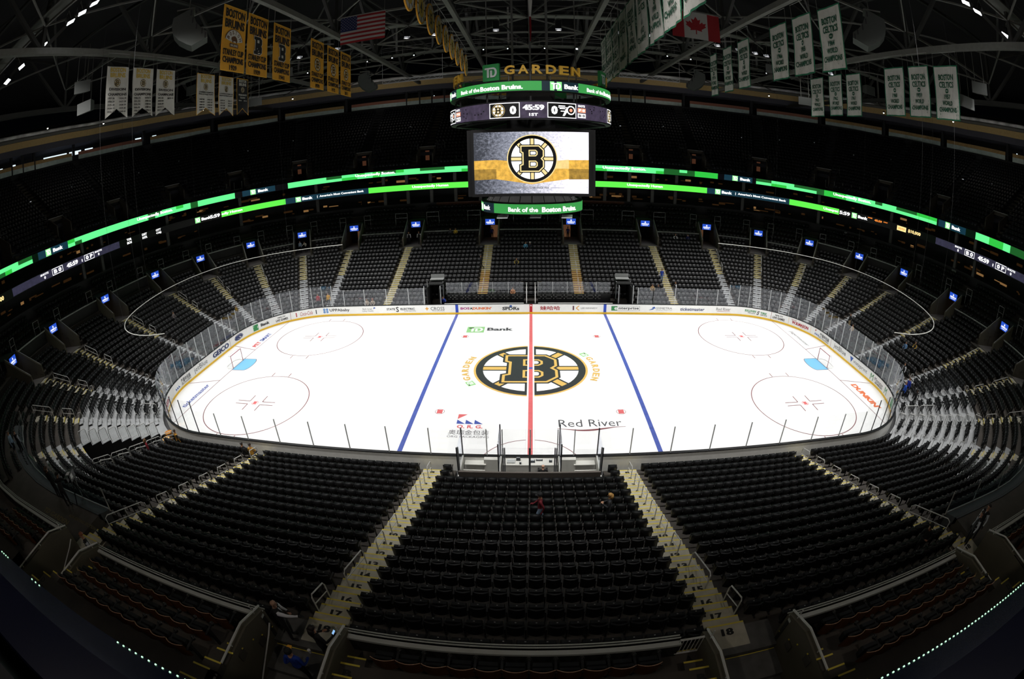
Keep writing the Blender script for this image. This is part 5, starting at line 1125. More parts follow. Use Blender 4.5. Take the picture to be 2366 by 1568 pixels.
for i in range(len(XT) - 1):
    xa, xb = XT[i], XT[i + 1]; xm = (xa + xb) / 2
    t = thing('roof_bracing', label='slender cross bracing between roof trusses, bay %s from the left' % ORD[i], cat='bracing', group='roof bracing bays'); mb = MB(); m2 = MB()
    for k, y in enumerate(YN[2:-1:2]):
        mb.beam((xa, y, 31.5), (xb, y, 31.5), .16, .2)
        m2.beam((xa, y, 36), (xb, y, 36), .3, .3)
        y2 = y + 12.54; ym = y + 6.27
        for x0 in (xa, xb): mb.beam((x0, y, 31.5), (xm, ym, 31.5), .12, .14); mb.beam((x0, y2, 31.5), (xm, ym, 31.5), .12, .14)
        m2.beam((xm, ym, 31.5), (xa, y, 36), .2, .2); m2.beam((xm, ym, 31.5), (xb, y, 36), .2, .2); m2.beam((xm, ym, 31.5), (xm, y2, 36.2), .2, .2)
    mb.obj('brace', M_truss, t); m2.obj('strut', M_trussd, t)
for k, (y, z) in enumerate(((-16.6, 32.2), (16.6, 32.2), (29.0, 31.6), (34.5, 32.8))):
    t = thing('catwalk', label='grey lighting catwalk running the length of the roof, %s from the camera side' % ORD[k], cat='catwalk', group='catwalks'); mb = MB(); mb.box((0, y, z), (118, 1.15, .12))
    for i in range(20): mb.box((-57 + 6 * i, y, z - .12), (.12, 1.3, .16))
    mb.obj('walkway', mat('catwalk_grey', (.12, .125, .11), .7), t)
    mb = MB()
    for e in (-.6, .6):
        for h in (.55, 1.1): mb.tube([(-59, y + e, z + h), (59, y + e, z + h)], .03, 4)
        for i in range(40): mb.tube([(-58.5 + 3 * i, y + e, z), (-58.5 + 3 * i, y + e, z + 1.1)], .02, 4)
    if k >= 2:
        for i in range(24): mb.box((-57.5 + 5 * i, y, z + 3.0), (.25, .25, 6.0))
    mb.obj('guard_rail', M_trussd if k != 2 else M_rod, t)
random.seed(9)
for i in range(18):
    x = -34 + 4 * i + random.uniform(-.9, .9); 
    if abs(x) < 2: continue
    g = thing('spot_fixture', (x, 28.3, 31.1), random.uniform(-.6, .6), 'small bright spotlight on the far catwalk, %.0f m %s of centre' % (abs(x), 'left' if x < 0 else 'right'), 'spotlight', 'far catwalk spotlights')
    mb = MB(); mb.tube([(0, 0, .5), (0, 0, .1)], .05, 5); mb.box((0, 0, 0), (.34, .5, .3)); mb.obj('housing', M_black, g)
    big = abs(abs(x) - 8) < 2.2
    mb = MB(); mb.box((0, -.26, -.02), (.16 if not big else .34, .02, .12 if not big else .2)); mb.obj('lens', mat('spot_lens', (.9, .95, 1), .4, emit=2.5), g)
for i, (x, y, z) in enumerate(((-52, 30, 30.2), (-40, 41, 30), (41, 41, 30.1), (48, 34, 29.3), (55, 25, 29.6), (59, 12, 29.7), (-60.5, 2, 31), (-61, 14, 30.8))):
    g = thing('work_light', (x, y, z), 0, 'small glaring work light under the roof edge on the %s, %.0f m from centre' % ('left' if x < 0 else 'right', math.hypot(x, y)), 'light', 'work lights under the roof edge')
    mb = MB(); mb.lathe([(0, .25), (.16, .2), (.2, 0), (.15, -.02)], n=10); mb.obj('shade', M_black, g); mb = MB(); mb.lathe([(0, -.04), (.13, -.04), (.10, -.12), (0, -.16)], n=10); mb.obj('bulb', mat('bulb_glare', (1, .95, .85), .4, emit=6), g)
# box truss with cables hanging in front of the tan band, left and right of the scoreboard
for sx in (-1, 1):
    x0, x1 = (-20.0, -11.5) if sx < 0 else (12.2, 20.8); y = 30.5; z = 27.9; mb = MB()
    for e in (0, .45):
        for h in (0, .45): mb.tube([(x0, y + e, z + h), (x1, y + e, z + h)], .03, 4)
    n = 12
    for i in range(n): a = x0 + (x1 - x0) * i / n; b = x0 + (x1 - x0) * (i + 1) / n; mb.tube([(a, y, z if i % 2 else z + .45), (b, y, z + .45 if i % 2 else z)], .02, 4)
    for a in (x0, x1): mb.tube([(a, y, z), (a, y, 31.5)], .03, 4)
    tag(mb.obj('lighting_box_truss', mat('bright_alu', (.55, .55, .56), .3)), 'bright aluminium box truss hanging at the far side %s of the scoreboard' % ('left' if sx < 0 else 'right'), 'box truss')
# ---------------------------------------------------------------- loudspeaker arrays
M_spk = mat('speaker_grey', (.050, .056, .050), .7); M_spk2 = mat('speaker_face', (.085, .09, .085), .7)
def line_array(c, yaw, n, w, h, label, k=1.0, flip=1):
    """boxes stacked along a hanging curve that sweeps out underneath; u runs along the curve plane"""
    t = thing('speaker_array', c, yaw, label, 'loudspeaker', 'hanging loudspeakers')
    P = [(0, 0), (.10, -.62), (.34, -1.18), (.72, -1.66), (1.18, -2.02), (1.22, -2.42)]; Q = [(-1.35, -.55), (-1.42, -1.15), (-1.28, -1.75), (-.85, -2.30), (-.25, -2.72), (.12, -2.92)]; D = 1.5 * k
    for i in range(5):
        a, b, e, g = P[i], P[i + 1], Q[i + 1], Q[i]; mb = MB(); V = [(flip * x * k, y, z * k) for y in (0, D) for x, z in (a, b, e, g)]
        mb.add(V, [(3, 2, 1, 0), (4, 5, 6, 7), (0, 1, 5, 4), (1, 2, 6, 5), (2, 3, 7, 6), (3, 0, 4, 7)]); mb.m[2] = 1
        mx, mz = (a[0] + b[0]) / 2 * k * flip, (a[1] + b[1]) / 2 * k; mb.box((mx + flip * -.14 * k, -.015, mz - .08), (.10 * k, .03, .42 * k), 2); mb.obj('speaker_box', [M_spk, M_spk2, M_black], t)
    mb = MB(); mb.tube([(-.3 * flip * k, D / 2, -.2), (-.3 * flip * k, D / 2, 3.2)], .04, 5); mb.box((-.5 * flip * k, D / 2, -.02), (1.3 * k, D, .1)); mb.obj('hanging_frame', M_steel, t)
line_array((-20.9, -9.6, 29.3), math.radians(38), 5, 1.7, .75, 'large curved grey speaker array left of the gold 1929 banner', 1.0, 1)
line_array((22.3, -8.8, 29.3), math.radians(-38), 5, 1.7, .75, 'large curved grey speaker array right of the 1964 WORLD CHAMPIONS banner', 1.0, -1)
line_array((-20.5, 26.0, 29.2), math.radians(20), 5, 1.3, .65, 'curved speaker array hanging beyond the gold 2011 banner', 1.0, 1)
line_array((21.5, 26.0, 29.2), math.radians(-20), 5, 1.3, .65, 'curved speaker array hanging behind the 1974 WORLD CHAMPIONS banner', 1.0, -1)
for k, (x, y, z, yaw, w, lab) in enumerate(((-32.3, -10.9, 27.2, 60, 1.5, 'tilted dark speaker box hanging left of the white division banners'), (-34.2, -9.3, 26.0, 20, 1.6, 'grey speaker cabinet beside the lower corner of the first white division banner'), (34.6, -10.4, 27.2, -60, 1.5, 'tilted dark speaker box hanging right of the 1957 banner'), (34.9, -8.6, 26.0, -20, 1.6, 'grey speaker cabinet beside the lower corner of the 1957 banner'),
        (-33.2, 4.9, 27.3, 0, 1.3, 'small pale speaker box between the two groups of white left banners'), (35.3, 6.1, 27.3, 0, 1.3, 'small pale speaker box between the 1961 and 1960 banners'), (-30.9, 14.4, 25.8, 30, 1.7, 'dark speaker cabinet right of the black trophy banner'), (32.4, 15.8, 25.8, -30, 1.7, 'dark speaker cabinet left of the 1963 banner'), (-25.5, 12.5, 28.0, 20, 1.5, 'speaker box hanging between the 1941 and 1970 banners'), (25.9, 12.5, 28.0, -20, 1.5, 'speaker box hanging between the 1968 and 1966 banners'))):
    t = thing('speaker_cabinet', (x, y, z), math.radians(yaw), lab, 'loudspeaker', 'hanging loudspeakers'); mb = MB(); w2 = w / 2
    mb.add([(-w2, 0, -.5), (w2, 0, -.5), (w2, 0, .5), (-w2, 0, .5), (-w2 * .7, 1.0, -.3), (w2 * .7, 1.0, -.3), (w2 * .7, 1.0, .5), (-w2 * .7, 1.0, .5)], [(0, 1, 2, 3), (7, 6, 5, 4), (0, 4, 5, 1), (1, 5, 6, 2), (2, 6, 7, 3), (3, 7, 4, 0)]); mb.m[0] = 1; mb.obj('speaker_box', [M_spk, M_spk2], t)
    mb = MB(); mb.tube([(-w2 * .6, .5, .5), (-w2 * .6, .5, 31.0 - z)], .03, 4); mb.tube([(w2 * .6, .5, .5), (w2 * .6, .5, 31.0 - z)], .03, 4); mb.obj('hanging_frame', M_steel, t)
# ---------------------------------------------------------------- banners
c_gold = mat('banner_gold', (.62, .30, .022), .85, var=.06); c_goldedge = mat('banner_gold_hem', (.75, .40, .04), .85); c_white = mat('banner_white', (.50, .49, .45), .85, var=.06); c_green = mat('banner_green', (.008, .13, .06), .85); c_blk = mat('banner_black', (.010, .010, .012), .85); c_gtext = mat('banner_gold_text', (.50, .34, .05), .85); c_dk = mat('banner_dark_text', (.03, .028, .026), .85); c_gt = mat('banner_green_text', (.006, .07, .035), .85); c_brown = mat('banner_brown', (.10, .04, .015), .85)
def wave(u, v, A=.05): return A * (math.sin(u * 3.1 + v * .9) * .6 + math.sin(u * 6.3 - v * 1.7) * .4) * (0.4 + .6 * min(1, (2.5 - v) / 4))
def bannerfn(x, yc, zt, face, w, h, A=.05):    # face +1: read from +x side looking to -x
    def fn(u, v, k): kk = wave(u + yc, v, A); return (x + face * (kk + k), yc + face * u, zt - h / 2 + v)
    return fn
def cloth(mb, fn, w, h, m, notch=0, k=0.0, inset=0, nx=14, ny=14):
    W2, H2 = w / 2 - inset, h / 2 - inset; V = []
    for j in range(ny + 1):
        for i in range(nx + 1):
            u = -W2 + 2 * W2 * i / nx; b = -H2 + (notch * (1 - abs(u) / W2) if notch else 0); v = H2 + (b - H2) * j / ny; V.append(fn(u, v, k))
    mb.add(V, [(j * (nx + 1) + i, j * (nx + 1) + i + 1, (j + 1) * (nx + 1) + i + 1, (j + 1) * (nx + 1) + i) for j in range(ny) for i in range(nx)], m)
def banner(x, yc, w, h, zt, face, kind, lines, label, group, hem, base, notch=0, border=.1, A=.05, mats=None):
    t = thing('championship_banner', label=label, cat='banner', group=group); fn = bannerfn(x, yc, zt, face, w, h, A)
    mb = MB(); cloth(mb, fn, w, h, 0, notch); cloth(mb, lambda u, v, k: fn(u, v, -.006), w, h, 0, notch); mb.obj('hem', hem, t)
    for sd in (1, -1):
        f2 = fn if sd > 0 else (lambda u, v, k: fn(-u, v, -.006 - k)); mb = MB(); cloth(mb, f2, w, h, 0, notch, .006, border); mb.obj('cloth', base, t)
        mb = MB(); lines(mb, f2); mb.obj('lettering', mats, t)
    mb = MB()
    for u in (-w / 2 + .05, w / 2 - .05): p = fn(u, h / 2, 0); mb.tube([p, (x, p[1], 29.1)], .015, 4)
    mb.tube([(x, yc - w / 2, 29.1), (x, yc + w / 2, 29.1)], .02, 4); mb.obj('hanging_rod', M_rod, t)
LT = lambda mb, fn, s, v, w, h, m=0, u=0, b=.05: text(mb, s, fn, u, v, w, h, m, .035, b)
def cup(year, logo):
    def L(mb, fn):
        LT(mb, fn, 'BOSTON', 1.72, 2.2, .62); LT(mb, fn, 'BRUINS', .98, 2.2, .62); LT(mb, fn, 'STANLEY CUP', -.98, 2.3, .42); LT(mb, fn, 'CHAMPIONS', -1.5, 2.3, .42); LT(mb, fn, year, -2.0, .8, .34)
        if logo == 'fan':
            n = 12; out = [(1.0 * math.cos(a) * 1.05, -.35 + 1.0 * math.sin(a)) for a in np.linspace(.25, PI - .25, n)]; inn = [(.28 * math.cos(a), -.30 + .1 * math.sin(a)) for a in (PI - .3, .3)]
            mb.flat(out + inn, fn, .035, 2); mb.flat([(x * .95, -.35 + (y + .35) * .95) for x, y in out + inn], fn, .040, 1)
            for i, ch in enumerate('BOSTON'): a = PI - .48 - i * .44; text(mb, ch, fn, .75 * math.cos(a), -.33 + .75 * math.sin(a), .2, .26, 2, .046, .03, rot=a - PI / 2)
            bear = [(-.34, -.1), (-.30, .06), (-.1, .15), (.1, .18), (.28, .06), (.36, -.12), (.3, -.3), (.2, -.3), (.2, -.18), (-.08, -.18), (-.1, -.3), (-.22, -.3), (-.24, -.16)]; mb.flat(bear, fn, .046, 3)
            mb.flat([(-.48, -.62), (.48, -.62), (.48, -.36), (-.48, -.36)], fn, .038, 2); text(mb, 'BRUINS', fn, 0, -.49, .8, .16, 1, .045, .03)
        elif logo == 'B':
            P = [(-.36, .55), (.22, .55), (.38, .40), (.38, .12), (.30, .0), (.38, -.12), (.38, -.42), (.22, -.58), (-.36, -.58), (-.36, -.38), (-.24, -.36), (-.24, .34), (-.36, .36)]
            P = [(x * 1.35, y * 1.15 - .02) for x, y in P]; mb.flat(grow(P, .055), fn, .035, 1); mb.flat(P, fn, .042, 0)
            for v in (.30, -.32): mb.flat([(-.1, v - .13), (.16, v - .13), (.16, v + .09), (-.1, v + .09)], fn, .049, 1)
        else: emblem(mb, lambda u, v, k: fn(u, v - .05, k), .62, 0, 1, 4, st=.005, h0=.03)
    return L
WF, HF = 2.66, 4.5
M5 = [c_blk, c_white, c_brown, c_brown, c_goldedge]
for (y0, y1), yr, lg in (((-10.7, -7.9), '1929', 'fan'), ((-7.8, -5.0), '1939', 'B'), ((-4.4, -1.5), '1941', 'B'), ((1.8, 4.8), '1970', 'S'), ((5.3, 8.2), '1972', 'S'), ((8.5, 11.3), '2011', 'S')):
    banner(-17.3, (y0 + y1) / 2, WF, HF, 28.0, 1, 'cup', cup(yr, lg), 'gold banner reading BOSTON BRUINS STANLEY CUP CHAMPIONS %s' % yr, 'gold hockey banners', c_goldedge, c_gold, A=.012, border=.05, mats=M5)
def division(title, c1, c2, fs=.4):
    def L(mb, fn):
        LT(mb, fn, 'BOSTON', 1.85, 1.75, .38, 1); LT(mb, fn, 'BRUINS', 1.4, 1.75, .38, 1); emblem(mb, lambda u, v, k: fn(u, v + .78, k), .34, 0, 2, 1, st=.004, h0=.03)
        for i, s in enumerate(title): LT(mb, fn, s, .22 - i * .42 * (fs / .4), min(2.3, .24 * len(s)) if fs > .3 else 2.4, .22 if fs > .3 else .13)
        for i, s in enumerate(c1): LT(mb, fn, s, -.52 - i * .27, .75, .14, 0, -.68)
        for i, s in enumerate(c2): LT(mb, fn, s, -.52 - i * .27, .75, .14, 0, .68)
    return L
D3 = [c_dk, c_gtext, c_white]
DIV = (((-10.1, -7.5), ['DIVISION', 'CHAMPIONS'], ['1927-28', '1928-29', '1929-30', '1930-31', '1932-33'], ['1934-35', '1937-38', '1938-39', '1939-40', '1940-41'], 'first of the three', .4, 0), ((-7.0, -4.4), ['DIVISION', 'CHAMPIONS'], ['1970-71', '1971-72', '1973-74', '1975-76', '1976-77', '1977-78'], ['1978-79', '1982-83', '1983-84', '1989-90', '1990-91', '1992-93'], 'second of the three', .4, 0), ((-4.0, -1.4), ['DIVISION', 'CHAMPIONS'], ['2001-02', '2003-04', '2008-09', '2010-11', '2011-12'], ['2013-14'], 'third of the three', .4, 0),
       ((1.9, 4.9), ['CONFERENCE CHAMPIONS', 'PRINCE OF WALES TROPHY'], ['1927-28', '1928-29', '1929-30', '1937-38', '1940-41'], ['1956-57', '1957-58', '1965-66', '1969-70', '1971-72'], 'left of the pair', .2, 1), ((5.6, 8.3), ['CONFERENCE CHAMPIONS', 'PRINCE OF WALES TROPHY'], ['1973-74', '1976-77', '1977-78', '1987-88', '1989-90'], ['2010-11', '2012-13', '2018-19'], 'right of the pair', .2, 1))
for (y0, y1), ti, a, b, which, fs, hm in DIV:
    banner(-29.8, (y0 + y1) / 2, y1 - y0, 4.3, 28.0, 1, 'div', division(ti, a, b, fs), 'white swallowtail hockey banner, %s, dates starting %s' % (which + (' division banners' if hm == 0 else ' with gold hems'), a[0]), 'white hockey banners', c_goldedge if hm else c_dk, c_white, notch=.75, border=.07 if hm else .03, A=.06, mats=D3)
def pres(mb, fn):
    LT(mb, fn, 'BOSTON', 1.8, 1.4, .34, 1); LT(mb, fn, 'BRUINS', 1.4, 1.4, .34, 1); emblem(mb, lambda u, v, k: fn(u, v + .8, k), .32, 0, 1, 2, st=.004, h0=.03); LT(mb, fn, "PRESIDENTS'", .2, 1.6, .2, 1); LT(mb, fn, 'TROPHY', -.12, 1.0, .18, 1); LT(mb, fn, '1989-90', -.45, .6, .12, 1, -.5); LT(mb, fn, '2013-14', -.45, .6, .12, 1, .5)
banner(-29.7, 9.95, 2.3, 4.2, 28.0, 1, 'p', pres, 'black swallowtail banner with gold hem reading BOSTON BRUINS PRESIDENTS\' TROPHY', 'white hockey banners', c_goldedge, c_blk, notch=.75, border=.07, A=.03, mats=[c_dk, c_white, c_gtext])
def hoopsb(yr):
    def L(mb, fn):
        LT(mb, fn, 'BOSTON', 1.25, 1.75, .50); LT(mb, fn, 'CELTICS', .62, 1.7, .50); disc(mb, 0, 0, .2, .035, 0, 18, lambda u, v, k: fn(u, v + .12, k)); text(mb, 'NBA', fn, 0, .12, .28, .1, 1, .042, .03)
        LT(mb, fn, yr, -.36, .68, .40); LT(mb, fn, 'WORLD', -.88, 1.15, .38); LT(mb, fn, 'CHAMPIONS', -1.42, 2.05, .40)
    return L
for x, (y0, y1), yr in ((18.3, (10.4, 12.2), '1974'), (18.2, (6.4, 8.5), '1969'), (18.2, (2.7, 5.1), '1968'), (18.2, (-3.9, -1.2), '1966'), (18.2, (-7.3, -4.7), '1965'), (18.4, (-10.6, -7.9), '1964'), (31.1, (9.8, 12.5), '1963'), (31.0, (6.1, 8.6), '1962'), (31.4, (3.3, 5.9), '1961'), (31.0, (-3.7, -.9), '1960'), (31.1, (-6.9, -4.2), '1959'), (31.4, (-10.2, -7.3), '1957')):
    banner(x, (y0 + y1) / 2, y1 - y0, HF, 28.0, -1, 'c', hoopsb(yr), 'white green-hemmed banner reading BOSTON CELTICS %s WORLD CHAMPIONS' % yr, 'white and green basketball banners', c_green, c_white, border=.11, A=.07, mats=[c_gt, c_white])
for i in range(9):
    y1 = -13.7 - 3.05 * 1 + 3.05 * (i + 1) - .0; y0 = y1 - 2.85
    if i < 6:
        yr = ('2008', '1986', '1984', '1981', '1976', '1974')[i]
        banner(6.8, (y0 + y1) / 2, 2.85, 4.7, 27.7, -1, 'c', hoopsb(yr), 'white basketball banner near the centre line reading %s WORLD CHAMPIONS' % yr, 'basketball banners near the centre line', c_green, c_white, border=.11, A=.07, mats=[c_gt, c_white])
    else:
        def grid(mb, fn, i=i):
            for a in range(3):
                for b in range(4): LT(mb, fn, str([1, 2, 3, 6, 10, 14, 15, 16, 17, 18, 19, 21, 22, 23, 24, 25, 31, 32, 33, 35, 44, 6, 10, 14, 16, 17, 18, 22, 23, 24, 25, 31, 33, 35, 0, 5][(i - 6) * 12 + a * 4 + b]), 1.7 - 1.13 * b, .6, .62, 0, -.85 + .85 * a)
            for b in range(3): mb.flat([(-1.3, 1.1 - 1.13 * b), (1.3, 1.1 - 1.13 * b), (1.3, 1.16 - 1.13 * b), (-1.3, 1.16 - 1.13 * b)], fn, .04, 0)
        banner(6.8, (y0 + y1) / 2, 2.85, 4.7, 27.7, -1, 'g', grid, 'white banner of green retired numbers in a grid, %s nearest the scoreboard' % ('third', 'second', 'the one')[i - 6], 'retired number banners', c_green, c_white, border=.09, A=.05, mats=[c_gt, c_white])
NUMS = ['2', '3', '4', '5', '7', '8', '9', '15', '24', '77', '16']
for i in range(10):
    y = -9.8 + 3.2 * i; t = thing('round_number_sign', label='round gold and white retired number sign, %s from the camera in the hanging line' % ORD[i], cat='sign', group='round retired number signs'); r = 1.28; zc_ = 27.1
    fn = lambda u, v, h, y=y: (-6.8 + h, y + u, zc_ + v); mb = MB(); mb.prism([(r * math.cos(a), r * math.sin(a)) for a in np.linspace(0, 2 * PI, 33)[:-1]], fn, -.05, .05); mb.obj('disc', c_gold, t)
    for sd in (1, -1):
        f2 = (lambda u, v, h, y=y, sd=sd: (-6.8 + sd * (.05 + h), y + sd * u, zc_ + v)); mb = MB(); disc(mb, 0, 0, r * .9, .004, 0, 32, f2); disc(mb, 0, 0, r * .62, .007, 1, 32, f2)
        for k in range(8): a = k * PI / 4; mb.add([f2(math.cos(a + d) * q, math.sin(a + d) * q, .0085) for d, q in ((-.08, r * .62), (-.06, r * .9), (.06, r * .9), (.08, r * .62))], [(0, 1, 2, 3)], 2)
        text(mb, NUMS[i], f2, 0, 0, .9 if len(NUMS[i]) > 1 else .55, .9, 1 + 2, .012, .05); mb.obj('number_face', [c_white, c_gtext, c_blk, c_dk], t)
    mb = MB(); mb.tube([(-6.8, y - .5, zc_ + 1.1), (-6.8, y - .5, 29.1)], .02, 4); mb.tube([(-6.8, y + .5, zc_ + 1.1), (-6.8, y + .5, 29.1)], .02, 4); mb.tube([(-6.8, y - 1.6, 29.1), (-6.8, y + 1.6, 29.1)], .025, 4); mb.obj('hanging_rod', M_rod, t)
# flags
def flagfn(x0, z0, y): return lambda u, v, h: (x0 + u, y - h, z0 + v)
f_red = mat('flag_red', (.30, .012, .018), .85); f_white = mat('flag_white', (.42, .42, .40), .85); f_blue = mat('flag_blue', (.012, .02, .09), .85)
t = thing('national_flag', label='United States flag hanging flat beneath the roof left of the scoreboard', cat='flag'); fn = flagfn(-11.55, 26.85, -1.3); mb = MB()
for i in range(13): z = 1.1 - 2.2 * i / 13; mb.prism([(-1.72, z - 2.2 / 13), (1.72, z - 2.2 / 13), (1.72, z), (-1.72, z)], fn, -.004, .004, 0 if i % 2 == 0 else 1)
mb.flat([(-1.72, 1.1 - 2.2 * 7 / 13), (-.42, 1.1 - 2.2 * 7 / 13), (-.42, 1.1), (-1.72, 1.1)], fn, .008, 2)
for i in range(9):
    for j in range(11):
        if (i + j) % 2 == 0: disc(mb, -1.66 + .118 * j, 1.04 - .118 * i, .032, .012, 1, 5, fn)
mb.obj('flag_cloth', [f_red, f_white, f_blue], t)
mb = MB(); mb.tube([(-13.3, -1.3, 28.0), (-9.8, -1.3, 28.0)], .025, 4); mb.tube([(-13.2, -1.3, 28), (-13.2, -1.3, 30)], .015, 4); mb.tube([(-9.9, -1.3, 28), (-9.9, -1.3, 30)], .015, 4); mb.obj('hanging_rod', M_rod, t)
t = thing('national_flag', label='Canadian flag with red maple leaf hanging right of the scoreboard', cat='flag'); fn = flagfn(12.05, 26.9, -1.1); mb = MB()
for a, b, m in ((-1.85, -.95, 0), (-.95, .9, 1), (.9, 1.85, 0)): mb.prism([(a, -1.1), (b, -1.1), (b, 1.1), (a, 1.1)], fn, -.004, .004, m)
leaf = [(0, .82), (.17, .5), (.36, .6), (.28, .17), (.5, .38), (.56, .24), (.8, .30), (.70, .05), (.80, -.03), (.42, -.33), (.46, -.5), (.04, -.42), (.04, -.8)]
leaf = leaf + [(-x, y) for x, y in leaf[::-1] if x > 0]; mb.flat([(x - .02, y * .9) for x, y in leaf], fn, .008, 0); mb.obj('flag_cloth', [f_red, f_white], t)
mb = MB(); mb.tube([(10.2, -1.1, 28.0), (13.9, -1.1, 28.0)], .025, 4); mb.tube([(10.3, -1.1, 28), (10.3, -1.1, 30)], .015, 4); mb.tube([(13.8, -1.1, 28), (13.8, -1.1, 30)], .015, 4); mb.obj('hanging_rod', M_rod, t)
t = thing('furled_flag', label='narrow white and red furled flag hanging from the roof above the scoreboard', cat='flag'); mb = MB(); mb.tube([(.25, 0, 29.8), (.28, 0, 28.2), (.24, 0, 26.9)], [.10, .16, .08], 6, 0); mb.tube([(.24, 0, 26.9), (.25, 0, 25.8), (.22, 0, 24.9)], [.08, .09, .04], 6, 1); mb.obj('flag_cloth', [mat('furled_white', (.7, .7, .68), .8), f_red], t)
mb = MB(); mb.tube([(.22, 0, 24.9), (.2, 0, 21.2)], .03, 5); mb.obj('cable', M_rod, t)
# ---------------------------------------------------------------- scoreboard
SX = .15
SB = thing('scoreboard', label='four sided hanging scoreboard with ring displays above centre ice', cat='scoreboard'); M_frame = mat('scoreboard_frame', (.006, .006, .007), .5); M_strut = mat('scoreboard_strut', (.16, .16, .16), .45)
def cyl(r, y0=0): return lambda u, v, h: (SX + (r + h) * math.sin(u / r), -(r + h) * math.cos(u / r), v)
def ringbox(mb, r0, r1, z0, z1, m=0, n=72): 
    V = [];
    for i in range(n): a = 2 * PI * i / n; V += [(SX + r * math.sin(a), -r * math.cos(a), z) for r, z in ((r1, z0), (r1, z1), (r0, z1), (r0, z0))]
    mb.add(V, [(i * 4 + k, i * 4 + (k + 1) % 4, ((i + 1) % n) * 4 + (k + 1) % 4, ((i + 1) % n) * 4 + k) for i in range(n) for k in range(4)], m)
def cband(mb, r, u0, u1, z0, z1, m, h=.012, step=.25):
    fn = cyl(r); n = max(1, int(abs(u1 - u0) / step)); V = []
    for i in range(n + 1): u = u0 + (u1 - u0) * i / n; V += [fn(u, z0, h), fn(u, z1, h)]
    mb.add(V, [(2 * i, 2 * i + 2, 2 * i + 3, 2 * i + 1) for i in range(n)], m)
M_sg = mat('board_green', (.045, .36, .075), .5, emit=.95); M_steal = mat('board_teal', (.003, .018, .03), .5, emit=.9); M_purp = mat('board_purple', (.055, .040, .075), .5, emit=.95, var=.35, vscale=3.0); M_bk = mat('board_black', (.004, .004, .005), .5); M_by = mat('board_gold', (1.0, .72, .26), .5, emit=1.0); M_bw = mat('board_white', (1, 1, 1), .5, emit=1.5) if False else mat('board_led_white', (1, 1, 1), .5, emit=1.5); M_bo = mat('board_orange', (1.0, .42, .25), .5, emit=.95)
SM = [M_frame, M_sg, M_steal, M_bw, M_purp, M_bk, M_by, M_bo, M_tdg]
R1 = 5.5; C1 = 2 * PI * R1
mb = MB(); ringbox(mb, R1 - .35, R1, 20.28, 20.98); mb.obj('top_ring_frame', M_frame, SB)
mb = MB(); fn = cyl(R1); cband(mb, R1, -C1 / 2, C1 / 2, 20.33, 20.93, 1)
for k in range(4):
    c = C1 / 4 * k; 
    def U(u): return ((u + c + C1 / 2) % C1) - C1 / 2
    u0 = U(.65); cband(mb, R1, u0, u0 + 2.35, 20.33, 20.93, 2, .02); F = (lambda u, v, h, u0=u0: fn(u0 + u, v, h)); td_logo(mb, F, .85, 20.63, .72, .56, 8, 3, .03, .008); text(mb, 'Bank', F, 1.85, 20.63, .95, .30, 3, .04, .06)
    u1 = U(-2.55); F = (lambda u, v, h, u1=u1: fn(u1 + u, v, h)); text(mb, 'Bank of the', F, -1.55, 20.58, 1.75, .26, 3, .03, .03); text(mb, 'Boston Bruins.', F, .75, 20.58, 2.7, .30, 3, .03, .06)
mb.obj('top_ring_display', SM, SB)
mb = MB(); ringbox(mb, R1 - .35, R1, 18.55, 19.70); mb.obj('score_ring_frame', M_frame, SB)
mb = MB(); cband(mb, R1, -C1 / 2, C1 / 2, 18.62, 19.62, 4)
def flyers(mb, F, x, y, s, w, o, b):
    mb.flat([(x - .62 * s, y + .18 * s), (x + .1 * s, y + .18 * s), (x + .1 * s, y + .22 * s), (x - .62 * s, y + .22 * s)], F, .04, w)
    for k in range(3): mb.flat([(x - (.6 - .07 * k) * s, y + (.26 - .17 * k) * s), (x - .16 * s, y + (.26 - .17 * k) * s), (x - .16 * s, y + (.32 - .17 * k) * s), (x - (.6 - .07 * k) * s, y + (.32 - .17 * k) * s)], F, .04, w)
    mb.flat([(x - .12 * s, y + .1 * s), (x + .14 * s, y + .34 * s), (x + .02 * s, y - .02 * s), (x - .2 * s, y - .36 * s), (x - .34 * s, y - .36 * s)], F, .041, w)
    disc(mb, x + .24 * s, y + .03 * s, .30 * s, .042, w, 24, F); disc(mb, x + .24 * s, y + .03 * s, .22 * s, .044, b, 24, F); disc(mb, x + .24 * s, y + .03 * s, .115 * s, .046, o, 16, F)
def frame(mb, F, x0, x1, z0, z1, m, w=.035, h=.03):
    for a, b, c, d in ((x0, x1, z0, z0 + w), (x0, x1, z1 - w, z1), (x0, x0 + w, z0, z1), (x1 - w, x1, z0, z1)): mb.flat([(a, c), (b, c), (b, d), (a, d)], F, h, m)
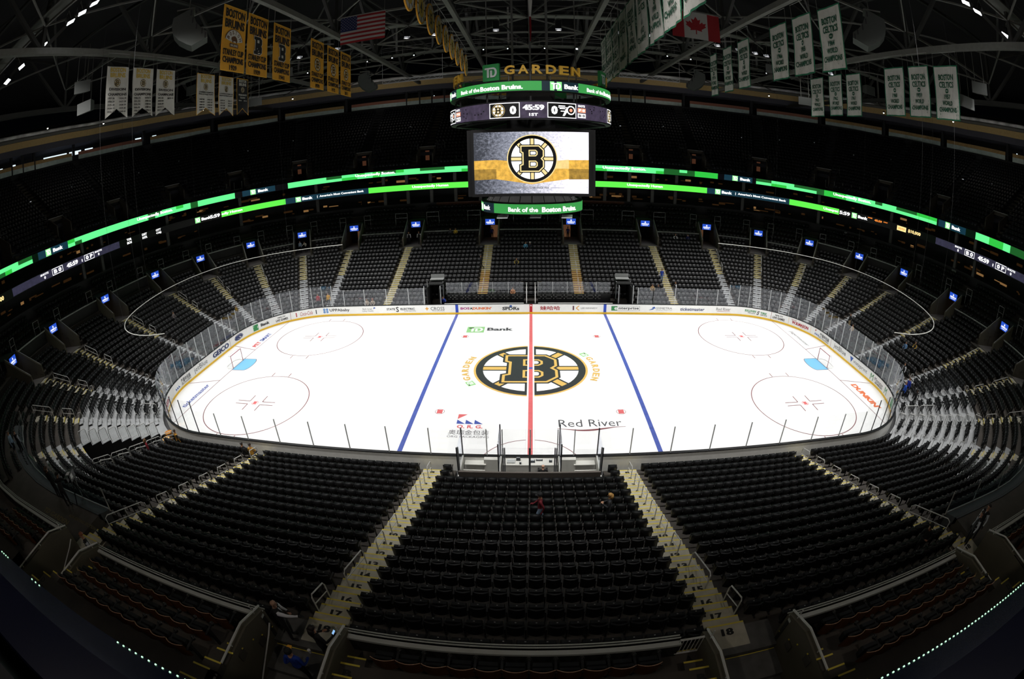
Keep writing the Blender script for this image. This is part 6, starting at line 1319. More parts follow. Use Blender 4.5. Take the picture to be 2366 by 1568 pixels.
for k in range(4):
    u0 = ((C1 / 4 * k - .02 + C1 / 2) % C1) - C1 / 2; F = (lambda u, v, h, u0=u0: fn(u0 + u, v, h)); zc_ = 19.12
    for i, (a, b) in enumerate(((-2.5, -.62), (.98, 2.82))):
        n = 6
        for j in range(n): p = a + (b - a) * j / n; q = a + (b - a) * (j + 1) / n; mb.flat([(p, 18.67), (q, 18.67), (q, 19.57), (p, 19.57)], F, .02, 5)
        for j in range(n):
            p = a + (b - a) * j / n; q = a + (b - a) * (j + 1) / n
            for z in (18.65, 19.55): mb.flat([(p, z), (q, z), (q, z + .045), (p, z + .045)], F, .03, 3)
        for p in (a, b - .045): mb.flat([(p, 18.65), (p + .045, 18.65), (p + .045, 19.59), (p, 19.59)], F, .03, 3)
    emblem(mb, lambda x, y, h: F(-1.93 + x, zc_ + y, h), .40, 5, 3, 6, st=.004, h0=.03); text(mb, '0', F, -1.02, zc_, .34, .52, 3, .04, .09); text(mb, '0', F, 1.4, zc_, .34, .52, 3, .04, .09)
    flyers(mb, F, 2.22, zc_, .95, 3, 7, 5); text(mb, '45:59', F, .17, zc_ + .15, 1.22, .34, 3, .04, .09); text(mb, '1ST', F, .17, zc_ - .29, .5, .18, 3, .04, .05)
    text(mb, 'SHOTS', F, 3.22, 19.47, .52, .14, 3, .04, .06); mb.flat([(2.93, 19.06), (3.55, 19.06), (3.55, 19.34), (2.93, 19.34)], F, .03, 7); mb.flat([(2.93, 18.72), (3.55, 18.72), (3.55, 19.0), (2.93, 19.0)], F, .03, 3)
    text(mb, 'P 0', F, 3.24, 19.2, .46, .16, 3, .04, .06); text(mb, 'B 0', F, 3.24, 18.86, .46, .16, 5, .04, .06)
    random.seed(k)
    for j in range(9): disc(mb, random.uniform(-4.2, -2.8) if j % 2 else random.uniform(3.8, 4.4), random.uniform(18.8, 19.5), .05, .02, 5, 8, F)
mb.obj('score_ring_display', SM, SB)
M_s1 = bpy.data.materials.new('video_grey'); M_s1.use_nodes = True; nt = M_s1.node_tree; b_ = nt.nodes['Principled BSDF']; b_.inputs['Base Color'].default_value = (.01, .01, .01, 1)
tc = nt.nodes.new('ShaderNodeTexCoord'); mp = nt.nodes.new('ShaderNodeMapping'); mp.inputs['Scale'].default_value = (1.6, 1.0, 2.2); no = nt.nodes.new('ShaderNodeTexNoise'); no.inputs['Scale'].default_value = 3.0; no.inputs['Detail'].default_value = 8; no.inputs['Roughness'].default_value = .75
sx = nt.nodes.new('ShaderNodeSeparateXYZ'); mr = nt.nodes.new('ShaderNodeMapRange'); mr.inputs['From Min'].default_value = -3.4; mr.inputs['From Max'].default_value = 2.4; mr.inputs['To Min'].default_value = -.28; mr.inputs['To Max'].default_value = .33
ad_ = nt.nodes.new('ShaderNodeMath'); ad_.operation = 'ADD'; cr = nt.nodes.new('ShaderNodeValToRGB'); cr.color_ramp.elements[0].position = .25; cr.color_ramp.elements[0].color = (.04, .045, .06, 1); cr.color_ramp.elements[1].position = .78; cr.color_ramp.elements[1].color = (1.05, 1.02, 1.15, 1); e = cr.color_ramp.elements.new(.5); e.color = (.33, .35, .43, 1)
for a, c in ((tc.outputs['Object'], mp.inputs[0]), (mp.outputs[0], no.inputs['Vector']), (tc.outputs['Object'], sx.inputs[0]), (sx.outputs['X'], mr.inputs['Value']), (no.outputs['Fac'], ad_.inputs[0]), (mr.outputs[0], ad_.inputs[1]), (ad_.outputs[0], cr.inputs['Fac']), (cr.outputs['Color'], b_.inputs['Emission Color'])): nt.links.new(a, c)
b_.inputs['Emission Strength'].default_value = 1.0
M_vy = mat('video_gold', (.86, .48, .07), .5, emit=1.0, var=.3, vscale=4.0); M_vy2 = mat('video_gold_light', (1.0, .74, .28), .5, emit=1.0, var=.12, vscale=4.0); M_vy3 = mat('video_gold_dark', (.42, .24, .035), .5, emit=1.0, var=.35, vscale=4.0)
for k in range(4):
    a = k * PI / 2; ca, sa = math.cos(a), math.sin(a); fn4 = lambda u, v, h, ca=ca, sa=sa: (SX + u * ca + (4.0 + h) * sa, u * sa - (4.0 + h) * ca, v)
    mb = MB(); mb.prism([(-3.7, 13.75), (3.7, 13.75), (3.7, 18.05), (-3.7, 18.05)], fn4, -.3, 0); mb.obj('video_frame', M_frame, SB)
    mb = MB(); x0, x1, z0, z1 = -3.55, 3.53, 13.93, 17.86; mb.flat([(x0, z0), (x1, z0), (x1, z1), (x0, z1)], fn4, .01, 0)
    xa, xb = -2.18, 2.3
    for A, B, m1, m2 in ((x0, xa, 3, 4), (xb, x1, 3, 4)): mb.flat([(A, 14.82), (B, 14.85), (B, 15.5), (A, 15.5)], fn4, .014, m2); mb.flat([(A, 15.5), (B, 15.5), (B, 16.08), (A, 16.05)], fn4, .014, m1 if A < 0 else 3)
    mb.flat([(xa, 14.85), (0, 14.5), (0, 15.5), (xa, 15.5)], fn4, .014, 1); mb.flat([(0, 14.5), (xb, 14.85), (xb, 15.5), (0, 15.5)], fn4, .014, 1); mb.flat([(xa, 15.5), (0, 15.5), (0, 15.85), (xa, 16.08)], fn4, .014, 1); mb.flat([(0, 15.5), (xb, 15.5), (xb, 16.08), (0, 15.85)], fn4, .014, 2)
    emblem(mb, lambda x, y, h, f=fn4: f(.04 + x, 16.12 + y, h), 1.49, 5, 6, 7, st=.004, h0=.02)
    text(mb, "BOSTON'S TEAM SINCE 1924", fn4, .05, 14.28, 2.0, .13, 8, .02, .03)
    for A, B in ((-1.9, -1.05), (1.15, 2.0)): mb.flat([(A, 14.27), (B, 14.27), (B, 14.29), (A, 14.29)], fn4, .02, 8)
    o = mb.obj('video_display', [M_s1, M_vy, M_vy2, M_vy, M_vy3, M_bk, M_bw, mat('video_pale_gold', (1.0, .80, .36), .5, emit=1.0), mat('video_grey_text', (.2, .2, .22), .5, emit=1.0)], SB)
R3 = 3.55; C3 = 2 * PI * R3; fn3 = cyl(R3)
mb = MB(); ringbox(mb, R3 - .25, R3, 12.48, 13.22); mb.obj('lower_ring_frame', M_frame, SB); mb = MB(); ringbox(mb, R3 - .36, R3 - .26, 12.45, 13.25); mb.obj('lower_ring_lining', M_strut, SB)
mb = MB(); cband(mb, R3, -C3 / 2, C3 / 2, 12.53, 13.17, 1, .012, .15)
for k in range(2):
    c = C3 / 2 * k; u0 = ((-4.35 + c + C3 / 2) % C3) - C3 / 2; F = (lambda u, v, h, u0=u0: fn3(u0 + u, v, h))
    for j in range(8): mb.flat([(.2 * j, 12.53), (.2 * j + .2, 12.53), (.2 * j + .2, 13.17), (.2 * j, 13.17)], F, .02, 2)
    td_logo(mb, F, -.1, 12.85, .6, .56, 8, 3, .03, .006); text(mb, 'Bank', F, .75, 12.85, .9, .32, 3, .03, .06)
    u1 = ((.85 + c + C3 / 2) % C3) - C3 / 2; F = (lambda u, v, h, u1=u1: fn3(u1 + u, v, h)); text(mb, 'Bank of the', F, -1.45, 12.82, 1.95, .30, 3, .03, .03); text(mb, 'Boston Bruins.', F, 1.15, 12.82, 2.75, .34, 3, .03, .06)
mb.obj('lower_ring_display', SM, SB)
mb = MB(); m2 = MB()
for k in range(24): a = 2 * PI * k / 24; c, s = math.cos(a), math.sin(a); mb.tube([(SX + 2.7 * c, 2.7 * s, 13.9), (SX + 3.25 * c, 3.25 * s, 13.0)], .03, 4)
for k in range(12): a = 2 * PI * k / 12; c, s = math.cos(a), math.sin(a); m2.beam((SX + 5.2 * c, 5.2 * s, 20.35), (SX + 5.2 * c, 5.2 * s, 19.65), .1, .1); mb.tube([(SX + 5.2 * c, 5.2 * s, 21), (SX + 1.5 * c, 1.5 * s, 21.3)], .05, 4)
m2.box((SX, 0, 16), (6.6, 6.6, 4.2)); m2.box((SX, 0, 19.2), (3.2, 3.2, 3.6))
for k in range(8): a = 2 * PI * k / 8; c, s = math.cos(a), math.sin(a); m2.beam((SX + 1.5 * c, 1.5 * s, 19.0), (SX + 5.25 * c, 5.25 * s, 18.6), .15, .2)
mb.tube([(SX, 0, 21), (SX, 0, 40)], .06, 6)
for x, y in ((-1.2, -1.2), (1.2, -1.2), (-1.2, 1.2), (1.2, 1.2), (-3.0, 0), (3.2, 0)): mb.tube([(SX + x, y, 20), (SX + x, y, 39)], .04, 4)
mb.obj('strut', M_strut, SB); m2.obj('core_frame', M_frame, SB)
mb = MB()
for x in (-1.9, .25, 2.3): mb.add([(SX + x - .35, -2.6, 12.35), (SX + x + .35, -2.6, 12.35), (SX + x + .3, -3.0, 12.2), (SX + x - .4, -3.0, 12.2), (SX + x - .35, -2.6, 12.4), (SX + x + .35, -2.6, 12.4), (SX + x + .3, -3.0, 12.25), (SX + x - .4, -3.0, 12.25)], [(0, 1, 2, 3), (7, 6, 5, 4), (0, 4, 5, 1), (1, 5, 6, 2), (2, 6, 7, 3), (3, 7, 4, 0)])
mb.obj('under_panel', mat('under_panel', (.7, .72, .74), .5), SB)
# letters standing on the top ring
M_let = mat('letter_gold', (.85, .50, .06), .5); M_tdbox = mat('td_box_green', (.03, .30, .08), .6); M_tdlet = mat('td_letter_grey', (.6, .64, .64), .5)
RL = 5.25; CL = 2 * PI * RL; fl = cyl(RL); lt = MB(); bx = MB(); tl = MB(); st = MB()
for k in range(4):
    c = CL / 4 * k; F = lambda u, v, h, c=c: fl(u + c, v, h)
    bx.prism([(-2.98, 21.1), (-1.86, 21.1), (-1.86, 22.2), (-2.98, 22.2)], F, -.12, .06)
    td = MB(); td_logo(td, F, -2.42, 21.65, 1.02, .95, 0, 1, .065, .006); td.f = [f for f, m in zip(td.f, td.m) if m == 1]; tl.add(td.v, td.f, 0)
    for i, ch in enumerate('GARDEN'): solid_text(lt, ch, F, -1.22 + .80 * i + (.02 * i), 21.72, .62, .58, 0, -.08, .06, .07)
    for u in (-1.3, .0, 1.2, 2.4, -2.8, -2.0): p = F(u, 21.0, -.05); st.tube([p, (p[0], p[1], 21.6)], .03, 4)
    st.tube([F(u, 21.35, -.1) for u in np.linspace(-4, 4, 17)], .03, 4)
lt.obj('sign_letter', M_let, SB); bx.obj('sign_box', M_tdbox, SB); tl.obj('sign_lettering', M_tdlet, SB); st.obj('sign_support', M_strut, SB)
# ---------------------------------------------------------------- people
def person(loc, yaw, label, pose='stand', shirt='#202024', legs='#15161c', sleeve=None, skin='#b98a6c', hair='#2a1d14', hairlen=0, cap=None, bald=False, vest=None, H=1.75, hi=False, over=None, short=False, grp=None, scarf=None, hold=None):
    k = H / 1.75
    J = {'pelvis': (0, 0, .95, .135), 'belly': (0, .01, 1.10, .125), 'chest': (0, 0, 1.30, .145), 'collar': (0, -.005, 1.42, .09), 'neck': (0, .0, 1.50, .052), 'jaw': (0, .02, 1.575, .068), 'head': (0, .015, 1.655, .092), 'crown': (0, .005, 1.715, .072)}
    for s, n in ((-1, 'l'), (1, 'r')):
        J.update({'sh' + n: (s * .17, 0, 1.405, .068), 'el' + n: (s * .235, -.03, 1.14, .046), 'wr' + n: (s * .25, .05, .90, .030), 'pa' + n: (s * .25, .07, .835, .034),
                  'hp' + n: (s * .09, 0, .90, .10), 'kn' + n: (s * .10, .02, .50, .064), 'an' + n: (s * .105, -.02, .095, .043), 'to' + n: (s * .115, .15, .045, .042)})
    def mv(d): 
        for a, p in d.items(): J[a] = (p[0], p[1], p[2], J[a][3])
    if pose == 'walk': mv({'knl': (-.09, .16, .53), 'anl': (-.09, .20, .11), 'tol': (-.09, .36, .07), 'knr': (.10, -.06, .50), 'anr': (.10, -.32, .16), 'tor': (.10, -.20, .05), 'ell': (-.24, -.14, 1.16), 'wrl': (-.24, -.08, .92), 'pal': (-.24, -.04, .86), 'elr': (.24, .08, 1.15), 'wrr': (.2, .26, 1.02), 'par': (.19, .32, 1.03)})
    if pose == 'sit':
        for a in list(J):
            x, y, z, r = J[a]
            if a[:2] in ('kn', 'an', 'to'): continue
            J[a] = (x, y, z - .42, r)
        for s, n in ((-1, 'l'), (1, 'r')): mv({'kn' + n: (s * .11, .44, .50), 'an' + n: (s * .11, .42, .10), 'to' + n: (s * .12, .58, .05), 'el' + n: (s * .25, .05, .74), 'wr' + n: (s * .14, .27, .66), 'pa' + n: (s * .10, .33, .64)})
    if pose == 'point': mv({'shr': (.17, .05, 1.41), 'elr': (.25, .33, 1.38), 'wrr': (.26, .60, 1.36), 'par': (.26, .67, 1.36), 'ell': (-.26, .02, 1.15), 'wrl': (-.14, .22, 1.12), 'pal': (-.08, .26, 1.12)})
    if pose == 'hands': mv({'elr': (.25, .02, 1.14), 'wrr': (.10, .26, 1.16), 'par': (.05, .30, 1.19), 'ell': (-.25, .02, 1.14), 'wrl': (-.10, .26, 1.16), 'pal': (-.05, .30, 1.19)})
    if pose == 'lean': mv({'belly': (0, .06, 1.09), 'chest': (0, .17, 1.25), 'collar': (0, .24, 1.34), 'neck': (0, .29, 1.40), 'jaw': (0, .34, 1.46), 'head': (0, .36, 1.53), 'crown': (0, .37, 1.60), 'shl': (-.17, .22, 1.33), 'shr': (.17, .22, 1.33), 'ell': (-.3, .38, 1.15), 'wrl': (-.3, .5, 1.12), 'pal': (-.3, .56, 1.12), 'elr': (.3, .38, 1.15), 'wrr': (.3, .5, 1.12), 'par': (.3, .56, 1.12)})
    if pose == 'step': mv({'knl': (-.10, .25, .66), 'anl': (-.10, .22, .28), 'tol': (-.10, .37, .23), 'ell': (-.25, -.1, 1.15), 'wrl': (-.24, .08, .98), 'pal': (-.24, .13, .95), 'wrr': (.23, .16, 1.0), 'par': (.22, .22, 1.01)})
    if over: mv(over)
    names = list(J); idx = {n: i for i, n in enumerate(names)}
    E = [('pelvis', 'belly'), ('belly', 'chest'), ('chest', 'collar'), ('collar', 'neck'), ('neck', 'jaw'), ('jaw', 'head'), ('head', 'crown')]
    for n in 'lr': E += [('collar', 'sh' + n), ('sh' + n, 'el' + n), ('el' + n, 'wr' + n), ('wr' + n, 'pa' + n), ('pelvis', 'hp' + n), ('hp' + n, 'kn' + n), ('kn' + n, 'an' + n), ('an' + n, 'to' + n)]
    P = [Vector(J[n][:3]) for n in names]; R = [J[n][3] for n in names]; ED = [(idx[a], idx[b]) for a, b in E]; fing = []
    # nose
    hd = P[idx['head']]; f = (P[idx['jaw']] - P[idx['neck']]); fw = Vector((0, 1, 0))
    if hi:
        for s, n in ((-1, 'l'), (1, 'r')):
            w = P[idx['wr' + n]]; p = P[idx['pa' + n]]; d = (p - w).normalized(); side = d.cross(Vector((0, 0, 1))); side = side.normalized() if side.length > .1 else Vector((1, 0, 0)); dn = side.cross(d)
            for q, (off, ln) in enumerate(((-.028, .062), (-.009, .072), (.010, .068), (.028, .052))):
                a = p + side * off + d * .018; b = a + d * ln * .55 - dn * .008; c = b + d * ln * .40 - dn * .022; i0 = len(P); P += [a, b, c]; R += [.0105, .0088, .0075]; ED += [(idx['pa' + n], i0), (i0, i0 + 1), (i0 + 1, i0 + 2)]
            a = w + d * .035 + side * .035 * (-s); b = a + d * .028 + side * .02 * (-s); c = b + d * .028; i0 = len(P); P += [a, b, c]; R += [.012, .010, .009]; ED += [(idx['wr' + n], i0), (i0, i0 + 1), (i0 + 1, i0 + 2)]
    me = bpy.data.meshes.new('p'); me.from_pydata([tuple(v * k) for v in P], ED, []); o = bpy.data.objects.new('p', me)
    m = o.modifiers.new('s', 'SKIN'); m.use_smooth_shade = True; m.branch_smoothing = .3
    sv = me.skin_vertices[0].data
    for i, r in enumerate(R):
        wx = 1.0
        nm = names[i] if i < len(names) else ''
        sv[i].radius = (r * k * (1.28 if nm in ('chest', 'belly', 'pelvis') else 1), r * k * (.85 if nm in ('chest', 'belly', 'pelvis') else 1)); sv[i].use_root = (i == 0)
    ss = o.modifiers.new('u', 'SUBSURF'); ss.levels = 2 if hi else 1; ss.render_levels = ss.levels
    nm_ = baked(o); bpy.data.objects.remove(o); bpy.data.meshes.remove(me)
    cl = lambda c, n: mat('cloth_' + (c if isinstance(c, str) else n).strip('#'), c, .8)
    sk = mat('skin_' + skin.strip('#'), skin, .55); top = cl(vest or shirt, ''); slv = cl(shirt, ''); lg = cl(legs, ''); sho = cl('#121212', '')
    nm_.materials.clear()
    for x in (sk, top, slv, lg, sho): nm_.materials.append(x)
    seg = {'pelvis-belly': 1, 'belly-chest': 1, 'chest-collar': 1, 'collar-neck': 0, 'neck-jaw': 0, 'jaw-head': 0, 'head-crown': 0}
    S = []
    for a, b in E:
        kk = seg.get(a + '-' + b)
        if kk is None:
            if a == 'collar': kk = 1
            elif a[:2] == 'sh': kk = 2
            elif a[:2] == 'el': kk = 0 if short else 2
            elif a[:2] == 'wr': kk = 0
            elif a == 'pelvis' or a[:2] in ('hp', 'kn'): kk = 3
            else: kk = 4
        S.append((Vector(J[a][:3]) * k, Vector(J[b][:3]) * k, kk, J[a][3], J[b][3]))
    zc_ = J['collar'][2] * k
    mi = []
    for p in nm_.polygons:
        c = Vector(p.center); best = 9; bk = 0
        for a, b, kk, ra, rb in S:
            d = b - a; t = max(0, min(1, (c - a).dot(d) / max(d.length_squared, 1e-9))); q = (c - (a + d * t)).length - (ra + (rb - ra) * t) * k * .5
            if q < best: best = q; bk = kk
        if bk == 0 and c.z < zc_ + .045 * k and abs(c.x) > .07: bk = 1
        mi.append(bk)
    nm_.polygons.foreach_set('material_index', mi); nm_.name = 'person_body'
    t = thing('person', loc, yaw, label, 'person', grp); ob = bpy.data.objects.new('body', nm_); COL.objects.link(ob); ob.parent = t
    h = Vector(J['head'][:3]) * k; jw = Vector(J['jaw'][:3]) * k
    mb = MB()
    for s in (-1, 1): mb.lathe([(0, -.012), (.011, 0), (0, .012)], (h.x + s * .034 * k, h.y + .088 * k, h.z + .0), 6)
    mb.box((h.x, h.y + .085 * k, h.z - .072 * k), (.045, .012, .010), 0); mb.obj('eyes_and_mouth', mat('eye_dark', '#1c1412', .4), t)
    mb = MB(); mb.add([(h.x - .014, h.y + .088 * k, h.z - .045 * k), (h.x + .014, h.y + .088 * k, h.z - .045 * k), (h.x, h.y + .088 * k, h.z + .005), (h.x, h.y + .118 * k, h.z - .036 * k)], [(0, 1, 3), (1, 2, 3), (2, 0, 3), (0, 2, 1)])
    for s in (-1, 1): mb.lathe([(0, -.03), (.012, -.015), (.014, .015), (0, .03)], (h.x + s * .094 * k, h.y - .005, h.z - .015), 6)
    mb.obj('nose_and_ears', sk, t)
    if not bald and not cap:
        mb = MB(); V = []; F = []; N = 12; Kp = 6
        for j in range(Kp + 1):
            a = PI / 2 - (PI / 2 + .35) * j / Kp
            for i in range(N): b = 2 * PI * i / N; front = max(0, math.sin(b)); ang = max(a, .45 * front); V.append((h.x + .103 * k * math.cos(ang) * math.cos(b), h.y - .008 + .108 * k * math.cos(ang) * math.sin(b), h.z + .012 + .104 * k * math.sin(ang)))
        for j in range(Kp):
            for i in range(N): F.append((j * N + i, j * N + (i + 1) % N, (j + 1) * N + (i + 1) % N, (j + 1) * N + i))
        mb.add(V, F)
        if hairlen:
            b0 = h + Vector((0, -.06, -.02)) * k
            mb.tube([b0 + Vector((0, 0, .05)), b0 + Vector((0, -.02, -.08)), b0 + Vector((0, -.02, -hairlen))], [.09 * k, .095 * k, .05 * k], 8)
        mb.obj('hair', mat('hair_' + hair.strip('#'), hair, .6), t, smooth=True)
    if bald:
        pass
    if cap:
        mb = MB(); mb.lathe([(.108 * k, -.01), (.106 * k, .04), (.085 * k, .085), (.04 * k, .108), (0, .112)], (h.x, h.y, h.z + .015), 12)
        mb.add([(h.x - .075, h.y + .08, h.z + .02), (h.x + .075, h.y + .08, h.z + .02), (h.x + .055, h.y + .19, h.z + .01), (h.x - .055, h.y + .19, h.z + .01), (h.x - .075, h.y + .08, h.z + .032), (h.x + .075, h.y + .08, h.z + .032), (h.x + .055, h.y + .19, h.z + .022), (h.x - .055, h.y + .19, h.z + .022)], [(0, 3, 2, 1), (4, 5, 6, 7), (0, 1, 5, 4), (1, 2, 6, 5), (2, 3, 7, 6), (3, 0, 4, 7)], 1)
        c = cap if isinstance(cap, tuple) else (cap, cap); mb.obj('cap', [mat('cap_' + c[0].strip('#'), c[0], .8), mat('cap_' + c[1].strip('#'), c[1], .8)], t, smooth=False)
    if vest:
        mb = MB(); c_ = Vector(J['collar'][:3]) * k; mb.add([(c_.x - .02, c_.y + .085, c_.z + .03), (c_.x + .02, c_.y + .085, c_.z + .03), (c_.x, c_.y + .15, c_.z - .14)], [(0, 1, 2)]); mb.obj('shirt_front', slv, t)
    return t, J, k
def world_of(t, p): yaw = t.rotation_euler[2]; c, s = math.cos(yaw), math.sin(yaw); return (t.location.x + p[0] * c - p[1] * s, t.location.y + p[0] * s + p[1] * c, t.location.z + p[2])
Yn = lambda n: HY + RY(n)
# near stands: yaw 0 faces the ice (+y); yaw pi/2 faces -x
person((.45, -Yn(8) + .42, RZ(8)), PI / 2, 'man in a maroon hooded top and black cap walking along the middle near seats', 'walk', '#6d1522', '#7f95ad', cap='#101114', skin='#b58768', hi=True)
person((3.25, -Yn(8) + .42, RZ(8)), PI / 2 - .2, 'blonde woman in a dark grey jacket standing among the middle near seats', 'hands', '#34363a', '#2a2c30', hair='#b98d4e', hairlen=.16, skin='#c99b7c', H=1.66, hi=True)
person((.68, -14.25, .11), 0, 'bald man in a black top seated at the scorer desk', 'sit', '#101114', '#15161a', bald=True, skin='#c79a82', hi=True, over={'wrl': (-.22, .42, .72), 'pal': (-.22, .5, .72), 'wrr': (.22, .42, .72), 'par': (.22, .5, .72)})
person((-6.05, -28.05, RZ(18)), -PI / 2 + .35, 'bald usher in a black vest and white shirt pointing his arm over the row 18 seats', 'point', '#c9cad2', '#14151a', vest='#101114', bald=True, skin='#a8836e', hi=True)
t_, J_, k_ = person((-5.35, -29.15, 5.2), .05, 'man in a blue T-shirt and black and yellow cap climbing the left stairwell', 'step', '#153a96', '#0f1015', cap=('#17181b', '#e2a22c'), skin='#b88c6e', short=True, hi=True)
person((-4.85, -28.45, RZ(18) - .05), -.5, 'dark haired woman in a black T-shirt holding a phone by the left stairwell', 'hands', '#0f0f12', '#12131a', hair='#1a1110', hairlen=.28, skin='#b07f62', short=True, H=1.68, hi=True, over={'elr': (.27, .06, 1.15), 'wrr': (.25, .30, 1.16), 'par': (.25, .37, 1.18)})
mb = MB(); mb.box((0, 0, 0), (.07, .012, .14), 0, 0); mb.box((0, -.008, 0), (.06, .004, .12), 1); o = mb.obj('phone', [M_black, mat('phone_screen', (.3, .55, .9), .4, emit=1.0)], loc=(-4.45, -28.22, RZ(18) + 1.18)); o.rotation_euler = (-.9, 0, -.5); tag(o, 'small phone with lit screen held by the dark haired woman', 'phone')
mb = MB(); mb.lathe([(0, 0), (.035, 0), (.045, .13), (0, .13)], n=10); o = mb.obj('drink_cup', mat('cup_white', '#c9c9c9', .4), loc=(-5.1, -28.72, RZ(18) + .68)); tag(o, 'white drink cup held beside the man in the blue T-shirt', 'cup')
person((-14.6, -28.2, 5.5), PI - .4, 'red haired usher in a black vest standing at the outer left stairwell', 'stand', '#aeb2bc', '#101116', vest='#0e0f12', hair='#7a4326', skin='#b48468', hi=True)
person((16.4, -27.3, 5.43), .9, 'balding usher in a black vest and white shirt, left of the pair on the right deck', 'stand', '#b9bcc4', '#121318', vest='#0f1013', hair='#2b211c', skin='#a97f68', hi=True)
person((17.15, -27.15, 5.43), 1.6, 'dark haired usher in a black vest, right of the pair on the right deck', 'stand', '#b9bcc4', '#121318', vest='#0f1013', hair='#1d1613', skin='#a97f68', hi=True)
person((14.0, -26.4, RZ(16)), PI - .7, 'man in black clothing and cap standing at the right end of row 16', 'hands', '#0f1013', '#0d0e11', cap='#0c0c0e', skin='#8d6650', hi=True)
person((-23.85, -16.7, RZ(4)), -.6, 'long haired girl in a maroon top standing on the left stairs', 'stand', '#8d1a2c', '#26324a', hair='#6a4a2c', hairlen=.24, skin='#c49676', short=True, H=1.6, hi=True)
person((-23.1, -14.35, RZ(1)), -.3, 'person in a black and gold hockey jersey at the top of the left fence', 'stand', '#15161a', '#26262a', vest='#c28a2c', hair='#2c1e16', skin='#c08f70', H=1.75, short=True, hi=True)
person((-17.4, -14.0, RZ(1) - .1), 0, 'spectator in black and gold seated in the front row on the left', 'sit', '#17171a', '#22242a', vest='#15151a', hair='#1c1410', skin='#b5866a')
person((-16.75, -14.0, RZ(1) - .1), .1, 'second spectator seated in the front row, right of the first', 'sit', '#b98a34', '#22242a', hair='#1c1410', skin='#b5866a')
person((-30.4, -24.2, 4.9), -.9, 'usher in a light blue shirt standing at the far left deck', 'stand', '#8fa6bf', '#191c26', hair='#4a4440', skin='#b48a70', hi=True)
person((-29.7, -23.9, 4.9), .5, 'usher in a black vest and white sleeves at the far left deck', 'stand', '#b8bcc6', '#101116', vest='#0e0f12', hair='#241a15', skin='#a97f68', hi=True)
person((-19.6, -26.1, 5.43), .7, 'camera operator in black crouched behind a tripod on the left deck', 'lean', '#0b0b0d', '#0b0b0d', cap='#0c0c0e', skin='#8d6650')
person((-20.9, -25.9, 5.43), .2, 'camera assistant in black standing beside the tripod on the left deck', 'stand', '#0c0c0e', '#0b0b0d', hair='#3a2418', skin='#94694f', hairlen=.1)
t = thing('broadcast_camera', (-19.2, -25.4, 5.43), .5, 'black broadcast camera on a tripod with a white tag on the left deck', 'camera')
mb = MB()
for a in (0, 2.1, 4.2): mb.tube([(0, 0, 1.1), (.45 * math.cos(a), .45 * math.sin(a), 0)], .03, 5)
mb.obj('tripod', M_black, t); mb = MB(); mb.box((0, 0, 1.32), (.3, .6, .35)); mb.tube([(0, .3, 1.32), (0, .6, 1.32)], [.09, .12], 10); mb.box((0, -.42, 1.4), (.2, .25, .2)); mb.obj('camera_body', M_black, t)
mb = MB(); mb.box((.16, -.1, 1.35), (.01, .22, .2)); mb.box((.0, -.1, 1.5), (.2, .26, .01)); mb.obj('white_tag', mat('tag_white', '#c8c8c8', .6), t)
# right corner group
person((31.3, -8.2, RZ(1)), 1.2, 'man in a bright blue jacket by the right corner glass, nearer the ice', 'stand', '#1d50b4', '#15161a', hair='#6a4a36', skin='#b98a70')
person((31.9, -8.0, RZ(2)), 1.6, 'man in a royal blue jacket standing behind the one by the right corner glass', 'stand', '#16309a', '#15161a', hair='#5a4232', skin='#b98a70')
person((31.6, -9.6, RZ(1)), 2.2, 'person dressed all in black on the white steps at the right corner', 'stand', '#0a0a0c', '#0a0a0c', hair='#12100e', skin='#5a4032', hairlen=.3)
person((33.4, -5.6, RZ(3)), 1.4, 'usher in a black vest with white sleeves on the right end stairs', 'stand', '#e0e0e4', '#131418', vest='#0f1013', hair='#2a211c')
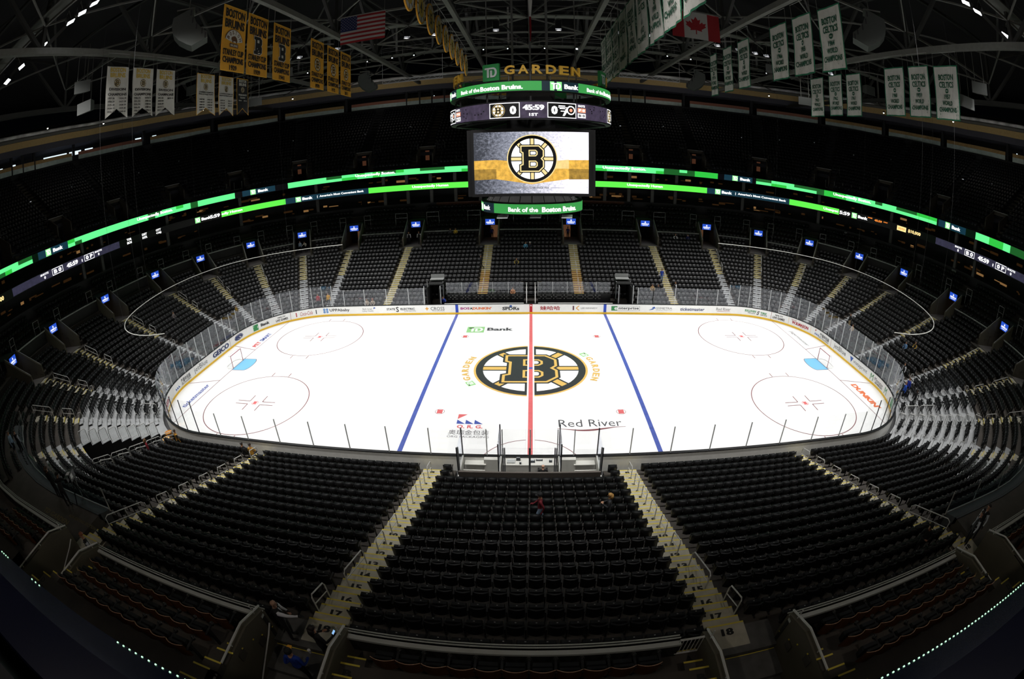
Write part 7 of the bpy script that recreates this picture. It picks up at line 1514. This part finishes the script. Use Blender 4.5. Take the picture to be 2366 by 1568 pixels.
# far side
FAR = [(-8.95 - .4, 14.0, .1, PI, 'man in a blue shirt leaning at the left bench tunnel', 'lean', dict(shirt='#1d3fae', hair='#5a3a26')), (-11.0, 13.65, .1, PI, 'person in a black top standing at the boards left of the tunnel', 'stand', dict(shirt='#101114', H=1.7)),
       (15.35, 13 + 5.6, None, PI, 'man in a royal blue jacket standing on the far right stairs', 'stand', dict(shirt='#1c3ea0', legs='#4a6a9a')), (16.4, 13 + 2.9, None, PI / 2, 'usher in a black vest with white sleeves at the foot of the far right stairs', 'stand', dict(shirt='#f0f0f2', vest='#101114')),
       (13.7, 13 + 3.0, None, PI, 'spectator in a black and gold jersey seated in the far lower rows', 'sit', dict(shirt='#b09060')), (14.4, 13 + 3.0, None, PI, 'second seated spectator beside the one in the black and gold jersey', 'sit', dict(shirt='#1a1a1e')),
       (-.65, 13 + 11.4, None, PI, 'spectator in a pale blue shirt seated high in the far middle section', 'sit', dict(shirt='#4f8fae')), (-.1, 13 + 11.4, None, PI, 'spectator in a dark top and pale cap beside the pale blue shirt', 'sit', dict(shirt='#151824', cap='#cfcfcf')),
       (-1.7, 13 + 8.4, None, PI, 'lone spectator in black and yellow seated in the far middle section', 'sit', dict(shirt='#b09a3a', vest='#1a1a1c')), (-1.95, 15.35, .9, PI, 'spectator in an orange and white shirt behind the left team bench', 'sit', dict(shirt='#e0a070')),
       (-5.2, 29.2, 4.95, PI, 'staff member in dark blue standing in the far middle left entrance', 'stand', dict(shirt='#12226a')), (5.0, 29.2, 4.95, PI, 'staff member in dark blue standing in the far middle right entrance', 'stand', dict(shirt='#12226a')),
       (-9.9, 13 + 14.4, None, PI, 'spectator in a yellow shirt seated below the pale rail left of the scoreboard', 'sit', dict(shirt='#c9a83c')), (-10.6, 13 + 14.4, None, PI, 'spectator in a grey top next to the one in yellow', 'sit', dict(shirt='#4a4c50')),
       (-24.4, 13.0 + 1.3, None, PI, 'spectator in a red top behind the glass near the left corner', 'stand', dict(shirt='#b02030')), (-23.1, 13.0 + 1.3, None, PI, 'spectator in a gold and black jersey behind the glass near the left corner', 'stand', dict(shirt='#e0a838', vest='#e0a838', legs='#202024')),
       (-18.1, 13.0 + 1.2, None, PI, 'seated spectator behind the glass left of the far stairs', 'sit', dict(shirt='#c8b8a8')), (-17.4, 13.0 + 1.2, None, PI, 'seated spectator with red hair behind the far glass', 'sit', dict(shirt='#b8a898', hair='#8a3a2a')),
       (-5.9, 13 + 8.0, None, PI / 2, 'person in black walking down the far middle left stairs', 'walk', dict(shirt='#0e0e10', legs='#0e0e10')),
       pos(-25.75, 15.6)[:2] + (4.95, PI, 'man in a pale blue shirt standing by the far left entrance', 'stand', dict(shirt='#9fb4c8')), pos(-25.45, 15.2)[:2] + (4.95, PI, 'man in a cream shirt bending by the far left entrance', 'lean', dict(shirt='#d0ccc0')),
       (-16.3, 27.6, 4.95, PI, 'usher in a black vest standing at the far left entrance mouth', 'stand', dict(shirt='#e0e0e4', vest='#101114')), (-14.9, 27.6, 4.95, PI, 'usher with white sleeves at the right wall of the far left entrance', 'stand', dict(shirt='#e8e8ec', vest='#101114')),
       (19.4, 13 + 13.6, None, PI, 'usher in a black vest and white shirt seated high on the far right', 'sit', dict(shirt='#e8e8ec', vest='#101114')), (21.2, 13 + 13.8, None, PI, 'spectator in dark blue seated high on the far right', 'sit', dict(shirt='#101c50')),
       (33.4, 4.2, None, PI / 2, 'spectator in tan seated behind the right end glass', 'sit', dict(shirt='#b09878')), (34.6, 5.6, None, PI / 2, 'spectator standing in tan trousers on the right end rows', 'stand', dict(shirt='#201c1a', legs='#b09a78')),
       (36.8, -3.2, None, PI / 2, 'spectator in black and yellow seated in the right end rows', 'sit', dict(shirt='#c09a3a', vest='#1a1a1c')), (36.6, -2.5, None, PI / 2, 'spectator in pale blue seated beside the black and yellow one', 'sit', dict(shirt='#5a80a8')),
       (-38.4, 4.0, None, -PI / 2, 'spectator in grey and red seated in the left end rows', 'sit', dict(shirt='#7a7070')), (-33.5, 9.8, None, -PI / 2, 'spectator in a dark jersey seated by the left end stairs', 'sit', dict(shirt='#2a241c', vest='#a08030'))]
def off_of(x, y):
    ax, ay = abs(x) - CX, abs(y) - CY
    return (math.hypot(ax, ay) if ax > 0 and ay > 0 else max(ax, ay)) - RC
for x, y, z, yaw, lab, pose, kw in FAR:
    if z is None:
        n = max(1, int(round((off_of(x, y) - .35) / .813 + .35))); z = RZ(n)
        s = s_of(x, y); x, y, nx, ny = pos(s, RY(n) - (.22 if pose == 'sit' else .42)); z += 0.0
        if pose == 'sit': yaw = math.atan2(-ny, -nx) - PI / 2
    person((x, y, z), yaw, lab, pose, **kw)

bpy.data.scenes.remove(TMP)
